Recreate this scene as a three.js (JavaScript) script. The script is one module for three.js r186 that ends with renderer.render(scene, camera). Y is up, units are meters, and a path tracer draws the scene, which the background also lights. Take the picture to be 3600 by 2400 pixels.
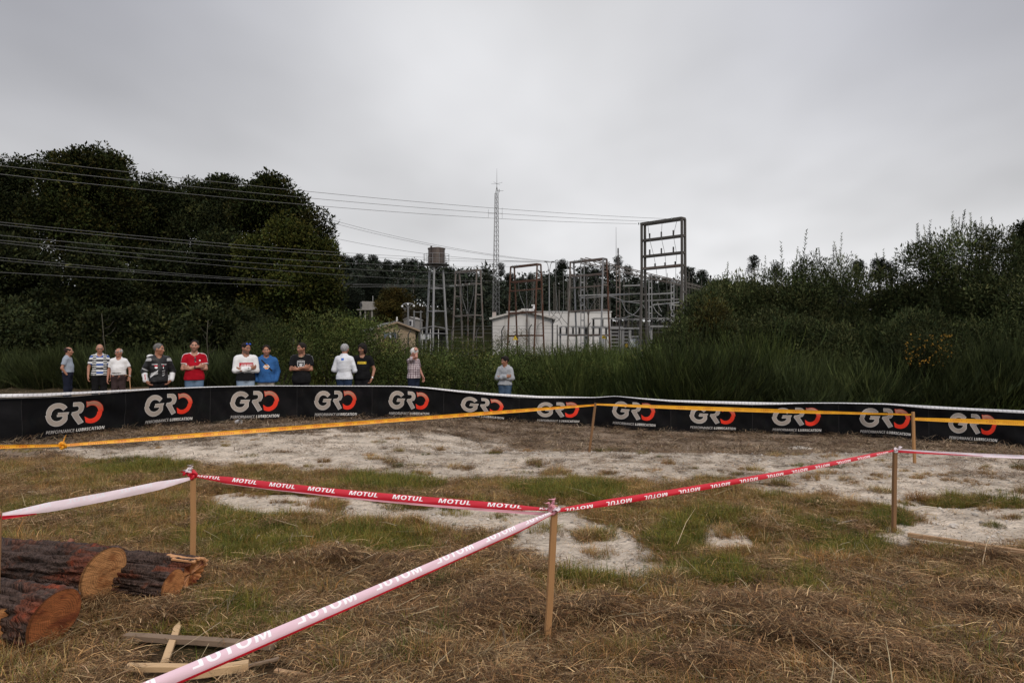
import * as THREE from 'three';
import { mergeGeometries, mergeVertices } from 'three/addons/utils/BufferGeometryUtils.js';
import { ImprovedNoise } from 'three/addons/math/ImprovedNoise.js';

// ---------------------------------------------------------------- camera, sky, sun, exposure
const scene = new THREE.Scene();
const EYE = 1.55, F = 1568, PITCH = Math.atan(28 / F);
const camera = new THREE.PerspectiveCamera(53.13, 1024 / 682, 0.05, 1500);
camera.position.set(0, EYE, 0);
camera.rotation.set(PITCH, 0, 0);
const renderer = new THREE.WebGLRenderer({ antialias: true });
renderer.toneMapping = THREE.LinearToneMapping;
renderer.toneMappingExposure = 1.0;
renderer.shadowMap.enabled = true;

const perlin = new ImprovedNoise();
const noise = (x, y = 0, z = 0) => perlin.noise(x + 37.31, y + 11.17, z + 5.53);
const fbm = (x, y, z = 0, o = 4) => { let s = 0, a = 0.5; for (let i = 0; i < o; i++) { s += a * noise(x, y, z); x *= 2.03; y *= 2.03; z *= 2.03; a *= 0.5; } return s; };
const smooth = (a, b, x) => { const t = Math.min(1, Math.max(0, (x - a) / (b - a))); return t * t * (3 - 2 * t); };
const lerp = (a, b, t) => a + (b - a) * t;
const clamp = (x, a, b) => Math.min(b, Math.max(a, x));
function rng(seed) { let s = seed >>> 0; return () => { s = (s + 0x6d2b79f5) | 0; let t = Math.imul(s ^ (s >>> 15), 1 | s); t = (t + Math.imul(t ^ (t >>> 7), 61 | t)) ^ t; return ((t ^ (t >>> 14)) >>> 0) / 4294967296; }; }
const V = (x, y, z) => new THREE.Vector3(x, y, z);
const C = (hex) => new THREE.Color(hex);
const L = (r, g, b) => new THREE.Color().setRGB(r, g, b);

{ // overcast sky: a grey sheet of cloud, brighter low down ahead to the right and towards the zenith
  const W = 1024, H = 512, data = new Float32Array(W * H * 4);
  for (let j = 0; j < H; j++) {
    const el = ((j + 0.5) / H - 0.5) * Math.PI;
    for (let i = 0; i < W; i++) {
      const az = ((i + 0.5) / W - 0.5) * 2 * Math.PI;
      const x = Math.cos(az) * Math.cos(el), y = Math.sin(el), z = Math.sin(az) * Math.cos(el);
      const e = Math.max(0, el) * 57.3, a = Math.atan2(x, -z) * 57.3;                // a = degrees to the right of the view
      const k = 1 / (Math.max(0, y) + 0.12);
      const sx = x * k * 0.8 + z * k * 0.3, sz = z * k * 0.42 - x * k * 0.34, n = fbm(sx * 0.85 + 3, sz * 0.95 - 7, 1.5, 5), n2 = fbm(sx * 0.3 - 9, sz * 0.35 + 2, 4.5, 3);
      const ahead = Math.exp(-((a / 85) ** 2));
      let v = 0.6 + 0.40 * smooth(34, 75, e) + 0.26 * (1 - ahead) * smooth(0, 35, e);
      v += 0.95 * Math.exp(-e / 6.5) * Math.exp(-(((a - 15) / 26) ** 2)) + 0.12 * Math.exp(-e / 8);
      v += 0.11 * Math.exp(-(((a + 3) / 15) ** 2) - (((e - 23) / 8) ** 2)) + 0.08 * Math.exp(-(((a - 22) / 14) ** 2) - (((e - 13) / 6) ** 2));
      v -= 0.22 * smooth(15, 40, Math.abs(a - 1)) * smooth(3, 26, e) * (1 - smooth(50, 85, Math.abs(a))) * (1 - smooth(34, 60, e));  // lens vignette put into the sky brightness: dimmer at upper left and right
      v *= 1 + 0.50 * n + 0.36 * n2;
      const blue = 0.025 + 0.05 * smooth(5, 35, Math.abs(a)) * smooth(8, 28, e) - 0.03 * Math.exp(-e / 8);
      const o = (j * W + i) * 4;
      data[o] = v * (1 - blue * 0.8); data[o + 1] = v * (1 - blue * 0.6); data[o + 2] = v * (1 + blue * 0.7); data[o + 3] = 1;
    }
  }
  const t = new THREE.DataTexture(data, W, H, THREE.RGBAFormat, THREE.FloatType);
  t.mapping = THREE.EquirectangularReflectionMapping; t.magFilter = t.minFilter = THREE.LinearFilter; t.wrapS = THREE.RepeatWrapping; t.needsUpdate = true;
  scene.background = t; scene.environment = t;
}
const sun = new THREE.DirectionalLight(0xfff1e0, 1.5);
sun.position.set(24, 40, 28); sun.target.position.set(0, 0, -14);
sun.castShadow = true; sun.shadow.radius = 24; sun.shadow.mapSize.set(2048, 2048);
Object.assign(sun.shadow.camera, { left: -60, right: 60, top: 60, bottom: -60, near: 1, far: 180 });
scene.add(sun, sun.target);

// ---------------------------------------------------------------- helpers
const cp = Math.cos(PITCH), sp = Math.sin(PITCH);
// reads a spot of the photograph (2352 x 1568) as a direction; depth is metres ahead of the camera
function dirOf(px, py) { const x = (px - 1176) / F, y = -(py - 784) / F; return V(x, y * cp + sp, -cp + y * sp); }
function at(px, py, depth) { const d = dirOf(px, py); d.multiplyScalar(depth / -d.z); d.y += EYE; return d; }
function toPx(x, y, z) { const dy = y - EYE, cy = dy * cp + z * sp, cz = -dy * sp + z * cp; return [1176 + (x / -cz) * F, 784 - (cy / -cz) * F]; }
function gh(x, d) {                                                                   // ground height, d = metres ahead
  let y = 0;
  if (d < 30) y += (0.028 * noise(x * 2.3, d * 2.3, 5) * (1 - smooth(9, 13, d)) + 0.012 * noise(x * 6.1, d * 6.1, 7) * (1 - smooth(7, 10, d)) + 0.025 * noise(x * 0.9, d * 0.9, 2) + 0.045 * noise(x * 0.28, d * 0.28, 9)) * (1 - smooth(20, 30, d));
  if (x > -1.9) y -= 0.4 * (1 - Math.exp(-(x + 1.9) / 2.2)) * smooth(10.2, 13.4, d) * (1 - smooth(19, 27, d));
  y += 1.4 * smooth(22, 42, d);
  y += (9 + 8 * smooth(2, -45, x)) * smooth(88, 205, d) + 10 * smooth(205, 420, d);
  y += 5.2 * Math.exp(-(((x + 27) / 9) ** 2) - (((d - 108) / 16) ** 2));
  return y;
}
function ground(px, py) { let d = 8, p; for (let i = 0; i < 40; i++) { p = at(px, py, d); const w = gh(p.x, d); const dir = dirOf(px, py), n = (w - EYE) / dir.y * -dir.z; if (!(n > 0)) break; d = d * 0.4 + n * 0.6; } p = at(px, py, d); p.y = gh(p.x, d); return p; }
function onGround(px, depth) { const p = at(px, 812, depth); p.y = gh(p.x, depth); return p; }

const used = new Map();
function nm(name) { const n = used.get(name) ?? 0; used.set(name, n + 1); return n ? name + '_' + String(n).padStart(3, '0') : name; }
function tag(o, label, category, group, kind) { if (label) o.userData.label = label; if (category) o.userData.category = category; if (group) o.userData.group = group; if (kind) o.userData.kind = kind; return o; }
function thing(name, label, category, pos = null, group = null) { const o = new THREE.Group(); o.name = nm(name); if (pos) o.position.copy(pos); tag(o, label, category, group); scene.add(o); return o; }
function mesh(name, geo, mat, parent = scene) { const m = new THREE.Mesh(geo, mat); m.name = nm(name); m.castShadow = m.receiveShadow = true; parent.add(m); return m; }
function single(name, geo, mat, label, category, group) { return tag(mesh(name, geo, mat), label, category, group); }
const std = (color, roughness = 0.85, extra = {}) => new THREE.MeshStandardMaterial({ color: color?.isColor ? color : C(color), roughness, ...extra });

class Bits {                                                                          // collects pieces of one part
  constructor() { this.g = []; }
  add(g, m) { if (m) g.applyMatrix4(m); if (g.index) g = g.toNonIndexed(); for (const k of Object.keys(g.attributes)) if (!['position', 'normal', 'uv'].includes(k)) g.deleteAttribute(k); this.g.push(g); return this; }
  box(w, h, d, x, y, z, ry = 0) { return this.add(new THREE.BoxGeometry(w, h, d).rotateY(ry).translate(x, y, z)); }
  bar(a, b, w, h = w, up = V(0, 1, 0)) {
    const d = b.clone().sub(a), l = d.length(); d.normalize(); if (Math.abs(d.dot(up)) > 0.99) up = V(0, 0, 1);
    const x = V().crossVectors(up, d).normalize(), y = V().crossVectors(d, x);
    return this.add(new THREE.BoxGeometry(w, h, l), new THREE.Matrix4().makeBasis(x, y, d).setPosition(a.clone().add(b).multiplyScalar(0.5)));
  }
  rod(a, b, r, r2 = r, n = 7) {
    const d = b.clone().sub(a), l = d.length(), q = new THREE.Quaternion().setFromUnitVectors(V(0, 1, 0), d.normalize());
    return this.add(new THREE.CylinderGeometry(r2, r, l, n), new THREE.Matrix4().compose(a.clone().add(b).multiplyScalar(0.5), q, V(1, 1, 1)));
  }
  tube(pts, r, seg = 0, n = 6) { return this.add(new THREE.TubeGeometry(new THREE.CatmullRomCurve3(pts), seg || pts.length * 6, r, n)); }
  lathe(list, x, y, z, n = 14) { return this.add(new THREE.LatheGeometry(list.map((p) => new THREE.Vector2(p[0], p[1])), n).translate(x, y, z)); }
  geo() { return mergeGeometries(this.g); }
  build(name, mat, parent) { return mesh(name, this.geo(), mat, parent); }
  single(name, mat, label, cat, group) { return single(name, this.geo(), mat, label, cat, group); }
}
const bits = () => new Bits();
function canvasTex(w, h, draw, opt = {}) {
  const c = document.createElement('canvas'); c.width = w; c.height = h; draw(c.getContext('2d'), w, h);
  const t = new THREE.CanvasTexture(c); t.colorSpace = opt.data ? THREE.NoColorSpace : THREE.SRGBColorSpace; t.wrapS = t.wrapT = opt.clamp ? THREE.ClampToEdgeWrapping : THREE.RepeatWrapping; t.needsUpdate = true; return t;
}
function dataTex(w, h, fn, srgb = false) {                                            // fn(u, v) -> [r, g, b] 0..1
  const d = new Uint8Array(w * h * 4);
  for (let j = 0; j < h; j++) for (let i = 0; i < w; i++) { const c = fn(i / w, j / h), o = (j * w + i) * 4; d[o] = clamp(c[0], 0, 1) * 255; d[o + 1] = clamp(c[1], 0, 1) * 255; d[o + 2] = clamp(c[2], 0, 1) * 255; d[o + 3] = 255; }
  const t = new THREE.DataTexture(d, w, h); t.wrapS = t.wrapT = THREE.RepeatWrapping; t.magFilter = t.minFilter = THREE.LinearFilter; if (srgb) t.colorSpace = THREE.SRGBColorSpace; t.needsUpdate = true; return t;
}
const enc = (c) => (c <= 0.0031308 ? c * 12.92 : 1.055 * Math.pow(c, 1 / 2.4) - 0.055);
// noise that repeats on the unit square
const tiled = (u, v, f, z = 0) => { const a = u * 6.2832, b = v * 6.2832, r = f / 6.2832; return fbm(Math.cos(a) * r + 9 + z, Math.sin(a) * r + Math.cos(b) * r * 1.3, Math.sin(b) * r + z, 4); };
// ---------------------------------------------------------------- ground
const interp = (pts, x) => { if (x <= pts[0][0]) return pts[0].slice(1); for (let i = 1; i < pts.length; i++) if (x <= pts[i][0]) { const t = (x - pts[i - 1][0]) / (pts[i][0] - pts[i - 1][0]); return pts[i].slice(1).map((v, k) => lerp(pts[i - 1][k + 1], v, t)); } return pts.at(-1).slice(1); };
const ell = (px, py, l) => { let m = 0; for (const [x, y, a, b, s = 1] of l) { const r = ((px - x) / a) ** 2 + ((py - y) / b) ** 2; m = Math.max(m, s * (1 - smooth(0.45, 1.3, r))); } return m; };
const BANNER_FOOT = [[-300, 1040], [0, 1020], [175, 1004], [375, 980], [588, 970], [854, 962], [1019, 962], [1191, 972], [1413, 982], [1728, 997], [1926, 1001], [2134, 1015], [2352, 1030], [2600, 1045]];
const SAND_FOOT = [[-200, 1032], [100, 1040], [300, 1058], [450, 1072], [700, 1082], [1000, 1102], [1150, 1104], [1400, 1108], [1700, 1128], [1900, 1142], [2050, 1180], [2200, 1225], [2500, 1265]];
const SAND = [[1250, 1188, 190, 26], [860, 1178, 150, 20], [1560, 1218, 80, 18], [1120, 1192, 190, 34], [1290, 1225, 120, 50], [1350, 1275, 170, 62], [1460, 1312, 90, 34], [640, 1168, 170, 26], [1690, 1255, 70, 22], [620, 1160, 160, 20], [780, 1160, 110, 18], [560, 1150, 100, 14], [1080, 1182, 200, 26], [1235, 1205, 100, 30], [1340, 1262, 175, 48], [1440, 1292, 95, 26], [1230, 1245, 80, 38], [1620, 1230, 60, 20], [1675, 1250, 45, 12], [1900, 1192, 85, 18], [1698, 1364, 55, 13, 0.8], [2140, 1235, 150, 32], [2280, 1225, 120, 40, 0.9], [1500, 1300, 40, 16], [2000, 1165, 90, 25], [960, 1225, 60, 8, 0.7]];
const ISLES = [[1290, 1130, 150, 30], [1200, 1120, 90, 14], [1500, 1182, 190, 34], [1620, 1190, 100, 20], [880, 1112, 130, 22], [740, 1098, 70, 16], [560, 1090, 130, 24], [360, 1080, 180, 30], [1360, 1243, 40, 15], [1560, 1245, 62, 46], [1760, 1117, 34, 6], [1800, 1137, 30, 6], [1420, 1150, 90, 20], [2030, 1190, 70, 16], [1960, 1180, 90, 16], [2240, 1160, 120, 12, 0.85], [2160, 1150, 60, 10, 0.7], [1235, 1066, 26, 6, 0.8], [1268, 1085, 22, 7, 0.7], [905, 1062, 25, 8, 0.7], [2120, 1255, 60, 12, 0.7], [1100, 1113, 40, 8, 0.7], [770, 1165, 30, 16, 0.8], [1640, 1108, 60, 10, 0.6]];
const GREEN = [[560, 1260, 170, 50], [840, 1255, 140, 34], [330, 1075, 140, 24], [900, 1112, 120, 22], [1290, 1130, 140, 28], [1390, 1155, 60, 16, 0.8], [1560, 1245, 60, 50], [1950, 1272, 110, 30], [1400, 1338, 130, 28], [480, 1462, 130, 40, 0.8], [640, 1430, 110, 40, 0.7], [1650, 1330, 90, 32], [1855, 1365, 60, 46], [560, 1200, 120, 24, 0.7], [2035, 1200, 60, 26], [500, 1390, 100, 24, 0.9], [1880, 1220, 60, 24, 0.6], [960, 1180, 60, 12], [2240, 1160, 120, 14, 0.8], [1480, 1320, 120, 24], [100, 1180, 120, 24, 0.6], [1620, 1200, 110, 18, 0.8], [1500, 1500, 120, 24, 0.6], [1800, 1470, 120, 22, 0.5], [820, 1470, 90, 26, 0.55], [1040, 1400, 100, 20, 0.4], [2080, 1420, 120, 26, 0.5]];
function cover(x, d) {                                                                // what lies on the ground: {sand, green, litter}
  const [px, py] = toPx(x, 0, -Math.max(d, 0.4)), w = noise(x * 1.1, d * 1.1, 3), w2 = fbm(x * 2.6, d * 2.6, 8, 3);
  const jx = px + 40 * w * Math.min(1, 6 / d) + 60 * w2 * Math.min(1, 5 / d), jy = py + 16 * w2 + 9 * w;
  const foot = interp(BANNER_FOOT, px)[0], low = interp(SAND_FOOT, px)[0];
  let sand = smooth(10, 38, jy - foot + 14 * w2) * (1 - smooth(low - 10, low + 14, jy));
  sand *= 0.35 + 0.65 * smooth(-40, 260, px + 120 * w);
  sand = Math.max(sand, ell(jx, jy, SAND));
  sand *= 1 - ell(jx, jy, ISLES) * clamp(0.95 + 1.1 * fbm(x * 3.1, d * 3.1, 27, 3), 0.25, 0.97);
  if (d > 12) sand *= 1 - smooth(-6, 6, foot - py);
  const litter = clamp(1 - smooth(18, 52, py - foot + 26 * w2) + 0.25 * w2, 0, 1);
  let green = clamp(ell(jx, jy, GREEN) + 0.25 * w2 + 0.08 * w, 0, 1);
  return { sand: clamp(sand, 0, 1), green, litter, px, py };
}
{
  const axis = (dense0, dense1, step, lo, hi) => { const a = []; let s = step; for (let v = dense0; v > lo; ) { s *= 1.28; v -= s; a.unshift(Math.max(v, lo)); } for (let v = dense0; v <= dense1; v += step) a.push(v); s = step; for (let v = a.at(-1); v < hi; ) { s *= 1.16; v += s; a.push(Math.min(v, hi)); } return a; };
  const xs = axis(-14, 14, 0.14, -500, 500), ds = axis(1, 22, 0.11, -40, 900), n = xs.length, m = ds.length;
  const pos = new Float32Array(n * m * 3), uv = new Float32Array(n * m * 2), col = new Float32Array(n * m * 3), idx = [];
  for (let j = 0; j < m; j++) for (let i = 0; i < n; i++) {
    const k = j * n + i, x = xs[i], d = ds[j];
    pos.set([x, gh(x, d), -d], k * 3); uv.set([(x + 16) / 32, (d + 2) / 30], k * 2);
    const knoll = Math.exp(-(((x + 27) / 12) ** 2) - (((d - 106) / 20) ** 2));
    const far = smooth(26, 34, d);
    col.set([lerp(1, lerp(0.28, 1.1, knoll), far), lerp(1, lerp(0.34, 1.7, knoll), far), lerp(1, lerp(0.2, 0.5, knoll), far)], k * 3);
    if (i < n - 1 && j < m - 1) idx.push(k, k + 1, k + n + 1, k, k + n + 1, k + n);
  }
  const g = new THREE.BufferGeometry();
  g.setAttribute('position', new THREE.BufferAttribute(pos, 3)); g.setAttribute('uv', new THREE.BufferAttribute(uv, 2)); g.setAttribute('color', new THREE.BufferAttribute(col, 3)); g.setIndex(idx); g.computeVertexNormals();
  const N = 2048, data = new Uint8Array(N * N * 4);
  const mixc = (a, b, t) => [lerp(a[0], b[0], t), lerp(a[1], b[1], t), lerp(a[2], b[2], t)];
  const SOIL = [0.035, 0.023, 0.013], DRY = [0.1, 0.064, 0.035], GRN = [0.03, 0.031, 0.011], SANDC = [0.5, 0.424, 0.338], LIT = [0.27, 0.205, 0.148], r = rng(5);
  const coarse = 256, cov = [];                                                        // masks on a coarse grid, detail noise on the fine one
  for (let j = 0; j <= coarse; j++) for (let i = 0; i <= coarse; i++) { const d = (j / coarse) * 30 - 2; const c = d > 0.8 && d < 21 ? cover((i / coarse) * 32 - 16, d) : { sand: 0, green: 0.2, litter: 0.6 }; cov.push(c); }
  for (let j = 0; j < N; j++) for (let i = 0; i < N; i++) {
    const u = (i / N) * coarse, v = (j / N) * coarse, a = u | 0, b = v | 0, fu = u - a, fv = v - b, q = (k) => lerp(lerp(cov[b * (coarse + 1) + a][k], cov[b * (coarse + 1) + a + 1][k], fu), lerp(cov[(b + 1) * (coarse + 1) + a][k], cov[(b + 1) * (coarse + 1) + a + 1][k], fu), fv);
    const x = (i / N) * 32 - 16, d = (j / N) * 30 - 2, n1 = noise(x * 5, d * 5, 1), n2 = noise(x * 17, d * 17, 4), w = r();
    const sand = smooth(0.22, 0.78, q('sand') + 0.3 * n1 + 0.2 * n2);
    let c = mixc(mixc(SOIL, DRY, clamp(0.5 + n1 + 0.6 * n2, 0, 1)), GRN, q('green') * 0.8);
    c = mixc(c, LIT, q('litter') * 0.8);
    const rut = smooth(0.1, 0.5, fbm(x * 0.35 + 2, d * 2.6, 12, 4)), tone = 0.97 + 0.22 * noise(x * 0.7, d * 0.7, 6) + 0.22 * n1 + 0.25 * n2 - 0.36 * rut + (w - 0.5) * 0.34 - (w > 0.965 ? 0.35 : 0);
    c = mixc(c, SANDC.map((s) => s * tone), sand);
    const dark = sand > 0.5 ? 1 : 0.75 + 0.5 * w;
    const o = (j * N + i) * 4;
    for (let k = 0; k < 3; k++) data[o + k] = enc(clamp(c[k] * dark, 0, 1)) * 255;
    data[o + 3] = 255;
  }
  for (let j = 0; j < N; j++) for (let i = 0; i < N; i++) { const e = Math.min(i, j, N - 1 - i, N - 1 - j); if (e < 40) { const o = (j * N + i) * 4, t = e / 40; data[o] = lerp(70, data[o], t); data[o + 1] = lerp(63, data[o + 1], t); data[o + 2] = lerp(47, data[o + 2], t); } }
  const map = new THREE.DataTexture(data, N, N); map.colorSpace = THREE.SRGBColorSpace; map.magFilter = map.minFilter = THREE.LinearFilter; map.wrapS = map.wrapT = THREE.ClampToEdgeWrapping; map.needsUpdate = true;
  const bump = dataTex(512, 512, (u, v) => { const h = 0.5 + 0.6 * tiled(u, v, 26) + 0.5 * tiled(u, v, 70, 7); return [h, h, h]; });
  bump.repeat.set(16, 15);
  const m0 = new THREE.MeshPhysicalMaterial({ map, vertexColors: true, roughness: 0.96, specularIntensity: 0.1, bumpMap: bump, bumpScale: 0.035 });
  const o = mesh('ground', g, m0); o.userData.kind = 'structure';
}
// ---------------------------------------------------------------- grass, straw and litter
function strip(out, col, pts, w0, tint, shade = 1) {                                    // a thin tapering blade through pts
  const side = V(), dir = V();
  for (let i = 0; i < pts.length - 1; i++) {
    const a = pts[i], b = pts[i + 1];
    dir.subVectors(b, a).normalize(); side.crossVectors(dir, tint.look).normalize();
    const wa = w0 * (1 - (i / (pts.length - 1)) ** 1.6) / 2, wb = w0 * (1 - ((i + 1) / (pts.length - 1)) ** 1.6) / 2;
    const p = [a.clone().addScaledVector(side, -wa), a.clone().addScaledVector(side, wa), b.clone().addScaledVector(side, wb), b.clone().addScaledVector(side, -wb)];
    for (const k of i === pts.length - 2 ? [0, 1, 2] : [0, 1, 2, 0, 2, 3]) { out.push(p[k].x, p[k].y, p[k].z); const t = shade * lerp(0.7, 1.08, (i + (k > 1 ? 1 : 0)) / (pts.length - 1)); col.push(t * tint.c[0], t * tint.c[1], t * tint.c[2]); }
  }
}
function bladeGeo(out, col) { const g = new THREE.BufferGeometry(); g.setAttribute('position', new THREE.BufferAttribute(new Float32Array(out), 3)); g.setAttribute('color', new THREE.BufferAttribute(new Float32Array(col), 3)); g.computeVertexNormals(); return g; }
function tuftGeo(seed, n, h, spread, lean, width) {
  const r = rng(seed), out = [], col = [];
  for (let i = 0; i < n; i++) {
    const a = r() * 6.283, q = Math.sqrt(r()) * spread, x = Math.cos(a) * q, z = Math.sin(a) * q, b = a + (r() - 0.5) * 2.2, hh = h * (0.45 + 0.75 * r()), l = hh * lean * (0.3 + r()), bend = r() < 0.2 ? 1.6 : 0.8;
    const p0 = V(x, -0.01, z), p1 = V(x + Math.cos(b) * l * 0.3, hh * 0.5, z + Math.sin(b) * l * 0.3), p2 = V(x + Math.cos(b) * l * bend, hh * (bend > 1 ? 0.72 : 0.95), z + Math.sin(b) * l * bend);
    const dry = r() < 0.35 ? [1.35, 1.1, 0.85] : [0.8 + 0.4 * r(), 0.85 + 0.35 * r(), 0.8 + 0.3 * r()];
    strip(out, col, [p0, p1, p2], width * (0.6 + 0.7 * r()), { c: dry, look: V(Math.cos(b + 1.2 * (r() - 0.5)), 0.25, Math.sin(b)) });
  }
  return bladeGeo(out, col);
}
function strawGeo(seed, n, len, spread, rise, width) {
  const r = rng(seed), out = [], col = [], main = r() * 6.283;
  for (let i = 0; i < n; i++) {
    const a = r() * 6.283, q = Math.sqrt(r()) * spread, b = r() < 0.5 ? main + (r() - 0.5) * 1.1 : r() * 6.283, l = len * (0.3 + 0.9 * r()), y = r() * rise, t = (r() - 0.4) * rise, c = (r() - 0.5) * 0.5;
    const p = V(Math.cos(a) * q, y, Math.sin(a) * q), d = (s, o) => V(p.x + Math.cos(b + o) * l * s, Math.max(0.004, y + t * s + rise * 0.6 * s * (1 - s)), p.z + Math.sin(b + o) * l * s);
    const v = 0.3 + 0.85 * r() + (r() < 0.14 ? 0.9 : 0);
    strip(out, col, [d(0, 0), d(0.5, c * 0.5), d(1, c)], width * (0.6 + 0.8 * r()), { c: [v, v * (0.93 + 0.1 * r()), v * (0.84 + 0.2 * r())], look: V((r() - 0.5) * 0.6, 1, (r() - 0.5) * 0.6) });
  }
  return bladeGeo(out, col);
}
const bladeMat = new THREE.MeshPhysicalMaterial({ vertexColors: true, roughness: 0.7, specularIntensity: 0.3, side: THREE.DoubleSide });
function scatter(name, geos, mat, list, label, category) {                             // list of {x, d, y, s, sy, rot, c, tilt}
  const o = new THREE.Group(); o.name = nm(name); tag(o, label, category, null, 'stuff'); scene.add(o);
  const by = geos.map(() => []); list.forEach((t, i) => by[(t.v ?? i) % geos.length].push(t));
  const M = new THREE.Matrix4(), q = new THREE.Quaternion(), e = new THREE.Euler();
  geos.forEach((g, k) => {
    if (!by[k].length) return;
    const im = new THREE.InstancedMesh(g, mat, by[k].length); im.name = nm(name + '_patch'); im.castShadow = im.receiveShadow = true; im.userData.kind = 'stuff';
    by[k].forEach((t, i) => { q.setFromEuler(e.set((t.tilt ?? 0) * Math.cos(t.rot * 3), t.rot, (t.tilt ?? 0) * Math.sin(t.rot * 3))); im.setMatrixAt(i, M.compose(V(t.x, t.y ?? gh(t.x, t.d), -t.d), q, V(t.s, t.sy ?? t.s, t.s))); im.setColorAt(i, t.c); });
    o.add(im);
  });
  return o;
}
const LYING = [[[288, 1480], [630, 1502]], [[376, 1536], [412, 1452]], [[290, 1552], [556, 1556]], [[385, 1586], [570, 1562]], [[560, 1552], [640, 1540]], [[632, 1560], [734, 1562]], [[2088, 1236], [2480, 1306]]].map(([a, b]) => [ground(...a), ground(...b)]);
function bare(x, d) { for (const [a, b] of LYING) { const ux = b.x - a.x, uz = b.z - a.z, t = clamp(((x - a.x) * ux + (-d - a.z) * uz) / (ux * ux + uz * uz), 0, 1), q = Math.hypot(x - a.x - ux * t, (-d - a.z - uz * t)); if (q < 0.07) return true; if (q < 0.2 && -d > a.z + uz * t && noise(x * 9, d * 9) > -0.25) return true; } return false; }
{
  const r = rng(77), grass = [], straw = [], sprig = [];
  const GREENS = [L(0.1, 0.115, 0.02), L(0.155, 0.15, 0.03), L(0.06, 0.08, 0.016), L(0.21, 0.175, 0.042), L(0.13, 0.115, 0.027)], DRYS = [L(0.32, 0.205, 0.09), L(0.24, 0.15, 0.062), L(0.42, 0.3, 0.155), L(0.17, 0.1, 0.042), L(0.28, 0.16, 0.06)], STRAWS = [L(0.32, 0.178, 0.083), L(0.45, 0.275, 0.135), L(0.13, 0.066, 0.03), L(0.62, 0.43, 0.24), L(0.25, 0.128, 0.056)];
  const pick = (a) => a[(r() * a.length) | 0];
  const place = (n, d0, d1, grassP) => {
    for (let i = 0; i < n; i++) {
      const d = Math.sqrt(lerp(d0 * d0, d1 * d1, r())), x = (r() * 2 - 1) * (0.79 * d + 0.5);
      const c = cover(x, d), hay = smooth(-0.12, 0.3, noise(x * 1.3, d * 1.3, 21) + 0.35 * smooth(4.9, 3.4, d) - 0.2 * smooth(4.6, 5.6, d) - 0.55 * c.green);
      const veg = bare(x, d) ? 0 : (1 - c.sand) ** 1.5;
      if (r() > veg * grassP) { continue; }
      if (c.litter > 0.5 && r() < 0.93) continue;
      const g = clamp(c.green * 1.25 + 0.22 * noise(x * 2.2, d * 2.2, 31), 0, 1), isGreen = r() < g * 0.85 + 0.3;
      if (hay > 0.5 && r() < hay * 0.84) continue;
      const tall = 0.75 + 0.55 * smooth(-0.2, 0.5, noise(x * 0.9, d * 0.9, 41)) + 0.35 * g, s = (0.7 + 0.6 * r()) * tall * 0.62;
      const col = (isGreen ? pick(GREENS) : pick(DRYS)).clone().multiplyScalar(0.75 + 0.5 * r());
      grass.push({ x, d, s, rot: r() * 6.283, c: col, tilt: (r() - 0.5) * 0.35 });
    }
  };
  place(26000, 1.2, 5.2, 1); place(48000, 5.2, 9.5, 1); place(16000, 9.5, 14, 0.9);
  // clumps: many tufts round a centre, each clump of one mood
  const clumps = (n, d0, d1) => { for (let i = 0; i < n; i++) {
    const d = Math.sqrt(lerp(d0 * d0, d1 * d1, r())), x = (r() * 2 - 1) * (0.79 * d + 0.5), c = cover(x, d), edge = c.sand > 0.5; if (c.litter > 0.5 && r() < 0.9) continue; if (edge && r() < 0.9) continue; if (!edge && c.sand > 0.3 && r() < 0.3) continue; const hy = smooth(-0.12, 0.3, noise(x * 1.3, d * 1.3, 21) + 0.35 * smooth(4.9, 3.4, d) - 0.25 * smooth(4.6, 5.6, d) - 0.55 * c.green); if (r() < hy * 0.6) continue;
    const g = clamp(c.green * 1.1 + 0.3 * noise(x * 1.7, d * 1.7, 33), 0, 1), kind = r() < g * 0.8 + 0.34 ? pick(GREENS) : pick(DRYS), R = (edge ? 0.05 + 0.09 * r() : 0.07 + 0.2 * r() * r()), m = Math.round((edge ? 8 : 12) + R * 130), up = (edge ? 0.4 : 0.55) + 0.6 * r() * r(), lean = r() * 6.28, mix = r() < 0.3 ? pick(DRYS) : kind;
    for (let k = 0; k < m; k++) { const a = r() * 6.283, q = Math.sqrt(r()) * R, X = x + Math.cos(a) * q * 1.3, D = d + Math.sin(a) * q; if (bare(X, D)) continue; grass.push({ x: X, d: D, s: up * (1.15 - 0.55 * q / R) * (0.7 + 0.5 * r()), rot: r() < 0.5 ? lean + r() - 0.5 : r() * 6.283, c: (r() < 0.34 ? (r() < 0.5 ? mix : pick(DRYS)) : kind).clone().multiplyScalar(0.6 + 0.75 * r()), tilt: (r() - 0.5) * 0.5 }); }
  } };
  clumps(2000, 1.6, 5.2); clumps(3000, 5.2, 9.5); clumps(900, 9.5, 13.5);
  const litterPlace = (n, d0, d1, f, s0) => {
    for (let i = 0; i < n; i++) {
      const d = Math.sqrt(lerp(d0 * d0, d1 * d1, r())), x = (r() * 2 - 1) * (0.79 * d + 0.6), c = cover(x, d), p = f(x, d, c);
      if (r() > p || (d < 7 && bare(x, d))) continue;
      straw.push({ x, d, y: gh(x, d) + 0.004 + (0.02 * r() + 0.09 * smooth(0.05, 0.4, noise(x * 2.7, d * 2.7, 51)) * r()) * (1 - c.sand), s: s0 * (0.55 + 0.8 * r()), rot: r() * 6.283, c: pick(STRAWS).clone().multiplyScalar(0.5 + 0.55 * r()), tilt: (r() - 0.5) * 0.3 });
    }
  };
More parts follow.
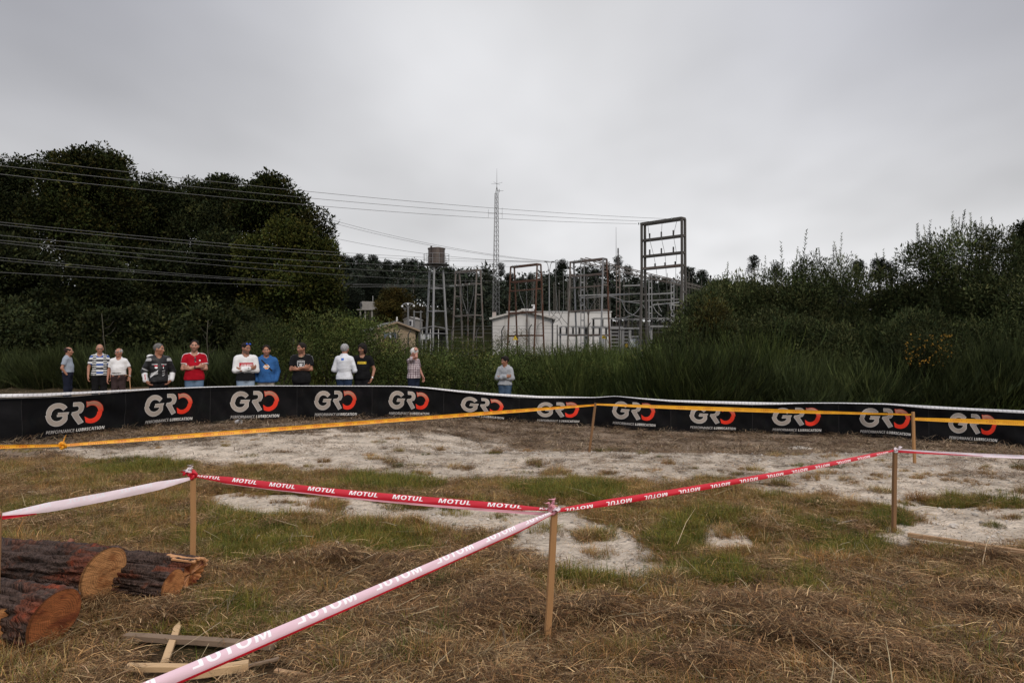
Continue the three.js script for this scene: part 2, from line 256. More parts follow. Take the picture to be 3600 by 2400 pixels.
  const hay = [], HAY = [L(0.25, 0.165, 0.095), L(0.34, 0.24, 0.15), L(0.11, 0.068, 0.037), L(0.5, 0.39, 0.27), L(0.18, 0.11, 0.06)], hayPlace = (n, d0, d1, f) => { for (let i = 0; i < n; i++) { const d = Math.sqrt(lerp(d0 * d0, d1 * d1, r())), x = (r() * 2 - 1) * (0.79 * d + 0.6), c = cover(x, d); if (r() > f(x, d, c)) continue; hay.push({ x, d, y: gh(x, d) + 0.003, s: (c.litter > 0.35 ? 1 : 0.7) * (0.5 + 0.8 * r()), sy: (c.litter > 0.35 ? 1 : 0.5) * (0.4 + 1.0 * r()), rot: r() * 6.283, c: pick(HAY).clone().multiplyScalar(0.65 + 0.6 * r()), tilt: (r() - 0.5) * 0.25 }); } };
  litterPlace(80000, 1.2, 5.2, (x, d, c) => (1 - c.sand) * (1 - 0.9 * c.green) * (0.3 + 0.65 * smooth(-0.25, 0.3, noise(x * 1.3, d * 1.3, 21))) + 0.04, 0.8);
  litterPlace(46000, 5.2, 10, (x, d, c) => (1 - c.sand) * 0.6 * (1 - 0.85 * c.green) + 0.03, 0.8);
  hayPlace(80000, 7.5, 18.5, (x, d, c) => (c.litter > 0.35 ? 0.5 * smooth(-0.25, 0.15, fbm(x * 1.4, d * 1.9, 4, 3)) : 0.06 + 0.4 * c.litter + 0.08 * (1 - c.sand) + 0.3 * smooth(0.08, 0.35, fbm(x * 0.9, d * 2.2, 17, 3))));
  hayPlace(7000, 17, 26, (x, d) => (x < 2 ? 0.6 : 0.2));
  const hays = [strawGeo(31, 14, 0.2, 0.13, 0.07, 0.009), strawGeo(32, 18, 0.15, 0.12, 0.05, 0.008), strawGeo(33, 9, 0.3, 0.12, 0.09, 0.009), strawGeo(34, 20, 0.1, 0.1, 0.04, 0.009)];
  scatter('hay_litter', hays, bladeMat, hay, 'brown mown hay strewn before the banner and over the sand', 'hay');
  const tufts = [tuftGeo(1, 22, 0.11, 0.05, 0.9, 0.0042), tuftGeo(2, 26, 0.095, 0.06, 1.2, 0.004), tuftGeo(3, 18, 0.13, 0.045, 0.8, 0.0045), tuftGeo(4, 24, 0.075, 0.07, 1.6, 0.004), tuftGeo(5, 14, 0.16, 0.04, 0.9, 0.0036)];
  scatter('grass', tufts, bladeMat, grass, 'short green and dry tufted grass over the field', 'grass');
  const straws = [strawGeo(11, 20, 0.12, 0.11, 0.045, 0.0036), strawGeo(12, 24, 0.085, 0.1, 0.04, 0.0036), strawGeo(13, 14, 0.18, 0.12, 0.05, 0.0036), strawGeo(14, 28, 0.06, 0.1, 0.035, 0.0036)];
  scatter('straw_litter', straws, bladeMat, straw, 'brown cut straw and hay lying loose on the ground', 'straw');
  // single long pale stalks on top
  const stalks = [];
  for (let i = 0; i < 420; i++) { const d = Math.sqrt(lerp(1.5 * 1.5, 7 * 7, r())), x = (r() * 2 - 1) * 0.79 * d, c = cover(x, d); if (r() < c.sand * 0.9) continue; stalks.push({ x, d, y: gh(x, d) + 0.02 + 0.05 * r(), s: 0.7 + 0.9 * r(), rot: r() * 6.283, tilt: (r() - 0.5) * 1.1, c: L(0.42, 0.34, 0.22).multiplyScalar(0.6 + 0.7 * r()) }); }
  scatter('dry_stalks', [strawGeo(21, 2, 0.2, 0.05, 0.03, 0.004), strawGeo(22, 1, 0.28, 0.02, 0.04, 0.0045), strawGeo(23, 3, 0.16, 0.06, 0.03, 0.0035)], bladeMat, stalks, 'long pale dry stalks lying over the grass', 'dry stalks');
  // small stones on the sand
  const stones = [];
  for (let i = 0; i < 16000; i++) { const d = Math.sqrt(lerp(3.5 * 3.5, 14 * 14, r())), x = (r() * 2 - 1) * 0.79 * d, c = cover(x, d); if (r() > c.sand) continue; const s = 0.004 + 0.016 * r() ** 4 + (r() < 0.006 ? 0.02 : 0); stones.push({ x, d, y: gh(x, d) + s * 0.25, s, sy: s * 0.6, rot: r() * 6.283, c: L(0.42, 0.38, 0.33).multiplyScalar(0.5 + 0.9 * r()) }); }
  const rock = new THREE.IcosahedronGeometry(1, 1), pp = rock.attributes.position; for (let i = 0; i < pp.count; i++) { const f = 1 + 0.5 * noise(pp.getX(i) * 1.3, pp.getY(i) * 1.3, pp.getZ(i) * 1.3); pp.setXYZ(i, pp.getX(i) * f, pp.getY(i) * f, pp.getZ(i) * f); }
  rock.computeVertexNormals();
  scatter('gravel', [rock], new THREE.MeshStandardMaterial({ roughness: 0.95 }), stones, 'small pale stones scattered over the sandy ground', 'gravel');
}
// ---------------------------------------------------------------- banner along the track
const BAN = [[-250, 10.9, 921, 1034], [50, 11.95, 914.5, 1016], [170, 12.75, 910.7, 1003], [287.5, 13.65, 900, 990], [385, 14.5, 892, 978], [482, 15.1, 888, 972], [587, 15.4, 885.5, 969.6], [681.7, 15.8, 886, 965.5], [770, 16.05, 886, 963.5], [854, 16.2, 886, 962], [926, 16.4, 886.7, 960.5], [1019, 16.7, 896, 961], [1106, 17.2, 905, 965], [1192, 17.4, 913.8, 972], [1278, 17.6, 915, 975.5], [1366, 17.4, 913, 978.7], [1413, 17.3, 910, 982], [1453, 17.1, 913, 985], [1541, 16.9, 920, 990], [1635, 16.75, 924, 993.5], [1728, 16.6, 927, 997], [1826, 16.4, 925.5, 999], [1926.5, 16.0, 925, 1001], [2035, 15.5, 926, 1005], [2133.7, 15.0, 932, 1014.7], [2240, 14.6, 939, 1021], [2352, 14.1, 947, 1029.6], [2460, 13.8, 954, 1040]];
const SEAMS = [-250, 50, 287.5, 482, 681.7, 854, 1019, 1192, 1366, 1541, 1728, 1926.5, 2133.7, 2330, 2460];
function banAt(px) { const [d, t, b] = interp(BAN, px); const top = at(px, t, d), bot = at(px, b + 1.5, d); return { d, x: top.x, z: -d, top: top.y, bot: bot.y }; }
function drawLogo(g, W, H) {
  const lin = (y0, y1, a, b) => { const q = g.createLinearGradient(0, y0, 0, y1); q.addColorStop(0, a); q.addColorStop(1, b); return q; };
  const shape = (build, fill, line) => { for (const half of [0, 1]) { g.save(); g.beginPath(); g.rect(0, half ? 178 : 0, W, half ? 300 : 178); g.clip(); g.translate(half ? -9 : 0, 0); g.beginPath(); build(); g.fillStyle = fill; g.fill('evenodd'); g.lineWidth = 3.2; g.strokeStyle = line; g.stroke(); g.restore(); } };
  const cx = 362, cy = 176, R = 115, r = 66;
  shape(() => { // G: an open ring with a bar and a stem
    const a0 = -0.66, a1 = 0.5;
    g.arc(cx, cy, R, a0, a1, true); g.lineTo(cx + 103, 158); g.lineTo(cx + 112, 158); g.lineTo(cx + 2, 158); g.lineTo(cx + 2, 196); g.lineTo(cx + 58, 196); g.lineTo(cx + 58, cy + 35); g.arc(cx, cy, r, 0.55, a0 + 0.03, false); g.closePath();
  }, lin(60, 292, '#a59a90', '#9c9289'), '#d9d6d2');
  shape(() => { // R: a hook and a leg
    g.moveTo(512, 61); g.lineTo(560, 61); g.bezierCurveTo(632, 61, 640, 160, 572, 186); g.lineTo(622, 270); g.lineTo(574, 291); g.lineTo(500, 176); g.lineTo(500, 162); g.lineTo(540, 156); g.bezierCurveTo(578, 150, 578, 102, 548, 101); g.lineTo(512, 101); g.closePath();
  }, lin(60, 292, '#a89d92', '#948b85'), '#dbdad8');
  shape(() => { // a reversed C, red
    const ox = 698, oy = 175; g.moveTo(638, 62); g.arc(ox, oy, 114, -1.9, 2.05, false); g.lineTo(636, 218); g.arc(ox - 2, oy, 70, 2.0, -2.3, true); g.closePath();
  }, (() => { const q = g.createLinearGradient(0, 60, 0, 290); q.addColorStop(0, '#b08a78'); q.addColorStop(0.22, '#b9705a'); q.addColorStop(0.5, '#d8402c'); q.addColorStop(1, '#e23422'); return q; })(), '#e2412e');
  g.save(); g.transform(1, 0, -0.16, 1, 0, 0); g.textBaseline = 'alphabetic';
  g.fillStyle = '#c9c5c1'; g.font = '43px sans-serif'; const w1 = g.measureText('PERFORMANCE ').width; const total = 578; g.font = 'bold 43px sans-serif'; const w2 = g.measureText('LUBRICATION').width, k = total / (w1 + w2);
  g.scale(k, 1); g.font = '43px sans-serif'; g.fillText('PERFORMANCE ', 298 / k, 362); g.fillStyle = '#dedbd6'; g.font = 'bold 43px sans-serif'; g.fillText('LUBRICATION', 298 / k + w1, 362); g.restore();
}
{
  const root = thing('banner_barrier', 'long black vinyl banner with repeated grey and red logo along the track edge', 'banner', V(0, 0, 0));
  const maps = [0, 1, 2, 3].map((s) => canvasTex(1024, 420, (g, W, H) => {
    const r = rng(90 + s); g.fillStyle = '#0b0b0d'; g.fillRect(0, 0, W, H);
    for (let i = 0; i < 60; i++) { g.fillStyle = `rgba(${60 + 40 * r()},${56 + 36 * r()},${52 + 30 * r()},${0.02 + 0.035 * r()})`; g.beginPath(); g.ellipse(r() * W, r() * H, 20 + 120 * r(), 10 + 60 * r(), r() * 3, 0, 7); g.fill(); }
    drawLogo(g, W, H);
    for (let i = 0; i < 26; i++) { const x = r() * W, y = r() * H, l = 10 + 50 * r(); g.strokeStyle = `rgba(150,130,110,${0.05 + 0.16 * r()})`; g.lineWidth = 1 + 2.5 * r(); g.beginPath(); g.moveTo(x, y); g.lineTo(x + (r() - 0.4) * l * 0.6, y - l * r()); g.stroke(); }
    for (let i = 0; i < 220; i++) { g.fillStyle = `rgba(30,24,20,${0.15 + 0.3 * r()})`; g.beginPath(); g.ellipse(r() * W, r() * H, 1 + 4 * r(), 1 + 2 * r(), r() * 3, 0, 7); g.fill(); }
    for (let i = 0; i < 40; i++) { g.fillStyle = `rgba(160,140,118,${0.08 + 0.14 * r()})`; g.beginPath(); g.ellipse(r() * W, H * (0.9 + 0.1 * r()), 6 + 30 * r(), 2 + 8 * r(), 0, 0, 7); g.fill(); }
    g.fillStyle = 'rgba(150,148,146,0.32)'; g.fillRect(0, 0, 3, H);
  }));
  const plain = canvasTex(512, 210, (g, W, H) => { const r = rng(4); g.fillStyle = '#0d0d0f'; g.fillRect(0, 0, W, H); for (let i = 0; i < 80; i++) { g.fillStyle = `rgba(90,84,78,${0.03 * r()})`; g.beginPath(); g.ellipse(r() * W, r() * H, 10 + 60 * r(), 5 + 40 * r(), 0, 0, 7); g.fill(); } });
  const mats = [...maps, plain].map((map) => new THREE.MeshPhysicalMaterial({ map, roughness: 0.7, specularIntensity: 0.2, side: THREE.DoubleSide }));
  const hem = std('#aaa8a6', 0.7);
  for (let s = 0; s < SEAMS.length - 1; s++) {
    const n = 26, m = 9, pos = [], uv = [], idx = [], a = SEAMS[s], b = SEAMS[s + 1], gap = s ? 0 : 0;
    for (let i = 0; i <= n; i++) {
      const p = banAt(lerp(a, b, i / n)), q = banAt(lerp(a, b, i / n) + 8), nx = -(q.z - p.z), nz = q.x - p.x, l = Math.hypot(nx, nz);
      for (let j = 0; j <= m; j++) {
        const v = j / m, y = lerp(p.bot, p.top, v), k = p.x * 1.6;
        const w = 0.05 * noise(k * 0.8, v * 1.1, 3) + 0.04 * noise(k * 2.6 + v * 1.6, v * 2.0, 8) + 0.02 * noise(k * 6 - v * 4, v * 1.5, 13) + 0.03 * noise(k * 1.1, 5, 5) * (1 - v) ** 2;
        pos.push(p.x + (nx / l) * w, y + (j === 0 ? 0.012 * noise(k * 5, 2) : 0), p.z + (nz / l) * w); uv.push(i / n, v);
        if (i < n && j < m) { const o = i * (m + 1) + j; idx.push(o, o + m + 1, o + 1, o + 1, o + m + 1, o + m + 2); }
      }
    }
    const g = new THREE.BufferGeometry(); g.setAttribute('position', new THREE.Float32BufferAttribute(pos, 3)); g.setAttribute('uv', new THREE.Float32BufferAttribute(uv, 2)); g.setIndex(idx); g.computeVertexNormals();
    mesh('panel', g, s === 0 || s === SEAMS.length - 2 ? mats[4] : mats[(s * 3) % 4], root);
    const pts = []; for (let i = 0; i <= 12; i++) { const p = banAt(lerp(a, b, i / 12)); pts.push(V(p.x, p.top + 0.004, p.z + 0.012)); }
    mesh('hem', bits().tube(pts, 0.0032, 24, 5).geo(), hem, root);
  }
  for (const px of [120, 482, 760, 926, 1130, 1413, 1640, 2035, 2300]) { const p = banAt(px); mesh('post', bits().box(0.035, p.top - p.bot + 0.02, 0.03, p.x * (1 + 0.16 / p.d), (p.top + p.bot) / 2 - 0.03, p.z * (1 + 0.16 / p.d)).geo(), std('#6b4a2c', 0.9), root); }
}
// ---------------------------------------------------------------- ribbons
function ribbon(P, { width, roll = () => 0, curl = 0.6, n = 60, tile = 0.31, v0 = 0, v1 = 1, wob = 0.004, seed = 1 }) {  // P(t) -> centre line
  const pos = [], uv = [], idx = [], M = 5; let len = 0;
  for (let i = 0; i <= n; i++) {
    const t = i / n, p = P(t), q = P(Math.min(1, t + 0.01)), o = P(Math.max(0, t - 0.01)), ax = q.clone().sub(o).normalize();
    if (i) len += p.distanceTo(P((i - 1) / n));
    let side = V().crossVectors(V(0, 1, 0), ax).normalize(), up = V().crossVectors(ax, side);
    const a = roll(t), s2 = side.clone().multiplyScalar(Math.cos(a)).addScaledVector(up, -Math.sin(a)), u2 = up.clone().multiplyScalar(Math.cos(a)).addScaledVector(side, Math.sin(a)), w = typeof width === 'function' ? width(t) : width, cu = typeof curl === 'function' ? curl(t) : curl;
    for (let j = 0; j <= M; j++) {
      const f = j / M - 0.5, th = f * cu * 3.1416, rad = cu > 0.02 ? w / (cu * 3.1416) : 0;
      const uu = rad ? Math.sin(th) * rad : f * w, ss = rad ? (1 - Math.cos(th)) * -rad : 0, k = wob * noise(len * 7, f * 2, seed) + wob * 0.6 * noise(len * 23, f * 4, seed);
      const r = p.clone().addScaledVector(u2, uu).addScaledVector(s2, ss + k);
      pos.push(r.x, r.y, r.z); uv.push(len / tile, lerp(v0, v1, j / M));
      if (i < n && j < M) { const o2 = i * (M + 1) + j; idx.push(o2, o2 + M + 1, o2 + 1, o2 + 1, o2 + M + 1, o2 + M + 2); }
    }
  }
  const g = new THREE.BufferGeometry(); g.setAttribute('position', new THREE.Float32BufferAttribute(pos, 3)); g.setAttribute('uv', new THREE.Float32BufferAttribute(uv, 2)); g.setIndex(idx); g.computeVertexNormals(); return g;
}
const span = (a, b, sag) => (t) => { const p = a.clone().lerp(b, t); p.y -= sag * 4 * t * (1 - t); return p; };
const tapeMat = (map) => new THREE.MeshPhysicalMaterial({ map, roughness: 0.42, side: THREE.DoubleSide });
function word(g, text, x, y, w, h, font) { g.save(); g.translate(x, y); g.font = font; g.textBaseline = 'alphabetic'; g.textAlign = 'left'; const m = g.measureText(text).width, size = +/(\d+)px/.exec(font)[1]; g.scale(w / m, h / (size * 0.72)); g.fillText(text, 0, 0); g.restore(); }
const tapeRed = (rot, crop = 0) => canvasTex(512, 128, (g, W, H) => { g.fillStyle = '#c3142a'; g.fillRect(0, 0, W, H); if (rot) { g.translate(W, H); g.rotate(Math.PI); } g.fillStyle = '#efeff0'; g.transform(1, 0, -0.12, 1, 14, 0); word(g, 'MOTUL', 40, 80 - crop, 350, 70, 'bold 100px sans-serif'); });
const tapeBack = (red, shift) => canvasTex(512, 128, (g, W, H) => { g.fillStyle = '#ddbdc6'; g.fillRect(0, 0, W, H); g.save(); g.fillStyle = '#f3f1f3'; g.transform(1, 0, 0.1, 1, -6, 0); word(g, 'MOTUL', 60, 62 + shift, 380, 92, 'bold 100px sans-serif'); g.restore(); g.fillStyle = '#c3142a'; g.fillRect(0, H * (1 - red * 1.5), W, H * red * 1.5); });
const tapePale = canvasTex(512, 128, (g, W, H) => { g.fillStyle = '#e3d2d8'; g.fillRect(0, 0, W, H); g.save(); g.translate(W, 0); g.scale(-1, 1); g.fillStyle = '#dedbe0'; word(g, 'MOTUL', 60, 60, 380, 56, 'bold 100px sans-serif'); g.restore(); });
const tapeYellow = (back) => canvasTex(512, 96, (g, W, H) => {
  g.fillStyle = '#e6a41c'; g.fillRect(0, 0, W, H); g.strokeStyle = g.fillStyle = back ? '#b8690f' : '#b3270f'; g.lineWidth = 6;
  g.beginPath(); g.ellipse(120, 48, 84, 34, 0, 0, 7); g.stroke(); word(g, 'GRO', 68, 66, 104, 38, 'bold 60px sans-serif');
  g.globalAlpha = back ? 0.45 : 0.9; for (let i = 0; i < 9; i++) g.fillRect(262 + i * 24, 44, 12, 30); g.fillRect(262, 22, 150, 8);
});
const tapeWhite = canvasTex(256, 64, (g, W, H) => { g.fillStyle = '#dddde0'; g.fillRect(0, 0, W, H); g.fillStyle = '#c3c4c8'; g.fillRect(0, 0, 34, H); g.strokeStyle = '#8b8f94'; g.lineWidth = 6; g.strokeRect(118, 18, 36, 26); });
const redA = tapeMat(tapeRed(false)), redB = tapeMat(tapeRed(true)), redTop = tapeMat(tapeRed(false, -8)), backMat = tapeMat(tapeBack(0.13, 0)), pale = tapeMat(tapePale), yelA = tapeMat(tapeYellow(false)), yelB = tapeMat(tapeYellow(true)), whiteMat = tapeMat(tapeWhite);

const woodTex = (base, seed) => dataTex(64, 256, (u, v) => { const n = 0.5 + 0.5 * fbm(u * 9 + seed, v * 1.6, seed, 4), f = 0.5 + 0.5 * noise(u * 40, v * 3, seed), k = 0.66 + 0.38 * n + 0.16 * f; return base.map((c) => enc(c * k)); }, true);
const stakeMat = new THREE.MeshStandardMaterial({ map: woodTex([0.36, 0.19, 0.075], 3), roughness: 0.85 }), stakeOld = new THREE.MeshStandardMaterial({ map: woodTex([0.2, 0.105, 0.045], 8), roughness: 0.9 });
function slab(a, b, w, h, { point = 0, seed = 1, up = V(0, 1, 0), tip = 0 } = {}) {            // sawn timber from a to b, edges eased, one end may be pointed
  const d = b.clone().sub(a), len = d.length(); d.normalize();
  if (Math.abs(d.dot(up)) > 0.95) up = V(0.35, 0, 1).normalize();
  const x = V().crossVectors(up, d).normalize(), y = V().crossVectors(d, x), N = 12, pos = [], uv = [], idx = [];
  const ring = [[-1, -0.82], [-0.86, -1], [0.86, -1], [1, -0.82], [1, 0.82], [0.86, 1], [-0.86, 1], [-1, 0.82]];
  for (let i = 0; i <= N; i++) {
    const t = i / N, s = point && t > 1 - point ? Math.max(0.04, (1 - t) / point) : 1, c = a.clone().lerp(b, t).addScaledVector(x, 0.004 * noise(t * 3, seed)).addScaledVector(y, 0.003 * noise(t * 3, seed + 5) + tip * (1 - s));
    ring.forEach(([rx, ry], k) => { const e = 1 + 0.05 * noise(t * 9, k * 1.3, seed); const p = c.clone().addScaledVector(x, rx * w / 2 * s * e).addScaledVector(y, ry * h / 2 * (point ? Math.max(s, 0.25) : 1) * e); pos.push(p.x, p.y, p.z); uv.push(k / 8 + seed * 0.37, t * len * 1.6 + seed * 0.21); });
    if (i < N) for (let k = 0; k < 8; k++) { const o = i * 8 + k, q = i * 8 + (k + 1) % 8; idx.push(o, q, o + 8, q, q + 8, o + 8); }
  }
  for (const [o, f] of [[0, 1], [N * 8, 0]]) for (let k = 1; k < 7; k++) idx.push(...(f ? [o, o + k + 1, o + k] : [o, o + k, o + k + 1]));
  const g = new THREE.BufferGeometry(); g.setAttribute('position', new THREE.Float32BufferAttribute(pos, 3)); g.setAttribute('uv', new THREE.Float32BufferAttribute(uv, 2)); g.setIndex(idx);
  const flat = g.toNonIndexed(); flat.computeVertexNormals(); return flat;
}
function stake(topPx, topPy, basePx, d, label, mat = stakeMat, w = 0.034, seed = 1) {
  const top = at(topPx, topPy, d), base = at(basePx, 900, d); base.y = gh(base.x, d) - 0.12;
  const t = thing('wooden_stake', label, 'stake', base.clone(), 'wooden stakes holding the barrier tape');
  mesh('shaft', slab(V(0, 0, 0), top.clone().sub(base), w, w * 0.72, { seed }), mat, t);
  return top;
}
const sC = stake(1274.5, 1160, 1252.7, 3.70, 'upright wooden stake at the centre of the field where three red and white tapes meet', stakeMat, 0.034, 2);
const sL = stake(443.5, 1090, 446.5, 4.68, 'upright wooden stake standing just behind the cut logs', stakeMat, 0.036, 3);
const sR = stake(2057, 1028.5, 2049.5, 5.93, 'upright wooden stake carrying red tape at the right near a fallen plank', stakeOld, 0.036, 4);
const sE = stake(-7, 1176, -7, 3.62, 'wooden stake cut by the left edge of the picture in front of the big log', stakeMat, 0.034, 5);
const f1 = stake(1367.7, 925.5, 1351, 11.2, 'leaning wooden stake holding the yellow tape in front of the banner middle', stakeOld, 0.036, 6);
const f2 = stake(2098, 945.6, 2100.4, 9.72, 'upright wooden stake holding the yellow tape at the right', stakeMat, 0.04, 7);

function tape(name, label, P, opt, mat, group = 'red and white barrier tapes') { const t = thing(name, label, 'barrier tape', V(0, 0, 0), group); mesh('strip', ribbon(P, opt), mat, t); return t; }
const dn = (p, y) => p.clone().add(V(0, -y, 0));
{
  const ends = (t, a = 0.08, m = 0.35) => m + (1 - m) * Math.min(1, Math.min(t, 1 - t) / a);
  const t1 = tape('red_white_tape', 'pale tape from the left edge stake up to the stake behind the logs', span(dn(sE, 0.018), dn(sL, 0.02), 0.012), { width: (t) => 0.056 * ends(t, 0.22, 0.3), roll: (t) => Math.PI + 0.25, curl: 0.25, v0: 1, v1: 0, seed: 3 }, pale);
  mesh('red_twist', ribbon((t) => span(dn(sE, 0.018), dn(sL, 0.02), 0.012)(t * 0.17).add(V(0, -0.012 - 0.012 * t, 0.012)), { width: (t) => 0.022 * (1 - t * 0.75), curl: 0.1, n: 16, seed: 8 }), std('#c3142a', 0.45, { side: THREE.DoubleSide }), t1);
  const t2 = tape('red_white_tape', 'red tape with upright white lettering from the log pile stake to the centre stake', span(dn(sL, 0.006), dn(sC, 0.025), 0.02), { width: (t) => 0.047 * ends(t, 0.12, 0.35) * (t > 0.75 ? 1 - (t - 0.75) * 1.2 : 1), roll: (t) => Math.PI + 0.3, curl: 0.32, v0: 1, v1: 0, seed: 5 }, redA);
  mesh('pale_edge', ribbon((t) => span(dn(sL, 0.006), dn(sC, 0.025), 0.02)(0.1 + 0.88 * t).add(V(0, -0.024, 0.01)), { width: (t) => 0.003 + 0.013 * t, roll: () => 0.3, curl: 0.15, seed: 9 }), std('#c98f98', 0.45, { side: THREE.DoubleSide }), t2);
  tape('red_white_tape', 'red tape with upside-down white lettering from the centre stake to the right one', span(dn(sC, 0.03), dn(sR, 0.02), 0.02), { width: (t) => 0.042 * ends(t, 0.1, 0.45) * (1 - 0.25 * t), roll: () => Math.PI + 0.3, curl: 0.35, v0: 1, v1: 0, seed: 7 }, redB);
  const t4 = tape('red_white_tape', 'thin red and white tape running from the right stake out of the right edge', span(dn(sR, 0.022), at(2480, 1054, 5.3), 0.006), { width: (t) => 0.03, roll: () => 0.4, curl: 0.3, v0: 0, v1: 1, seed: 11 }, pale);
  mesh('red_fold', ribbon((t) => span(dn(sR, 0.022), at(2480, 1054, 5.3), 0.006)(t * 0.5).add(V(0, -0.005, 0.01)), { width: (t) => 0.022 * (1 - t * 0.9), roll: () => 0.3, curl: 0.2, n: 24, seed: 12 }), std('#c3142a', 0.45, { side: THREE.DoubleSide }), t4);
  const near = V(-1.395, 0.712, -0.96), P = span(dn(sC, 0.035), near, 0.012);
  const t5 = tape('red_white_tape', 'wide pinkish near tape with reversed lettering sweeping to the lower left corner', P, { width: (t) => 0.046 * Math.min(1, 0.42 + t * 5), roll: (t) => -0.45, curl: (t) => 0.6, n: 110, v0: 0, v1: 1, tile: 0.366, wob: 0.003, seed: 14 }, backMat);
  // knots with loose ends
  const knot = (parent, p, col, s, seed, n = 3) => { const r = rng(seed), m = std(col, 0.5, { side: THREE.DoubleSide }); mesh('knot', new THREE.TorusKnotGeometry(0.016 * s, 0.009 * s, 40, 6, 2, 3).translate(p.x, p.y, p.z + 0.012), m, parent); for (let i = 0; i < n; i++) { const a = 0.6 + r() * 2.2, l = (0.035 + 0.05 * r()) * s; mesh('loose_end', ribbon((t) => V(p.x + Math.cos(a) * l * t, p.y + Math.sin(a) * l * t - 0.02 * t * t, p.z + 0.02 + 0.02 * Math.sin(t * 3)), { width: (t) => (0.012 + 0.03 * t) * s, roll: (t) => 0.5 + t * 1.2 * (r() > 0.5 ? 1 : -1), curl: 0.3, n: 10, wob: 0.006, seed: seed + i }), i % 2 ? std('#dcd2d6', 0.5, { side: THREE.DoubleSide }) : m, parent); } };
  knot(t2, dn(sL, -0.002), '#c3142a', 1.15, 3, 4); knot(t5, dn(sC, 0.02).add(V(-0.012, 0, 0.01)), '#cf8d98', 0.95, 5, 3); knot(t1, dn(sE, 0.018), '#c3142a', 0.8, 7, 1); knot(t4, dn(sR, 0.018), '#d8ccd0', 0.8, 9, 1);

  const yl = at(-200, 1031, 5.6), yk = at(144, 1023, 6.9), yg = 'yellow barrier tapes';
  const y0 = tape('yellow_tape', 'short yellow tape from the left edge to its knot below the banner', span(yl, yk, 0), { width: (t) => 0.05 * (1 - 0.45 * t), roll: () => 0.35, curl: 0.4, tile: 0.42, seed: 21 }, yelA, yg);
  const kn = (p, s) => { mesh('knot', new THREE.TorusKnotGeometry(0.02 * s, 0.011 * s, 40, 6, 2, 3).translate(p.x, p.y, p.z + 0.01), std('#e39a14', 0.5), y0); };
  kn(yk, 1.1); mesh('loose_end', ribbon((t) => V(yk.x + 0.035 * t + 0.01, yk.y + 0.11 * t, yk.z + 0.02), { width: (t) => 0.02 + 0.04 * Math.sin(t * 2.6), roll: (t) => 0.4 + 0.9 * t, curl: 0.3, n: 12, seed: 25 }), std('#e39a14', 0.5, { side: THREE.DoubleSide }), y0);
  tape('yellow_tape', 'long yellow tape rising from the knot at the left to the leaning stake', span(yk, dn(f1, 0.03), 0.0), { width: (t) => 0.05 * (0.55 + 0.45 * Math.min(1, t * 7)) * (t > 0.8 ? 1 - (t - 0.8) * 2 : 1), roll: (t) => 0.45 - 0.5 * t, curl: 0.3, n: 90, tile: 0.42, seed: 23 }, yelA, yg);
  tape('yellow_tape', 'yellow tape across the banner between the two far stakes', span(dn(f1, 0.02), dn(f2, 0.04), 0.01), { width: (t) => 0.026 + 0.036 * Math.sin(Math.PI * Math.min(1, t * 1.1)), roll: (t) => 0.3 * (1 - 2 * t), curl: 0.15, tile: 0.42, seed: 27 }, yelB, yg);
  tape('yellow_tape', 'yellow tape leaving the right far stake towards the right edge', span(dn(f2, 0.1), at(2500, 977, 8.9), 0.0), { width: (t) => 0.04 + 0.03 * Math.min(1, t * 2), roll: () => 0.05, curl: 0.12, tile: 0.42, seed: 29 }, yelB, yg);
}
{ // white tape lying along the banner's upper edge
  const W = [[-200, 909, 916], [0, 905, 912.5], [100, 903, 910], [230, 897.5, 902], [350, 892, 894.5], [480, 888, 889.5], [600, 885.5, 886.5], [926, 886, 887.5], [985, 889.5, 892.5], [1050, 896, 900], [1130, 903, 908], [1240, 909.5, 914], [1366, 912, 913.5], [1413, 909, 910], [1480, 914.5, 917], [1541, 918.5, 922.5], [1620, 920.5, 926], [1728, 923, 929.5], [1790, 924.5, 929], [1850, 924.5, 926.5], [1926, 924.5, 926.5], [2035, 926.5, 929], [2134, 932, 938], [2240, 937.5, 943], [2352, 942.5, 949], [2460, 948, 955]];
  const o = thing('white_tape', 'narrow white tape strung along the upper edge of the black banner', 'barrier tape', V(0, 0, 0));
  const pos = [], uv = [], idx = []; let n = 0, len = 0, last = null;
  for (let px = -200; px <= 2460; px += 10) {
    const [a, b] = interp(W, px), d = interp(BAN, px)[0] - 0.06, t = at(px, a, d), q = at(px, b, d); if (last) len += t.distanceTo(last); last = t;
    pos.push(t.x, t.y, t.z - 0.01, (t.x + q.x) / 2, (t.y + q.y) / 2, t.z + 0.008, q.x, q.y, q.z); uv.push(len / 0.16, 1, len / 0.16, 0.5, len / 0.16, 0);
    if (n) { const k = n * 3; for (const j of [0, 1]) idx.push(k - 3 + j, k - 2 + j, k + j, k + j, k - 2 + j, k + 1 + j); } n++;
  }
  const g = new THREE.BufferGeometry(); g.setAttribute('position', new THREE.Float32BufferAttribute(pos, 3)); g.setAttribute('uv', new THREE.Float32BufferAttribute(uv, 2)); g.setIndex(idx); g.computeVertexNormals(); mesh('strip', g, whiteMat, o);
}
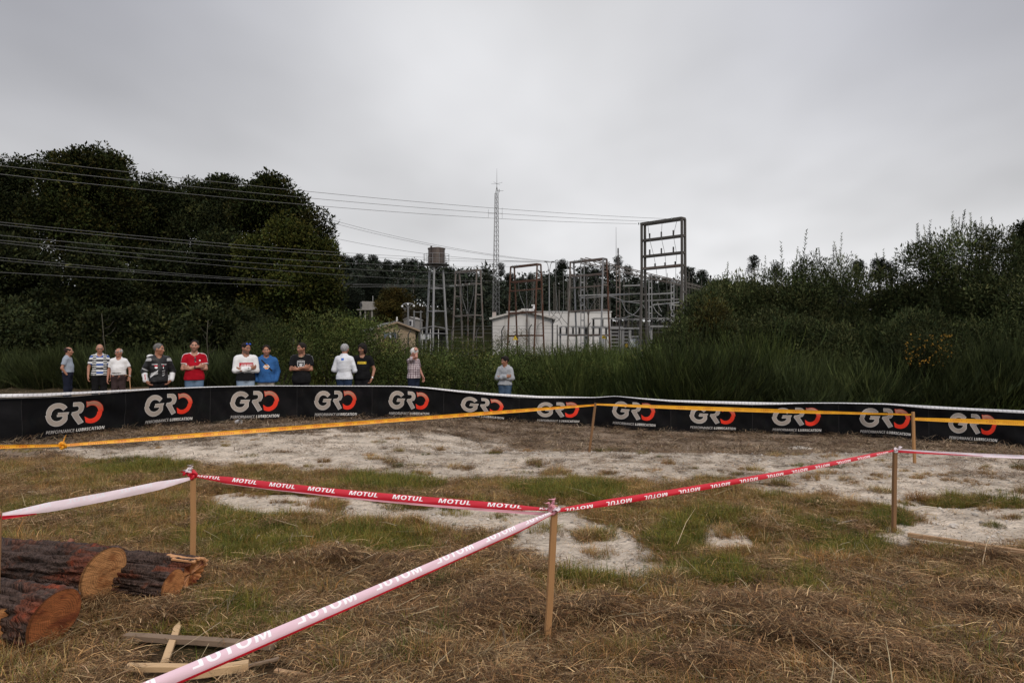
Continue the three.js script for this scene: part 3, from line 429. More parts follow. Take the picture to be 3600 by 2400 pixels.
// ---------------------------------------------------------------- logs
const barkTex = dataTex(512, 512, (u, v) => { const r = 1 - Math.abs(tiled(u, v, 14, 2)) * 3.2, n = tiled(u, v, 40, 5), w = tiled(u, v, 5, 9); const k = clamp(0.25 + 0.55 * r + 0.5 * n, 0, 1), red = smooth(0.12, 0.3, w); return [enc(lerp(0.014, 0.085, k) * (1 + 0.5 * red)), enc(lerp(0.009, 0.055, k)), enc(lerp(0.007, 0.044, k) * (1 - 0.2 * red))]; }, true);
const barkBump = dataTex(512, 512, (u, v) => { const r = Math.abs(tiled(u, v, 14, 2)) * 3, n = tiled(u, v, 50, 5); const h = clamp(0.75 - r + 0.5 * n, 0, 1); return [h, h, h]; });
const barkMat = new THREE.MeshPhysicalMaterial({ map: barkTex, bumpMap: barkBump, bumpScale: 0.012, roughness: 0.7, specularIntensity: 0.35, vertexColors: true });
function endTex(seed, base, dark) {
  return dataTex(384, 384, (u, v) => {
    const x = (u - 0.5) * 2, y = (v - 0.5) * 2, a = Math.atan2(y, x), r0 = Math.hypot(x * 1.04 + 0.06, y), r = r0 * (1 + 0.08 * fbm(x * 1.5, y * 1.5, seed, 3)) + 0.02 * noise(a * 2, r0 * 4, seed);
    const ring = 0.5 + 0.5 * Math.sin(r * 88 + 3 * noise(r * 9, seed)), rad = noise(a * 26, r * 2, seed), saw = noise(x * 2 + y * 1.2, (y - x * 0.5) * 44, seed + 3), blot = smooth(-0.05, 0.35, fbm(x * 1.6, y * 1.6, seed + 7, 3));
    let k = 0.62 + 0.42 * ring * smooth(0.04, 0.2, r) + 0.25 * rad + 0.45 * saw; if (r > 0.93) k *= 0.5;
    return [0, 1, 2].map((c) => enc(clamp(lerp(base[c], dark[c], blot) * k, 0, 1)));
  }, true);
}
function log(label, face, back, R, seed, base, dark, opt = {}) {
  const t = thing('cut_log', label, 'log', V(face.x, 0, face.z), null), o = V(face.x, 0, face.z), ax = back.clone().sub(face), len = ax.length(); ax.normalize();
  const x = V().crossVectors(V(0, 1, 0), ax).normalize(), y = V().crossVectors(ax, x), N = 110, A = 110, pos = [], uv = [], col = [], idx = [], tilt = opt.tilt ?? 0.12, rim = [];
  for (let i = 0; i <= N; i++) for (let j = 0; j <= A; j++) {
    const f = (i / N) ** 1.25, a = (j % A) / A * 6.2832, s = f * len, cx = Math.cos(a), cy = Math.sin(a);
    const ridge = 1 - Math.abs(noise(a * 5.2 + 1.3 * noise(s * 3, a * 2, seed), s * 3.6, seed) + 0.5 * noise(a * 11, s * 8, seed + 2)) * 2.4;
    const q = (j % A) === 0 || j % A > A - 6 ? (j % A === 0 ? 0 : (A - j) / 6) : 1;
    let rr = R * (1 + 0.05 * noise(cx * 1.2, cy * 1.2, s * 0.8 + seed) + 0.03 * (opt.taper ?? 0.3) * s) + q * (0.026 * (ridge - 0.5) * Math.min(1, R / 0.13) + 0.006 * noise(a * 24, s * 22, seed));
    if (i === 0) rr = R * (1 + 0.05 * noise(cx * 1.2, cy * 1.2, seed)) * 0.985;
    const sh = i < 6 ? s + (1 - i / 6) * (cy * tilt * R + (opt.jag ?? 0) * 0.05 * Math.abs(noise(a * 3, seed, 3))) : s;
    const p = face.clone().addScaledVector(ax, sh).addScaledVector(x, cx * rr).addScaledVector(y, cy * rr).sub(o); pos.push(p.x, p.y, p.z); if (i === 0) rim.push(p);
    uv.push(j / A * R * 6.28 * 2.2, s * 2.2 + seed * 0.3);
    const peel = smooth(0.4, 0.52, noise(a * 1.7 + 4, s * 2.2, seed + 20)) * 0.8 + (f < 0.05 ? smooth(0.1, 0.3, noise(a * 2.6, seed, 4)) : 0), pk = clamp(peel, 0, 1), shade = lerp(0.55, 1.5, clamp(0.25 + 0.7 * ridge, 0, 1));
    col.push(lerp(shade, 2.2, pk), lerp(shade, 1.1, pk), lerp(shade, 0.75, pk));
    if (i < N && j < A) { const k = i * (A + 1) + j; idx.push(k, k + A + 1, k + 1, k + 1, k + A + 1, k + A + 2); }
  }
  const g = new THREE.BufferGeometry(); g.setAttribute('position', new THREE.Float32BufferAttribute(pos, 3)); g.setAttribute('uv', new THREE.Float32BufferAttribute(uv, 2)); g.setAttribute('color', new THREE.Float32BufferAttribute(col, 3)); g.setIndex(idx); g.computeVertexNormals();
  mesh('bark', g, barkMat, t);
  const ep = [], eu = [], ei = [], c = rim.slice(0, A).reduce((s, p) => s.add(p), V()).multiplyScalar(1 / A), K = 12;
  for (let k = 0; k <= K; k++) for (let j = 0; j <= A; j++) { const p = c.clone().lerp(rim[j], k / K), a = j / A * 6.2832, n = 0.0022 * noise(p.x * 60, p.y * 60, seed) * (k < K ? 1 : 0) + (opt.hollow ?? 0) * (1 - (k / K) ** 2) * (0.6 + 0.6 * noise(a, seed)); p.addScaledVector(ax, n); ep.push(p.x, p.y, p.z); eu.push(0.5 + 0.48 * Math.cos(a) * k / K, 0.5 + 0.48 * Math.sin(a) * k / K); if (k < K && j < A) { const q = k * (A + 1) + j; ei.push(q, q + A + 1, q + 1, q + 1, q + A + 1, q + A + 2); } }
  const e = new THREE.BufferGeometry(); e.setAttribute('position', new THREE.Float32BufferAttribute(ep, 3)); e.setAttribute('uv', new THREE.Float32BufferAttribute(eu, 2)); e.setIndex(ei); e.computeVertexNormals();
  mesh('cut_end', e, new THREE.MeshPhysicalMaterial({ map: endTex(seed, base, dark), roughness: 0.55, side: THREE.DoubleSide }), t);
  return { t, ax, x, y, o, face };
}
{
  const A0 = at(236, 1318, 4.22), D0 = at(124, 1420, 3.62), E0 = at(-12, 1452, 3.5), B0 = at(397, 1344, 4.3), C0 = at(446, 1317, 4.5), PALE = [0.58, 0.285, 0.115], ORANGE = [0.5, 0.21, 0.075], RED = [0.2, 0.045, 0.018];
  const A = log('largest dark bark log on top of the pile with a tall pale cut end', A0, A0.clone().add(V(-2.3, -0.05, -0.78)), 0.165, 3, PALE, [0.34, 0.13, 0.045], { tilt: -0.3, taper: -3.2 });
  mesh('branch_stub', bits().rod(A.face.clone().addScaledVector(A.ax, 0.42).addScaledVector(A.x, -0.1).addScaledVector(A.y, 0.118).sub(A.o), A.face.clone().addScaledVector(A.ax, 0.42).addScaledVector(A.x, -0.13).addScaledVector(A.y, 0.15).sub(A.o), 0.024, 0.018, 10).geo(), std(L(0.2, 0.07, 0.035), 0.7), A.t);
  log('thick bark log in front with a dark red-brown wet cut end', D0, D0.clone().add(V(-1.8, 0.01, -0.55)), 0.155, 7, [0.38, 0.13, 0.045], [0.2, 0.055, 0.022], { tilt: -0.28, taper: -2 });
  log('bark log at the left edge with a small round pale cut end', E0, E0.clone().add(V(-1.6, 0, -0.5)), 0.115, 11, PALE, ORANGE, { tilt: -0.1 });
  log('thin log lying behind the largest with a ringed orange cut end', B0, B0.clone().add(V(-2.4, 0.0, -0.66)), 0.098, 15, ORANGE, [0.26, 0.085, 0.026], { tilt: -0.12 });
  const B = log('thin log at the back of the pile with a broken splintered end', C0, C0.clone().add(V(-2.5, 0.0, -0.68)), 0.102, 19, ORANGE, RED, { tilt: -0.35, jag: 1, hollow: 0.03 });
  const s = bits(), r = rng(4); for (let i = 0; i < 9; i++) { const a = 0.35 + i * 0.2, p = (q, f) => B.face.clone().addScaledVector(B.ax, q).addScaledVector(B.x, -Math.cos(a) * 0.102 * f).addScaledVector(B.y, Math.sin(a) * 0.102 * f).sub(B.o); s.bar(p(0.1 + 0.16 * r(), 1.0), p(-0.012 - 0.03 * r(), 0.95), 0.02, 0.008 + 0.004 * r(), V(0.3, 1, 0.2).normalize()); }
  mesh('splinters', s.geo(), std(L(0.5, 0.25, 0.11), 0.75), B.t);
}
// ---------------------------------------------------------------- loose timber, sticks, litter
function plank(label, a, b, w, h, mat, opt = {}) { const A = ground(...a), B = ground(...b); A.y += (opt.ya ?? h / 2) + 0.012; B.y += (opt.yb ?? h / 2) + 0.012; const t = thing('plank', label, opt.cat ?? 'plank', A.clone(), opt.group); mesh('board', slab(V(0, 0, 0), B.clone().sub(A), w, h, opt), mat, t); return t; }
{
  const lightW = new THREE.MeshStandardMaterial({ map: woodTex([0.55, 0.37, 0.2], 11), roughness: 0.85 }), greyW = new THREE.MeshStandardMaterial({ map: woodTex([0.21, 0.145, 0.095], 13), roughness: 0.9 }), midW = new THREE.MeshStandardMaterial({ map: woodTex([0.38, 0.23, 0.12], 15), roughness: 0.88 });
  plank('pointed pale stake lying on the grass across a dark plank', [376, 1536], [412, 1452], 0.036, 0.022, lightW, { point: 0.16, cat: 'stake', seed: 3, yb: 0.05 });
  plank('dark weathered plank lying flat on the grass near the bottom left', [288, 1480], [630, 1502], 0.05, 0.032, greyW, { seed: 5, ya: 0.035, yb: 0.03 });
  plank('pale sawn plank at the bottom edge partly under the wide tape', [290, 1552], [556, 1556], 0.045, 0.03, lightW, { seed: 7, ya: 0.03, yb: 0.03 });
  plank('pale sawn plank at the bottom edge crossing over another with its end facing right', [385, 1586], [570, 1562], 0.05, 0.04, lightW, { seed: 9, ya: 0.05, yb: 0.06 });
  plank('thin grey lath sticking out of the grass right of the sawn planks', [560, 1552], [640, 1540], 0.02, 0.012, greyW, { seed: 11, ya: 0.03, yb: 0.05 });
  plank('split pointed shard of wood lying at the bottom edge', [632, 1560], [734, 1562], 0.03, 0.014, midW, { seed: 13, point: 0.7, ya: 0.03 });
  plank('long brown plank lying on the sandy ground at the right edge', [2088, 1236], [2480, 1306], 0.04, 0.034, midW, { seed: 15, ya: 0.02, yb: 0.045 });
  const sticks = [['curved bleached branch lying on the grass at the left', [[92, 1066], [100, 1085], [118, 1101], [142, 1110], [158, 1107]], 0.012], ['pale forked twig beside the curved bleached branch', [[140, 1110], [152, 1101], [165, 1106], [200, 1103]], 0.009], ['straight bleached stick lying below the curved branch', [[62, 1140], [95, 1131], [146, 1121]], 0.009], ['long brown bent twig arching over the grass at the left', [[136, 1098], [180, 1087], [220, 1076], [262, 1084], [305, 1097]], 0.007], ['white crooked twig on green grass left of the tape stake', [[352, 1076], [366, 1088], [378, 1094], [372, 1098]], 0.007], ['pale bent twig on the grass island behind the centre stake', [[1228, 1135], [1262, 1140], [1290, 1138], [1352, 1128]], 0.008], ['short white twig on the green grass in the left half', [[584, 1250], [592, 1245], [598, 1236]], 0.008], ['pale broken twig fork lying on the mown grass', [[772, 1256], [790, 1270], [802, 1284]], 0.01], ['dark bent twig on the sand in the right half', [[1862, 1200], [1900, 1206], [1960, 1199]], 0.008], ['thin upright pale stalk sticking out of grass right of centre', [[1678, 1398], [1686, 1375], [1690, 1352]], 0.006], ['pale twig on brown litter in front of the banner', [[1628, 1095], [1640, 1098], [1652, 1096]], 0.012], ['dark bent twig lying on sand behind the middle tape', [[1120, 1148], [1140, 1150], [1176, 1146]], 0.007], ['bleached bent branch on brown litter near the right stakes', [[2094, 1178], [2120, 1176], [2152, 1172]], 0.011], ['pale curved stick in the dry grass near the right stake', [[1925, 1213], [1960, 1206], [1985, 1200]], 0.01]];
  sticks.forEach(([label, pts, w], i) => { const P = pts.map((p, k) => { const q = ground(...p); q.y += 0.03 + 0.02 * Math.sin(k * 2 + i); return q; }), t = thing('stick', label, 'stick', P[0].clone()); const lp = P.map((q) => q.clone().sub(P[0])); mesh('twig', bits().tube(lp, w * 0.75, 30, 6).geo(), std(i === 3 || i === 8 || i === 11 ? L(0.12, 0.085, 0.055) : L(0.46, 0.4, 0.31), 0.85), t); });
  const cup = (px, d, label, s) => { const p = onGround(px, d), g = bits().lathe([[0.028, 0], [0.03, 0.002], [0.038, 0.09], [0.036, 0.09], [0.027, 0.006]].map(([a, b]) => [a * s, b * s]), 0, 0, 0, 18).geo(); g.rotateZ(1.45).rotateY(px); g.translate(0, 0.034 * s, 0); const t = thing('plastic_cup', label, 'cup', p); mesh('cup_wall', g, new THREE.MeshPhysicalMaterial({ color: 0xdddddd, roughness: 0.25, transmission: 0.35, side: THREE.DoubleSide }), t); };
  cup(543, 14.85, 'crumpled plastic cup at the banner foot below the crossed-arm man in white', 1.5); cup(697, 15.9, 'clear plastic cup at the banner foot below the man in the black print shirt', 1.3); cup(744, 16.2, 'crushed clear plastic bottle at the banner foot right of the seam', 1.4);
  const flat = ground(1838, 1031), g = new THREE.IcosahedronGeometry(1, 3), p = g.attributes.position; for (let i = 0; i < p.count; i++) { const f = 1 + 0.25 * noise(p.getX(i) * 1.6, p.getY(i), p.getZ(i) * 1.6); p.setXYZ(i, p.getX(i) * 0.26 * f, p.getY(i) * 0.045 * f, p.getZ(i) * 0.2 * f); } g.computeVertexNormals(); g.translate(0, 0.005, 0);
  const st = thing('flat_stone', 'flat pale stone half buried before the banner at the right', 'stone', flat); mesh('rock', g, std(L(0.5, 0.46, 0.4), 0.95), st);
}
// ---------------------------------------------------------------- buildings and the substation behind the field
const plaster = (base, stain, seed) => new THREE.MeshStandardMaterial({ roughness: 0.92, map: dataTex(256, 256, (u, v) => { const n = fbm(u * 5, v * 5, seed, 4), s = smooth(0.05, 0.5, fbm(u * 14, v * 1.6, seed + 4, 3) + 0.25 * (0.4 - v)); const k = 0.95 + 0.22 * n; return [0, 1, 2].map((c) => enc(clamp(lerp(base[c], stain[c], s * 0.55) * k, 0, 1))); }, true) });
const whiteWall = plaster([0.62, 0.61, 0.59], [0.22, 0.21, 0.19], 2), creamWall = plaster([0.46, 0.36, 0.24], [0.3, 0.22, 0.14], 5), greyWall = plaster([0.24, 0.225, 0.21], [0.12, 0.11, 0.1], 8), brownWall = plaster([0.17, 0.1, 0.065], [0.09, 0.06, 0.04], 9);
const galv = std(L(0.26, 0.262, 0.265), 0.6, { metalness: 0.25 }), galvDark = std(L(0.15, 0.15, 0.15), 0.65, { metalness: 0.2 }), darkSteel = std(L(0.035, 0.03, 0.027), 0.7), porcelain = std(L(0.016, 0.014, 0.014), 0.35), glassIns = std(L(0.3, 0.33, 0.32), 0.3), wireMat = std(L(0.13, 0.13, 0.128), 0.7), wireDark = std(L(0.05, 0.05, 0.05), 0.6);
const rusty = (mix, seed) => new THREE.MeshStandardMaterial({ roughness: 0.9, map: dataTex(64, 256, (u, v) => { const s = smooth(mix - 0.25, mix + 0.2, 0.5 + fbm(u * 3, v * 9, seed, 4) * 1.1), k = 0.85 + 0.4 * noise(u * 20, v * 60, seed), a = [0.2, 0.188, 0.172], b = [0.105, 0.04, 0.019]; return [0, 1, 2].map((c) => enc(clamp(lerp(a[c], b[c], 1 - s) * k, 0, 1))); }, true) });
const rustLight = rusty(0.35, 3), rustHeavy = rusty(0.75, 6), rustMid = rusty(0.5, 9);
const UPY = V(0, 1, 0);
function wallBox(parent, mat, name, c, w, h, d, ry) { return mesh(name, bits().box(w, h, d, 0, h / 2, 0).geo().rotateY(ry).translate(c.x, c.y, c.z), mat, parent); }
function insulatorGeo(h, r, n) { const p = [[r * 0.55, 0]]; for (let i = 0; i < n; i++) { const y = (i / n) * h; p.push([r * 0.55, y + h / n * 0.15], [r, y + h / n * 0.45], [r * 0.6, y + h / n * 0.75]); } p.push([r * 0.5, h], [0.001, h]); return bits().lathe(p, 0, 0, 0, 10).geo(); }
function gableHouse({ t, w, d, wallH, roofH, over, wall, roof, yaw, tiles, barge }) {  // local: gable faces +z, width along x
  const G = t; t.rotation.y = yaw;
  const sh = new THREE.Shape(); sh.moveTo(-w / 2, -0.5); sh.lineTo(w / 2, -0.5); sh.lineTo(w / 2, wallH); sh.lineTo(0, wallH + roofH); sh.lineTo(-w / 2, wallH); sh.closePath();
  const g = new THREE.ExtrudeGeometry(sh, { depth: d, bevelEnabled: false }).translate(0, 0, -d); { const u = g.attributes.uv; for (let i = 0; i < u.count; i++) u.setXY(i, u.getX(i) / 6, u.getY(i) / 6); }
  mesh('wall', g, wall, G);
  const sl = Math.atan2(roofH, w / 2), len = Math.hypot(w / 2, roofH) + over;
  for (const s of [-1, 1]) { const b = bits().box(len, 0.09, d + over * 2, 0, 0, 0).geo(); b.rotateZ(-s * sl).translate(s * (Math.cos(sl) * len / 2), wallH + roofH + 0.06 - Math.sin(sl) * len / 2, -d / 2); const rm = mesh('roof', b, roof, G);
    if (tiles) { const k = Math.max(6, Math.round((d + over * 2) / 0.34)), tb = bits(); for (let i = 0; i < k; i++) tb.add(new THREE.CylinderGeometry(0.075, 0.075, len, 7).rotateZ(Math.PI / 2 - s * sl).translate(s * (Math.cos(sl) * len / 2), wallH + roofH + 0.115 - Math.sin(sl) * len / 2, over - (i + 0.5) * (d + over * 2) / k)); const tm = tb.build('tile_row', tiles, rm); tm.userData.kind = 'stuff'; }
    if (barge) mesh('bargeboard', bits().box(len + 0.02, 0.16, 0.07, 0, 0, 0).geo().rotateZ(-s * sl).translate(s * (Math.cos(sl) * len / 2), wallH + roofH + 0.03 - Math.sin(sl) * len / 2, over + 0.035), barge, G); }
  return G;
}
{
  const roofGrey = new THREE.MeshStandardMaterial({ roughness: 0.9, map: dataTex(128, 128, (u, v) => { const n = fbm(u * 8, v * 8, 4, 4), k = 0.12 + 0.09 * n + 0.05 * (noise(u * 60, v * 60) > 0.2 ? 1 : 0); return [enc(k * 1.05), enc(k), enc(k * 0.98)]; }, true) });
  const mossRoof = new THREE.MeshStandardMaterial({ roughness: 1, map: dataTex(128, 128, (u, v) => { const n = 0.5 + fbm(u * 9, v * 9, 14, 4); return [enc(0.06 + 0.06 * n), enc(0.05 + 0.045 * n), enc(0.014 + 0.012 * n)]; }, true) });
  // beige tiled house
  { const d = 70, apex = at(911, 741, d), p = at(909, 812, d); p.y = 1.35; const t = thing('beige_house', 'beige boarded house with grey tiled roof and shuttered window behind the bushes', 'house', p);
    const w = 4.1, roofH = 0.72, wallH = apex.y - p.y - roofH, yaw = 0.42; const G = gableHouse({ t, w, d: 5.6, wallH, roofH, over: 0.42, wall: creamWall, roof: roofGrey, yaw, tiles: roofGrey, barge: std(L(0.3, 0.22, 0.15), 0.9) });
    const bd = bits(); for (let y = 0.15; y < wallH; y += 0.24) mesh('board', bits().box(w, 0.2, 0.035, 0, y, 0.0175).geo(), creamWall, G);
    const wi = mesh('window', bits().box(1.3, 0.66, 0.05, -0.62, wallH - 0.62, 0.06).geo(), std(L(0.07, 0.08, 0.1), 0.4), G); mesh('shutter', bits().box(0.42, 0.6, 0.03, -1.04, wallH - 0.62, 0.1).geo(), std(L(0.12, 0.15, 0.2), 0.7), wi); mesh('shutter', bits().box(0.42, 0.6, 0.03, -0.2, wallH - 0.62, 0.1).geo(), std(L(0.12, 0.15, 0.2), 0.7), wi); mesh('curtain', bits().box(0.2, 0.6, 0.02, -0.62, wallH - 0.62, 0.1).geo(), std(L(0.5, 0.52, 0.55), 0.9), wi); mesh('frame', bits().box(1.42, 0.06, 0.09, -0.62, wallH - 0.25, 0.08).geo(), std(L(0.45, 0.4, 0.33), 0.8), wi);
    mesh('finial', bits().lathe([[0.09, 0], [0.11, 0.2], [0.07, 0.32], [0.09, 0.4], [0.02, 0.52], [0.001, 0.52]], 0, wallH + roofH + 0.08, 0.4, 10).geo(), whiteWall, G);
  }
  { const p = at(889, 812, 62); p.y = 1.0; const t = thing('brick_shed', 'small reddish brown lean-to wall half hidden left of the beige house', 'shed', p); gableHouse({ t, w: 1.5, d: 2, wallH: 1.1, roofH: 0.95, over: 0.1, wall: brownWall, roof: brownWall, yaw: 0.2 }); }
  // white gabled building and the long white hall behind it
  { const d = 58, p = at(1201, 817, d); p.y = 1.38; const apex = at(1201, 713, d), eave = at(1272, 731, d), t = thing('white_building', 'white rendered building with a low gable behind the rusty gantry', 'building', p);
    const w = 5.15, wallH = eave.y - p.y, roofH = apex.y - eave.y, G = gableHouse({ t, w, d: 9, wallH, roofH, over: 0.25, wall: whiteWall, roof: std(L(0.4, 0.39, 0.37), 0.9), yaw: -0.04, barge: std(L(0.48, 0.46, 0.43), 0.85) });
    mesh('chimney', bits().box(0.3, 0.42, 0.3, -w / 2 + 0.12, wallH + 0.36, -0.2).geo(), std(L(0.42, 0.36, 0.33), 0.9), G); mesh('chimney_cap', bits().box(0.36, 0.06, 0.36, -w / 2 + 0.12, wallH + 0.6, -0.2).geo(), darkSteel, G); mesh('downpipe', bits().rod(V(w / 2 - 0.04, 0, 0.09), V(w / 2 - 0.04, wallH, 0.09), 0.05).geo(), darkSteel, G); mesh('gutter', bits().box(0.3, 0.14, 0.3, w / 2 + 0.12, wallH - 0.02, 0.2).geo(), std(L(0.4, 0.39, 0.37), 0.8), G); }
  { const d = 75, a = at(1164, 715, d), b = at(1404, 718.5, d), p = a.clone().add(b).multiplyScalar(0.5); const top = p.y; p.y = 1.4; const t = thing('white_hall', 'long plain white hall wall stretching behind the substation', 'building', p); wallBox(t, whiteWall, 'wall', V(0, -0.3, -3), b.x - a.x, top - 1.4 + 0.3, 6, 0); mesh('parapet', bits().box(b.x - a.x + 0.16, 0.1, 6.16, 0, top - 1.35, -3).geo(), std(L(0.55, 0.55, 0.54), 0.9), t);
    const q = at(1213, 705, d), u = q.sub(p); mesh('roof_house', bits().box(1.45, 0.55, 1.4, u.x, top - 1.4 + 0.2, -2).geo(), whiteWall, t); const dish = new THREE.SphereGeometry(0.24, 14, 8, 0, 6.3, 0, 0.9).rotateX(1.3).translate(at(1228, 704, d).x - p.x, top - 1.4 + 0.5, -1); mesh('dish', dish, std(L(0.6, 0.6, 0.6), 0.6, { side: THREE.DoubleSide }), t); mesh('dish_arm', bits().rod(V(at(1228, 704, d).x - p.x, top - 1.35, -1.05), V(at(1228, 704, d).x - p.x, top - 0.85, -1.05), 0.03).geo(), darkSteel, t); mesh('vent', bits().box(0.5, 0.12, 0.4, at(1227, 698, d).x - p.x, top - 1.4 + 0.85, -1.3).geo(), std(L(0.6, 0.6, 0.6), 0.7), t); }
  // far houses on the slope
  { const d = 112, p = at(842, 711, d); const t = thing('concrete_house', 'small unfinished concrete house high on the slope with one dark window', 'house', p); wallBox(t, greyWall, 'wall', V(0, 0, -1.5), 2.6, 1.35, 3, 0.35); mesh('window', bits().box(0.42, 0.5, 0.1, -0.86, 0.7, 0.42).geo(), std(L(0.01, 0.01, 0.012), 0.4), t); for (const x of [-1, -0.2, 0.9]) mesh('pillar', bits().box(0.22, 2.0, 0.22, x, -0.99, 0.1).geo(), greyWall, t); mesh('slab', bits().box(3.1, 0.14, 3.3, 0, -0.02, -1.2).geo(), greyWall, t); mesh('aerial', bits().rod(V(0.9, 1.3, -0.5), V(0.9, 2.3, -0.5), 0.035).geo(), std(L(0.5, 0.5, 0.5)), t); }
  { const d = 95, p = at(939, 716.5, d); const t = thing('grey_shelter', 'flat grey hut roof on the slope behind the arched utility pole', 'shed', p); wallBox(t, greyWall, 'wall', V(0, -2.6, -0.6), 1.25, 3.05, 1.2, 0); mesh('roof', bits().box(1.5, 0.08, 1.5, 0, 0.5, -0.6).geo(), galv, t); }
  { const d = 88, p = at(941, 748, d); const t = thing('grey_house', 'old grey house with one narrow window behind the beige house', 'house', p); gableHouse({ t, w: 1.7, d: 2, wallH: 0.75, roofH: 0.35, over: 0.1, wall: greyWall, roof: greyWall, yaw: -0.3 }); mesh('window', bits().box(0.26, 0.55, 0.1, 0.16, 0.35, 0.12).geo(), std(L(0.015, 0.015, 0.02), 0.4), t); mesh('window_frame', bits().box(0.62, 0.8, 0.05, 0.16, 0.35, 0.08).geo(), std(L(0.5, 0.5, 0.5)), t); }
  { const d = 72, a = at(967, 755, d), b = at(1025, 755, d), t = thing('open_shed', 'open shed with a thin white roof edge behind the water tower', 'shed', at(996, 812, d)); const o = t.position; const y = a.y - o.y, w = (b.x - a.x) / 2; for (const s of [-1, 1]) mesh('roof', bits().bar(V(0, y + 0.3, 0), V(s * w * 1.1, y - 0.02, 0), 0.07, 2.4, V(0, 0, 1)).geo().translate(0, 0, -1), galv, t); for (const x of [-1.2, -0.35, 0.5]) mesh('post', bits().box(0.07, y + 1, 0.07, x, (y - 1) / 2, 0).geo(), std(L(0.5, 0.5, 0.5)), t); mesh('back_wall', bits().box(w * 2, y + 1, 0.1, 0, (y - 1) / 2 - 0.05, -2).geo(), std(L(0.02, 0.02, 0.022)), t); mesh('panel', bits().box(0.9, 0.55, 0.06, -0.9, y - 0.85, 0.06).geo(), std(L(0.45, 0.47, 0.48), 0.6), t); }
}
// ---------------------------------------------------------------- water tower
{
  const d = 62, k = d / F, base = at(1002, 812, d); base.y = 1.38; const t = thing('water_tower', 'rusty steel water tank on three tall thin legs with a round railing', 'water tower', base), o = base;
  const P = (px, py, dz = 0) => { const q = at(px, py, d + dz); return q.sub(o); };
  const R = 19.2 * k, yb = P(1001, 609).y, yt = P(1001, 573).y, tankMat = new THREE.MeshPhysicalMaterial({ roughness: 0.45, metalness: 0.35, map: dataTex(256, 128, (u, v) => { const s = 0.5 + fbm(u * 30, v * 2.4, 3, 4) * 1.2, b = 0.5 + fbm(u * 6, v * 5, 8, 3); return [enc(lerp(0.05, 0.17, s) * (0.7 + 0.5 * b)), enc(lerp(0.036, 0.135, s) * (0.7 + 0.5 * b)), enc(lerp(0.03, 0.115, s) * (0.7 + 0.5 * b))]; }, true) });
  mesh('tank', bits().lathe([[0.001, yb - 0.25], [R * 0.9, yb], [R, yb + 0.04], [R, yt], [R + 0.05, yt + 0.02], [R + 0.05, yt + 0.1], [R * 0.5, yt + 0.16], [0.001, yt + 0.18]], 0, 0, 0, 32).geo(), tankMat, t);
  mesh('hatch', bits().box(0.16, 0.22, 0.16, -R * 0.62, yt + 0.2, 0.1).geo(), darkSteel, t);
  const walk = bits().lathe([[R, yb + 0.0], [R + 0.42, yb], [R + 0.42, yb + 0.05], [R, yb + 0.05]], 0, 0, 0, 28).build('walkway', galvDark, t);
  const rail = bits(); for (const y of [0.5, 0.96]) rail.add(new THREE.TorusGeometry(R + 0.4, 0.016, 5, 40).rotateX(Math.PI / 2).translate(0, yb + y, 0)); for (let i = 0; i < 12; i++) { const a = i / 12 * 6.283 + 0.2; rail.rod(V(Math.cos(a) * (R + 0.4), yb, Math.sin(a) * (R + 0.4)), V(Math.cos(a) * (R + 0.4), yb + 0.97, Math.sin(a) * (R + 0.4)), 0.016, 0.016, 5); } rail.build('railing', galv, t);
  const tops = [P(997, 614, -0.62), P(987, 620, 0.35), P(1017.5, 620, 0.3)], feet = [P(993.5, 812, -1.3), P(977, 812, 1.0), P(1029, 812, 0.5)]; feet.forEach((f) => (f.y = -0.2));
  tops.forEach((a, i) => mesh('leg', bits().rod(feet[i], a, 0.105, 0.095, 9).geo(), galv, t));
  for (const py of [662, 714.5, 766]) { const y = P(1000, py).y; for (let i = 0; i < 3; i++) { const q = (n) => feet[n].clone().lerp(tops[n], (y - feet[n].y) / (tops[n].y - feet[n].y)); mesh('brace', bits().rod(q(i), q((i + 1) % 3), 0.045, 0.045, 6).geo(), galv, t); } }
  for (const s of [-1, 1]) mesh('strut', bits().rod(tops[0].clone().add(V(0, -0.35, 0)), V(s * R * 0.65, yb, R * 0.35), 0.045).geo(), galv, t);
}
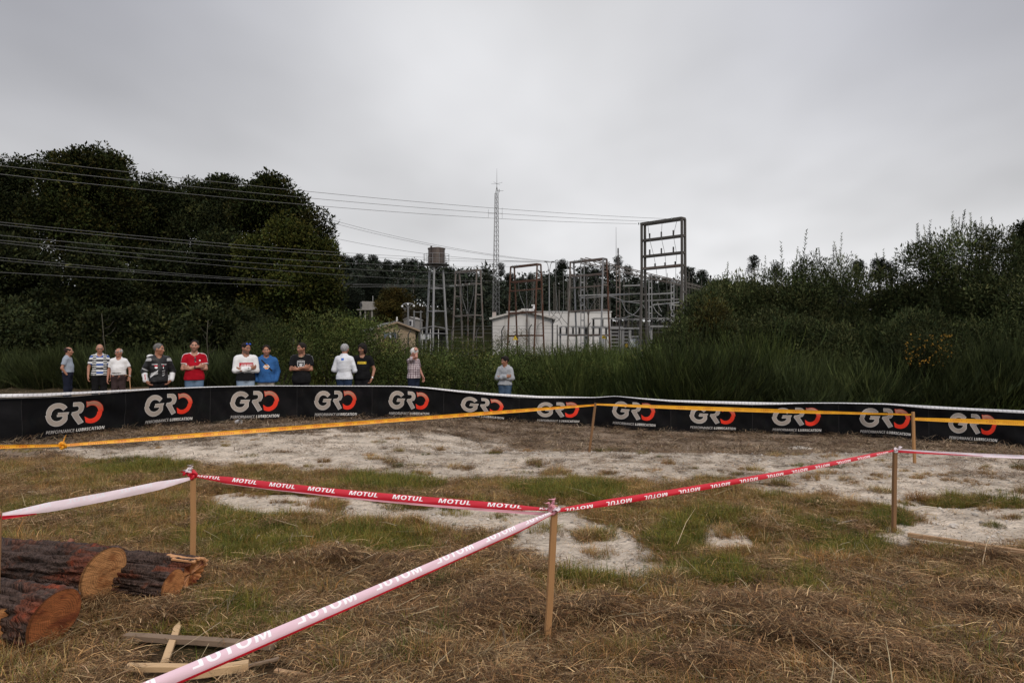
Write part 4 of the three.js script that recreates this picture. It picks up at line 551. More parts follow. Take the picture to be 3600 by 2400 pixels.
// ---------------------------------------------------------------- radio mast
{
  const d = 66, o = at(1139, 812, d); o.y = 1.4; const t = thing('radio_mast', 'tall thin lattice radio mast with a whip antenna on top', 'radio mast', o), P = (px, py) => at(px, py, d).sub(o);
  const yT = P(1141, 444).y, wB = 0.36, wT = 0.135, leg = (i, y) => { const a = i * 2.0944 + 0.5, w = lerp(wB, wT, clamp(y / yT, 0, 1)); return V(Math.cos(a) * w * 1.15 + lerp(0, (1141 - 1139) * d / F, y / yT), y, Math.sin(a) * w * 1.15); };
  for (let i = 0; i < 3; i++) mesh('leg', bits().rod(leg(i, 0), leg(i, yT), 0.028, 0.024, 5).geo(), galvDark, t);
  const br = bits(), N = 34; for (let k = 0; k < N; k++) { const y0 = k / N * yT, y1 = (k + 1) / N * yT; for (let i = 0; i < 3; i++) { br.rod(leg(i, y0), leg((i + 1) % 3, y1), 0.013, 0.013, 4); br.rod(leg(i, y1), leg((i + 1) % 3, y1), 0.012, 0.012, 4); } } const lat = br.build('lattice', galvDark, t); lat.userData.kind = 'stuff';
  const c = leg(0, yT).add(leg(1, yT)).add(leg(2, yT)).multiplyScalar(1 / 3), y2 = P(1141, 428).y, y3 = P(1141, 387).y;
  for (let i = 0; i < 3; i++) mesh('peak_strut', bits().rod(leg(i, yT), V(c.x, y2, 0), 0.022, 0.018, 5).geo(), darkSteel, t);
  mesh('whip_antenna', bits().rod(V(c.x, y2 - 0.3, 0), V(c.x, y3, 0), 0.026, 0.009, 6).geo(), darkSteel, t);
  const yd = P(0, 422).y; for (let i = 0; i < 4; i++) { const a = i * 1.5708 + 0.5; mesh('radial', bits().rod(V(c.x, yd, 0), V(c.x + Math.cos(a) * 0.62, yd + 0.06, Math.sin(a) * 0.62), 0.011).geo(), darkSteel, t); }
  const ys = P(0, 438).y; mesh('side_antenna', bits().rod(V(c.x, ys, 0), V(c.x + 0.65, ys, 0), 0.014).rod(V(c.x + 0.22, ys - 0.16, 0), V(c.x + 0.22, ys + 0.16, 0), 0.03).geo(), darkSteel, t);
  const yc = P(0, 490).y; mesh('cross_arm', bits().rod(V(c.x - 0.82, yc, 0), V(c.x + 0.52, yc, 0), 0.013).geo(), darkSteel, t); for (const [x, a, b] of [[-0.82, -0.4, 0.4], [0.52, -0.5, 0.55]]) mesh('dipole', bits().rod(V(c.x + x, yc + a, 0), V(c.x + x, yc + b, 0), 0.011).geo(), darkSteel, t);
  mesh('feeder_cable', bits().rod(V(-0.42, 0, 0.2), V(c.x - 0.2, yT, 0.1), 0.02, 0.02, 5).geo(), galvDark, t);
}
{ // pylon tip behind the trees
  const d = 58, o = at(655, 812, d); o.y = 1.3; const t = thing('pylon', 'peak of a lattice power pylon showing above the left trees', 'pylon', o), y = (py) => at(655, py, d).y - 1.3, s = bits(); const q = (i, yy) => { const w = lerp(0.95, 0.0, (yy) / y(413)) , a = i * 1.5708 + 0.6; return V(Math.cos(a) * w, yy, Math.sin(a) * w); }; for (let i = 0; i < 4; i++) mesh('leg', bits().rod(q(i, 0), q(i, y(413)), 0.04, 0.03, 5).geo(), galvDark, t); for (let k = 0; k < 16; k++) for (let i = 0; i < 4; i++) s.rod(q(i, k / 17 * y(413)), q((i + 1) % 4, (k + 1) / 17 * y(413)), 0.018, 0.018, 4); s.build('lattice', galvDark, t).userData.kind = 'stuff'; mesh('cross_arm', bits().rod(V(-0.8, y(440), 0), V(0.8, y(440), 0), 0.04).geo(), galvDark, t);
}
// ---------------------------------------------------------------- portal gantries
const BEAM = V(0.74, 0, 0.67).normalize(), ACR = V(0.67, 0, -0.74).normalize();         // along a gantry's beam, and across it
const gantries = {};
function gantry(key, label, leftPx, topPy, rightPx, d, { mat, cross, splitTop = 0.4, splitBase = 1.15, kink = 0, beams, struts, w = 0.1, mats }) {
  const a = at(leftPx, topPy, d); const Lx = (rightPx - leftPx) / F * d; const len = Lx / (BEAM.x + 0.0) * 0.97; const base = a.clone(); base.y = 1.4;
  const t = thing('portal_gantry', label, 'gantry', base), H = a.y - 1.4;
  const leg = (side, rear, y) => { const u = clamp((H - y) / H, 0, 1), sp2 = kink ? (u < kink ? splitTop : lerp(splitTop, splitBase, (u - kink) / (1 - kink))) : lerp(splitTop, splitBase, u); const off = rear ? sp2 / 2 : -sp2 / 2; return BEAM.clone().multiplyScalar(side * len).addScaledVector(ACR, off + splitTop / 2).setY(y); };
  const S = { t, H, len, leg, base, P: (s, y) => BEAM.clone().multiplyScalar(s * len).addScaledVector(ACR, splitTop / 2).setY(y) }; gantries[key] = S;
  for (const side of [0, 1]) for (const rear of [0, 1]) { const g = bits(); const seg = kink ? [0, H * (1 - kink), H] : [0, H]; for (let i = 0; i < seg.length - 1; i++) g.bar(leg(side, rear, seg[i]), leg(side, rear, seg[i + 1]), w, w * 0.8, V(BEAM.x, 0, BEAM.z)); mesh('leg', g.geo(), (mats && mats[side * 2 + rear]) || mat, t); }
  for (const rear of [0, 1]) mesh('top_beam', bits().bar(leg(0, rear, H), leg(1, rear, H), w * 1.0, w * 1.1).geo(), cross ?? mat, t);
  for (const py of struts) { const y = at(leftPx, py, d).y - 1.4; if (y > H) continue; for (const side of [0, 1]) mesh('strut', bits().bar(leg(side, 0, y), leg(side, 1, y), w * 0.8).geo(), cross ?? mat, t); }
  for (const [py, both, n, up] of beams) { const y = at(leftPx, py, d).y - 1.4; for (const rear of both ? [0, 1] : [0]) mesh('cross_beam', bits().bar(leg(0, rear, y), leg(1, rear, y), w * 0.75, w * 0.85).geo(), cross ?? mat, t);
    for (let i = 0; i < n; i++) { const p = leg(0, 0, y).lerp(leg(1, 0, y), (i + 0.7) / (n + 0.4)); mesh('insulator', insulatorGeo(0.34, 0.07, 5).rotateX(up ? 0 : Math.PI).translate(p.x, p.y + (up ? 0.07 : -0.07), p.z), porcelain, t); } }
  for (const side of [0, 1]) mesh('strut', bits().bar(leg(side, 0, H), leg(side, 1, H), w * 0.9).geo(), mat, t);
  return S;
}
function strings(S, y, fr, dirX) { for (const f of fr) { const p = S.P(f, y); for (let i = 0; i < 3; i++) mesh('insulator', new THREE.SphereGeometry(0.085, 10, 6).scale(0.5, 1, 1).translate(p.x + dirX * (0.12 + i * 0.13), p.y + 0.03, p.z + 0.06), glassIns, S.t); } }
{
  const g1 = gantry('g1', 'weathered grey gantry frame nearest the water tower with a cable mast inside', 1046.5, 625, 1099, 52, { mat: rustLight, beams: [[655, true, 3, true], [726, false, 0, true]], struts: [656, 680, 726, 775] });
  const g2 = gantry('g2', 'heavily rusted red-brown gantry frame in front of the white building', 1173, 613, 1234, 50, { mat: rustHeavy, beams: [[648, true, 3, true], [669, false, 0, true], [719, true, 0, true], [771, true, 0, true]], struts: [648, 668, 720, 772] });
  const g3 = gantry('g3', 'wide gantry frame with one bright rust leg at the middle of the substation', 1310, 602, 1380, 47, { mat: galvDark, mats: [rustLight, galv, galv, rustHeavy], cross: rustMid, splitBase: 1.1, beams: [[635, true, 3, false], [662, false, 0, true], [715, true, 0, true], [770, true, 0, true]], struts: [630, 660, 715, 771] });
  const g4 = gantry('g4', 'tall dark gantry tower with four cross beams carrying the incoming power lines', 1474, 514, 1552, 46, { mat: std(L(0.075, 0.068, 0.06), 0.8), splitTop: 0.42, splitBase: 0.95, kink: 0.38, w: 0.15, beams: [[552, true, 3, true], [589, true, 3, true]], struts: [552, 589, 617, 676] });
  { const y = at(1474, 617, 46).y - 1.4; for (const r of [0, 1]) mesh('cross_beam', bits().bar(g4.leg(0, r, y), g4.leg(1, r, y), 0.14).geo(), rustMid, g4.t); for (let i = 0; i < 3; i++) { const a = g4.P(0.12 + 0.36 * i, g4.H - 0.1), b = g4.P(0.18 + 0.3 * i, at(1474, 552, 46).y - 1.4), c = g4.P(0.24 + 0.28 * i, at(1474, 589, 46).y - 1.4), e = g4.P(0.3 + 0.25 * i, y + 0.1), f = g4.P(0.42 + 0.18 * i, y - 2.1); const k = [a, b.clone().add(V(-0.1, 0, 0.3)), c.clone().add(V(0, 0, 0.3)), e.clone().add(V(0, 0, 0.2)), f]; mesh('jumper_cable', bits().tube(k, 0.014, 30, 5).geo(), wireMat, g4.t); mesh('insulator', insulatorGeo(0.22, 0.08, 3).translate(e.x, e.y - 0.02, e.z), porcelain, g4.t); } }
  strings(g4, g4.H, [0.02, 0.42, 0.85], -1); strings(g3, g3.H, [0.25, 0.4], -1); strings(g2, g2.H, [0.2, 0.35], -1); strings(g1, at(1046, 657, 52).y - 1.4, [-0.12, 0.2, 0.5, 0.8], -1);
  // cable masts inside the gantries
  for (const [S, f, top, join, m, key] of [[g1, 0.5, 657, 722, rustMid, 'first'], [g2, 0.55, 650, 716, rustMid, 'second'], [g3, 0.5, 668, 716, rustMid, 'third']]) {
    const d = key === 'first' ? 52 : key === 'second' ? 50 : 47, yj = at(1100, join, d).y - 1.4, yt = at(1100, top, d).y - 1.4, c = S.P(f, 0); mesh('cable_mast', bits().rod(c, c.clone().setY(yj), 0.06, 0.05).geo(), m, S.t);
    for (let i = 0; i < 3; i++) { const e = S.P(f - 0.32 + 0.3 * i, yt); mesh('cable', bits().tube([c.clone().setY(yj - 0.4), c.clone().lerp(e, 0.25).setY(yj + 0.25), e.clone().lerp(c, 0.15).setY(lerp(yj, yt, 0.6)), e], 0.024, 24, 5).geo(), wireMat, S.t); }
  }
}
// ---------------------------------------------------------------- ladder columns and the long truss
{
  const beamY = (px, py) => at(px, py, 1), cols = [[1338, 594, 46.7], [1419.5, 608.5, 50.2], [1494, 630, 56], [1545, 642, 60], [1567, 648, 62.2], [1625, 663, 68.4]], Y = 8.0;
  const labels = ['grey ladder-like column standing inside the middle gantry', 'rusty ladder-like column topped by a spike and a thin whip antenna', 'grey ladder-like column seen through the tall gantry', 'grey ladder-like column just right of the tall gantry inside', 'thin ladder-like column right of the tall gantry', 'farthest short ladder-like column at the right end of the truss'];
  cols.forEach(([px, py, d], i) => {
    const top = at(px, py, d), base = top.clone(); base.y = 1.35; const t = thing('lattice_column', labels[i], 'column', base), H = top.y - 1.35, w = 0.115, m = i === 1 ? rustMid : galv;
    for (const s of [-1, 1]) mesh('chord', bits().box(0.06, H, 0.09, s * w, H / 2, 0).geo(), m, t);
    for (let y = 0.4; y < H; y += 0.52) mesh('rung', bits().box(w * 2 - 0.06, 0.09, 0.05, 0, y, 0).geo(), m, t);
    if (i === 1) { mesh('spike', bits().rod(V(0.02, H, 0), V(0.02, H + 0.95, 0), 0.12, 0.04, 6).rod(V(0.02, H + 0.9, 0), V(0.02, H + 1.25, 0), 0.06, 0.05).geo(), darkSteel, t); mesh('whip_antenna', bits().rod(V(-0.13, H - 0.3, 0), V(-0.13, at(1415, 521, d).y - 1.35, 0), 0.022, 0.009, 5).geo(), darkSteel, t); }
  });
  const a = at(1334, 593, 46.7), b = at(1629, 664, 69), t = thing('truss_beam', 'long lattice truss beam descending behind the tall gantry towards the right', 'beam', a.clone()), e = b.clone().sub(a), n = 30, up = V(0, 0.34, 0), side = V(0.3, 0, 0.25);
  for (const o of [V(), up.clone().negate(), side.clone(), side.clone().sub(up)]) mesh('chord', bits().bar(o, e.clone().add(o), 0.07, 0.05).geo(), rustLight, t);
  const w = bits(); for (let i = 0; i < n; i++) { const p = e.clone().multiplyScalar(i / n), q = e.clone().multiplyScalar((i + 1) / n); w.rod(p, q.clone().sub(up), 0.022, 0.022, 4).rod(p.clone().add(side), q.clone().add(side), 0.01, 0.01, 4).rod(q, q.clone().add(side), 0.018, 0.018, 4); } w.build('web', rustLight, t).userData.kind = 'stuff';
}
// ---------------------------------------------------------------- bus bars, breakers, cabinets
{
  const bus = [[[1345, 684, 47.5], [1476, 673, 49]], [[1330, 678.5, 49], [1475, 674, 49]], [[1431, 656, 52], [1476, 655, 52]], [[1426, 693, 50], [1560, 687, 52]], [[1480, 676, 48], [1545, 673, 50]], [[1498, 700, 51], [1560, 694, 53]], [[1414, 733.5, 49], [1560, 729, 52]], [[1362, 732, 48], [1432, 731, 50]], [[1540, 700, 55], [1562, 701, 56]]];
  bus.forEach(([p, q], i) => { const a = at(...p), b = at(...q), t = thing('bus_bar', ['lowest left', 'upper left', 'short topmost', 'long middle', 'short right', 'lower right', 'long lowest', 'low left short', 'far right short'][i] + ' horizontal metal bus bar in the substation', 'bus bar', a.clone()); mesh('bar', bits().bar(V(), b.sub(a), 0.085, 0.085).geo(), i % 3 ? galv : galvDark, t); });
  const loops = [[[1428, 690], [1440, 715], [1462, 726], [1476, 727]], [[1474, 692], [1470, 706], [1458, 720], [1428, 733]], [[1476, 700], [1484, 712], [1488, 718]], [[1500, 702], [1508, 716], [1520, 726]], [[1538, 698], [1543, 714], [1552, 722]], [[1510, 694], [1514, 705], [1520, 716]], [[1399, 680], [1420, 686], [1436, 692], [1470, 697]]];
  loops.forEach((l, i) => { const P = l.map(([x, y]) => at(x, y, 49.5)), t = thing('hanging_cable', ['deep looping cable left of the tall gantry', 'second looping cable crossing left of the tall gantry', 'short cable curve on the tall gantry left leg', 'cable loop inside the tall gantry', 'cable loop by the right leg of the tall gantry', 'small inner cable loop of the tall gantry', 'sloping cable above the circuit breakers'][i], 'cable', P[0].clone()); mesh('cable_run', bits().tube(P.map((p) => p.clone().sub(P[0])), 0.03, 28, 5).geo(), galv, t); });
  function breaker(px, d, label, n, wpx, topPy, midPy) {
    const b = onGround(px, d); b.y = 1.4; const t = thing('circuit_breaker', label, 'circuit breaker', b), y1 = at(px, midPy, d).y - 1.4, y2 = at(px, topPy, d).y - 1.4, w = wpx / F * d;
    for (const s of [-1, 1]) mesh('leg', bits().box(0.12, y1, 0.14, s * w / 2, y1 / 2, 0).geo(), galv, t); mesh('frame', bits().box(w + 0.3, 0.11, 0.3, 0, y1 - 0.055, 0.16).geo(), galv, t);
    for (let i = 0; i < n; i++) { const x = lerp(-w / 2, w / 2, n > 1 ? i / (n - 1) : 0.5); mesh('insulator', insulatorGeo((y2 - y1) * 0.96, 0.105, 9).translate(x, y1, 0.12), porcelain, t); mesh('terminal', bits().box(0.26, 0.06, 0.2, x, y2 + 0.01, 0.12).geo(), galv, t); }
    mesh('bar', bits().box(w, 0.04, 0.05, 0, y2 + 0.06, 0.12).geo(), galvDark, t); return t;
  }
  breaker(1316, 49, 'left low circuit breaker row in front of the white hall', 5, 58, 752, 767); breaker(1394, 48, 'circuit breaker whose tall black insulators stand against the white hall', 4, 62, 732.5, 750); breaker(1444, 50, 'circuit breaker row on grey frames behind the twin grey towers', 4, 44, 736, 752); breaker(1370, 47, 'low circuit breaker row below the middle gantry', 4, 44, 752, 769); breaker(1459, 48.5, 'low circuit breaker beside the pale cabinet with round plate', 2, 12, 756, 771); breaker(1526, 51, 'circuit breaker row inside the tall gantry', 4, 60, 734, 748);
  for (const [px, d, w, label] of [[1412.5, 47, 22, 'grey steel ladder tower with black insert, left of the pair'], [1439, 47.4, 16, 'grey steel tower carrying a round yellow plate']]) { const b = onGround(px, d); b.y = 1.4; const t = thing('equipment_tower', label, 'equipment stand', b), h = at(px, 756, d).y - 1.4, ww = w / F * d; for (const s of [-1, 1]) mesh('side_post', bits().box(0.17, h, 0.16, s * ww / 2, h / 2, 0).geo(), galv, t); for (let i = 0; i < 7; i++) mesh('rung', bits().box(ww - 0.17, 0.07, 0.06, 0, 0.2 + i * h / 7.6, 0).geo(), galv, t); mesh('core', bits().box(ww - 0.2, h * 0.22, 0.1, 0, h * 0.86, -0.06).geo(), porcelain, t); mesh('cap', bits().box(ww + 0.5, 0.09, 0.32, 0.05, h + 0.045, 0).geo(), galv, t); if (w === 16) mesh('plate', new THREE.CylinderGeometry(0.1, 0.1, 0.02, 16).rotateX(Math.PI / 2).scale(1, 1.4, 1).translate(0, h * 0.38, 0.1), std(L(0.55, 0.33, 0.03), 0.6), t); }
  for (const [px, d, w, y0, y1, label] of [[1382.5, 46.6, 12, 775, 796, 'small grey control cabinet left of the twin towers'], [1454, 46.6, 15, 778, 797, 'pale grey control cabinet right of the twin towers']]) { const c = at(px, y1, d), t = thing('control_cabinet', label, 'cabinet', c), h = at(px, y0, d).y - c.y, ww = w / F * d; mesh('box', bits().box(ww, h, 0.3, 0, h / 2, 0).geo(), std(L(0.42, 0.44, 0.46), 0.55), t); mesh('lid', bits().box(ww + 0.06, 0.04, 0.36, 0, h + 0.02, 0).geo(), galv, t); for (const f of [0.55, 0.75]) mesh('handle', bits().box(0.035, 0.06, 0.03, ww * 0.32, h * f, 0.165).geo(), darkSteel, t); mesh('support', bits().box(0.1, c.y - 1.3, 0.1, 0, -(c.y - 1.3) / 2, 0).geo(), galvDark, t); }
  { const c = at(1471, 797, 47), t = thing('warning_board', 'dark board with two small orange plates beside the tall gantry leg', 'board', c); const h = at(1471, 773, 47).y - c.y; mesh('board', bits().box(0.28, h + (c.y - 1.3), 0.05, 0, (h - (c.y - 1.3)) / 2, 0).geo(), std(L(0.05, 0.06, 0.07), 0.7), t); mesh('plate', bits().box(0.17, 0.07, 0.02, 0.02, h * 0.82, 0.04).geo(), std(L(0.6, 0.3, 0.05), 0.6), t); mesh('plate', bits().box(0.14, 0.14, 0.02, 0.02, h * 0.22, 0.04).geo(), std(L(0.6, 0.33, 0.06), 0.6), t); }
  // warning triangles on the fence line
  for (const [px, py, label] of [[1183.5, 777, 'yellow triangle warning sign hanging on the rusty gantry'], [1386.5, 774, 'yellow warning sign hanging on the middle gantry rust leg']]) { const p = at(px, py, 45.5), t = thing('warning_sign', label, 'warning sign', p), g = new THREE.CylinderGeometry(0.2, 0.2, 0.02, 3).rotateX(Math.PI / 2).rotateZ(Math.PI).rotateY(0); mesh('plate', g, std(L(0.6, 0.42, 0.02), 0.5), t); mesh('bolt_mark', bits().bar(V(0.02, 0.1, 0.016), V(-0.03, 0, 0.016), 0.03, 0.008).bar(V(-0.03, 0.01, 0.016), V(0.03, 0.01, 0.016), 0.02, 0.008).bar(V(0.03, 0.01, 0.016), V(-0.02, -0.08, 0.016), 0.03, 0.008).geo(), darkSteel, t); }
}
// ---------------------------------------------------------------- fence with bent posts on a concrete kerb
{
  const posts = [[902, 757, 49], [913.5, 755, 47.5], [937.5, 758, 46.5], [962, 757, 46], [1037, 752, 45.5], [1094, 752, 45], [1152.4, 748, 44.6], [1215, 745, 44.2], [1280, 746, 44], [1350, 741, 43.8], [1423, 727, 43.6], [1490, 742, 43.4], [1560, 742, 43.2]];
  const t = thing('fence', 'dark fence of bent-top posts and thin wires on a low concrete kerb before the substation', 'fence', V(0, 0, 0)), dark = std(L(0.05, 0.048, 0.045), 0.85), P = posts.map(([px, py, d]) => { const top = at(px, py, d), b = top.clone(); b.y = 1.3; return { top, b }; });
  P.forEach(({ top, b }, i) => { const k = top.clone().add(V(0.0, -0.3, 0)); mesh('post', bits().bar(b, k, 0.075, 0.075).bar(k.clone().add(V(-0.01, -0.02, 0)), top.clone().add(V(i === 8 ? 0 : 0.17, 0, 0.02)), 0.06, 0.06).geo(), dark, t); });
  for (const h of [0.5, 1.0, 1.5, 1.75, 1.95]) { const w = bits(); for (let i = 3; i < P.length - 1; i++) w.rod(V(P[i].b.x, 1.4 + h, P[i].b.z), V(P[i + 1].b.x, 1.4 + h, P[i + 1].b.z), 0.008, 0.008, 4); mesh('wire', w.geo(), wireMat, t); }
  const a = P[3].b, b = P.at(-1).b; mesh('kerb', bits().bar(V(a.x, 1.3, a.z), V(b.x, 1.3, b.z), 0.22, 0.34).geo(), std(L(0.2, 0.19, 0.175), 0.95), t);
}
// ---------------------------------------------------------------- poles
{
  { const d = 80, o = at(937, 812, d); o.y = gh(o.x, d); const t = thing('utility_pole', 'utility pole with an arched crossarm and three white insulators', 'utility pole', o), P = (px, py) => at(px, py, d).sub(o); mesh('pole', bits().rod(V(0, 0, 0), P(937, 700), 0.16, 0.1).geo(), galvDark, t); mesh('arm', bits().tube([P(922.5, 702), P(929, 697.5), P(937, 696), P(945, 697.5), P(952, 701)], 0.06, 20, 5).geo(), galv, t); for (const s of [-1, 1]) mesh('brace', bits().rod(P(937, 708), P(937 + s * 8, 698), 0.045).geo(), galvDark, t); for (const [x, y] of [[924, 704], [937, 699], [950.5, 703]]) mesh('insulator', new THREE.SphereGeometry(0.13, 10, 7).translate(P(x, y).x, P(x, y).y, 0.1), std(L(0.65, 0.65, 0.64), 0.3), t); }
  { const d = 82, o = at(958.5, 812, d); o.y = gh(o.x, d); const t = thing('twin_pole_frame', 'two slim poles joined by a crossbar behind the beige house', 'utility pole', o), P = (px, py) => at(px, py, d).sub(o); for (const x of [951, 966]) mesh('pole', bits().rod(V(P(x, 800).x, 0, 0), P(x, 713), 0.11, 0.09).geo(), galvDark, t); mesh('crossbar', bits().rod(P(948.5, 717), P(971, 716.5), 0.06).geo(), galvDark, t); }
  { const d = 58, o = at(1262, 812, d); o.y = 1.4; const t = thing('lamp_post', 'slender double-arm lamp post standing behind the white building', 'street lamp', o), P = (px, py) => at(px, py, d).sub(o); mesh('pole', bits().rod(V(), P(1261.5, 625), 0.06, 0.04).geo(), galv, t); for (const s of [-1, 1]) { mesh('arm', bits().tube([P(1261.5, 628), P(1261.5 + s * 2, 615), P(1261.5 + s * 4, 606), P(1261.5 + s * 7, 601.5)], 0.028, 16, 5).geo(), galv, t); mesh('lamp_head', new THREE.SphereGeometry(0.09, 10, 6).scale(1.7, 0.5, 0.8).translate(P(1261.5 + s * 8, 600.5).x, P(0, 600.5).y, 0), galv, t); } }
  { const d = 54, l = [[[1276, 606], [1277, 660], [1279, 708], [1270, 726], [1252, 737], [1236, 747], [1233, 790]], [[1294, 618], [1294, 660], [1293.5, 710], [1284, 734], [1268, 742]], [[1262, 708], [1270, 722], [1283, 732], [1291, 745]], [[1279, 709], [1290, 728], [1304, 745]]]; l.forEach((q, i) => { const p = q.map(([x, y]) => at(x, y, d)), t = thing('drop_cable', ['dropping cable left of the middle gantry', 'second dropping cable left of the middle gantry', 'crossing cable over the white hall from the lamp post', 'loose cable in front of the white hall'][i], 'cable', p[0].clone()); mesh('cable_run', bits().tube(p.map((v) => v.clone().sub(p[0])), 0.022, 36, 5).geo(), wireMat, t); }); }
}
// ---------------------------------------------------------------- power lines
{
  const G = gantries, W = (S, f, y) => S.P(f, y ?? S.H).add(S.base), yOf = (px, py, d) => at(px, py, d).y - 1.4;
  const lines = [
    ['uppermost', 'tall gantry top', [-150, 342, 24], W(G.g4, 0.85).add(V(-0.5, 0.03, 0)), 0.35], ['second', 'tall gantry top', [-150, 363, 24], W(G.g4, 0.42).add(V(-0.5, 0.03, 0)), 0.35], ['third', 'tall gantry top', [-150, 383, 24], W(G.g4, 0.02).add(V(-0.5, 0.03, 0)), 0.4],
    ['upper', 'middle gantry top', [-150, 494, 24], W(G.g3, 0.25).add(V(-0.5, 0, 0)), 0.4], ['lower', 'middle gantry top', [-150, 499, 24], W(G.g3, 0.4, yOf(1310, 604, 47)).add(V(-0.5, 0, 0)), 0.5],
    ['first', 'rusty gantry', [-150, 525, 24], W(G.g2, 0.2).add(V(-0.5, 0, 0)), 0.4], ['second', 'rusty gantry', [-150, 536, 24], W(G.g2, 0.35, yOf(1173, 629, 50)).add(V(-0.5, 0, 0)), 0.4], ['third', 'rusty gantry', [-150, 540, 24], W(G.g2, 0.1, yOf(1173, 646, 50)).add(V(-0.5, 0, 0)), 0.4],
    ['first', 'grey gantry', [-150, 576, 24], W(G.g1, -0.1, yOf(1046, 652, 52)).add(V(-0.4, 0, 0)), 0.4], ['second', 'grey gantry', [-150, 583, 24], W(G.g1, 0.3, yOf(1046, 656, 52)).add(V(-0.4, 0, 0)), 0.4], ['third', 'grey gantry', [-150, 616, 24], W(G.g1, 0.6, yOf(1046, 659, 52)).add(V(-0.4, 0, 0)), 0.3]];
  lines.forEach(([which, where, l, end, sag]) => { const a = at(...l), t = thing('power_line', `${which} of the power line wires running from the left edge to the ${where}`, 'power line', a.clone(), 'power lines crossing the field'), pts = []; for (let i = 0; i <= 24; i++) { const q = i / 24, p = a.clone().lerp(end, q); p.y -= sag * 4 * q * (1 - q); pts.push(p.sub(a)); } mesh('wire', bits().tube(pts, where === 'tall gantry top' ? 0.01 : 0.0085, 60, 5).geo(), wireMat, t); });
  [[[724, 494, 56], [1262, 600, 58], 'upper'], [[750, 508, 56], [1294, 604, 58], 'lower'], [[755, 544, 55], [1310, 603, 47], 'lowest']].forEach(([p, q, w]) => { const a = at(...p), b = at(...q), t = thing('power_line', `${w} of the far wires coming out of the left trees towards the lamp post`, 'power line', a.clone(), 'power lines crossing the field'), pts = []; for (let i = 0; i <= 20; i++) { const k = i / 20, v = a.clone().lerp(b, k); v.y -= 0.5 * 4 * k * (1 - k); pts.push(v.sub(a)); } mesh('wire', bits().tube(pts, 0.012, 40, 5).geo(), wireDark, t); });
}
// ---------------------------------------------------------------- foliage
function leafClump(seed, n, rad, len, wid, { flat = 1, up = 0, tint = 0.3 } = {}) {       // leaf-sized faces through a small volume, on short twigs
  const r = rng(seed), pos = [], col = [], nrm = V(), a = V(), b = V();
  for (let i = 0; i < n; i++) {
    const u = r() * 2 - 1, t = r() * 6.283, q = rad * Math.cbrt(0.15 + 0.85 * r()), s = Math.sqrt(1 - u * u), c = V(Math.cos(t) * s * q, u * q * flat, Math.sin(t) * s * q);
    a.set(r() - 0.5, (r() - 0.35) + up, r() - 0.5).addScaledVector(c, 0.9 / rad).normalize(); nrm.set(r() - 0.5, r() * 0.9, r() - 0.5).normalize(); b.crossVectors(a, nrm).normalize(); nrm.crossVectors(b, a);
    const l = len * (0.6 + 0.7 * r()), w = wid * (0.6 + 0.7 * r()) / 2, k = 1 - tint + 2 * tint * r(), p0 = c, p1 = c.clone().addScaledVector(a, l * 0.5).addScaledVector(b, w), p2 = c.clone().addScaledVector(a, l).addScaledVector(nrm, -l * 0.12), p3 = c.clone().addScaledVector(a, l * 0.5).addScaledVector(b, -w);
    for (const p of [p0, p1, p2, p0, p2, p3]) { pos.push(p.x, p.y, p.z); col.push(k * (0.9 + 0.2 * (i % 3) / 2), k, k * 0.9); }
  }
  const g = new THREE.BufferGeometry(); g.setAttribute('position', new THREE.Float32BufferAttribute(pos, 3)); g.setAttribute('color', new THREE.Float32BufferAttribute(col, 3)); g.computeVertexNormals(); return g;
}
const leafMat = new THREE.MeshPhysicalMaterial({ vertexColors: true, roughness: 0.75, specularIntensity: 0.12, side: THREE.DoubleSide });
const glossMat = new THREE.MeshStandardMaterial({ vertexColors: true, roughness: 0.5, side: THREE.DoubleSide });
const barkBrown = std(L(0.035, 0.028, 0.022), 0.95), barkPale = std(L(0.09, 0.082, 0.07), 0.9);
function instances(name, geos, mat, list, parent) {                                    // list of {p, s, c, q?}
  const by = geos.map(() => []); list.forEach((t, i) => by[(t.v ?? i) % geos.length].push(t)); const M = new THREE.Matrix4(), q = new THREE.Quaternion(), e = new THREE.Euler(), out = [];
  geos.forEach((g, k) => { if (!by[k].length) return; const im = new THREE.InstancedMesh(g, mat, by[k].length); im.name = nm(name); im.userData.kind = 'stuff'; im.castShadow = im.receiveShadow = true; by[k].forEach((t, i) => { im.setMatrixAt(i, M.compose(t.p, t.q ?? q.setFromEuler(e.set(t.rx ?? 0, t.ry ?? 0, t.rz ?? 0)), t.s.isVector3 ? t.s : V(t.s, t.s, t.s))); im.setColorAt(i, t.c); }); parent.add(im); out.push(im); });
  return out;
}
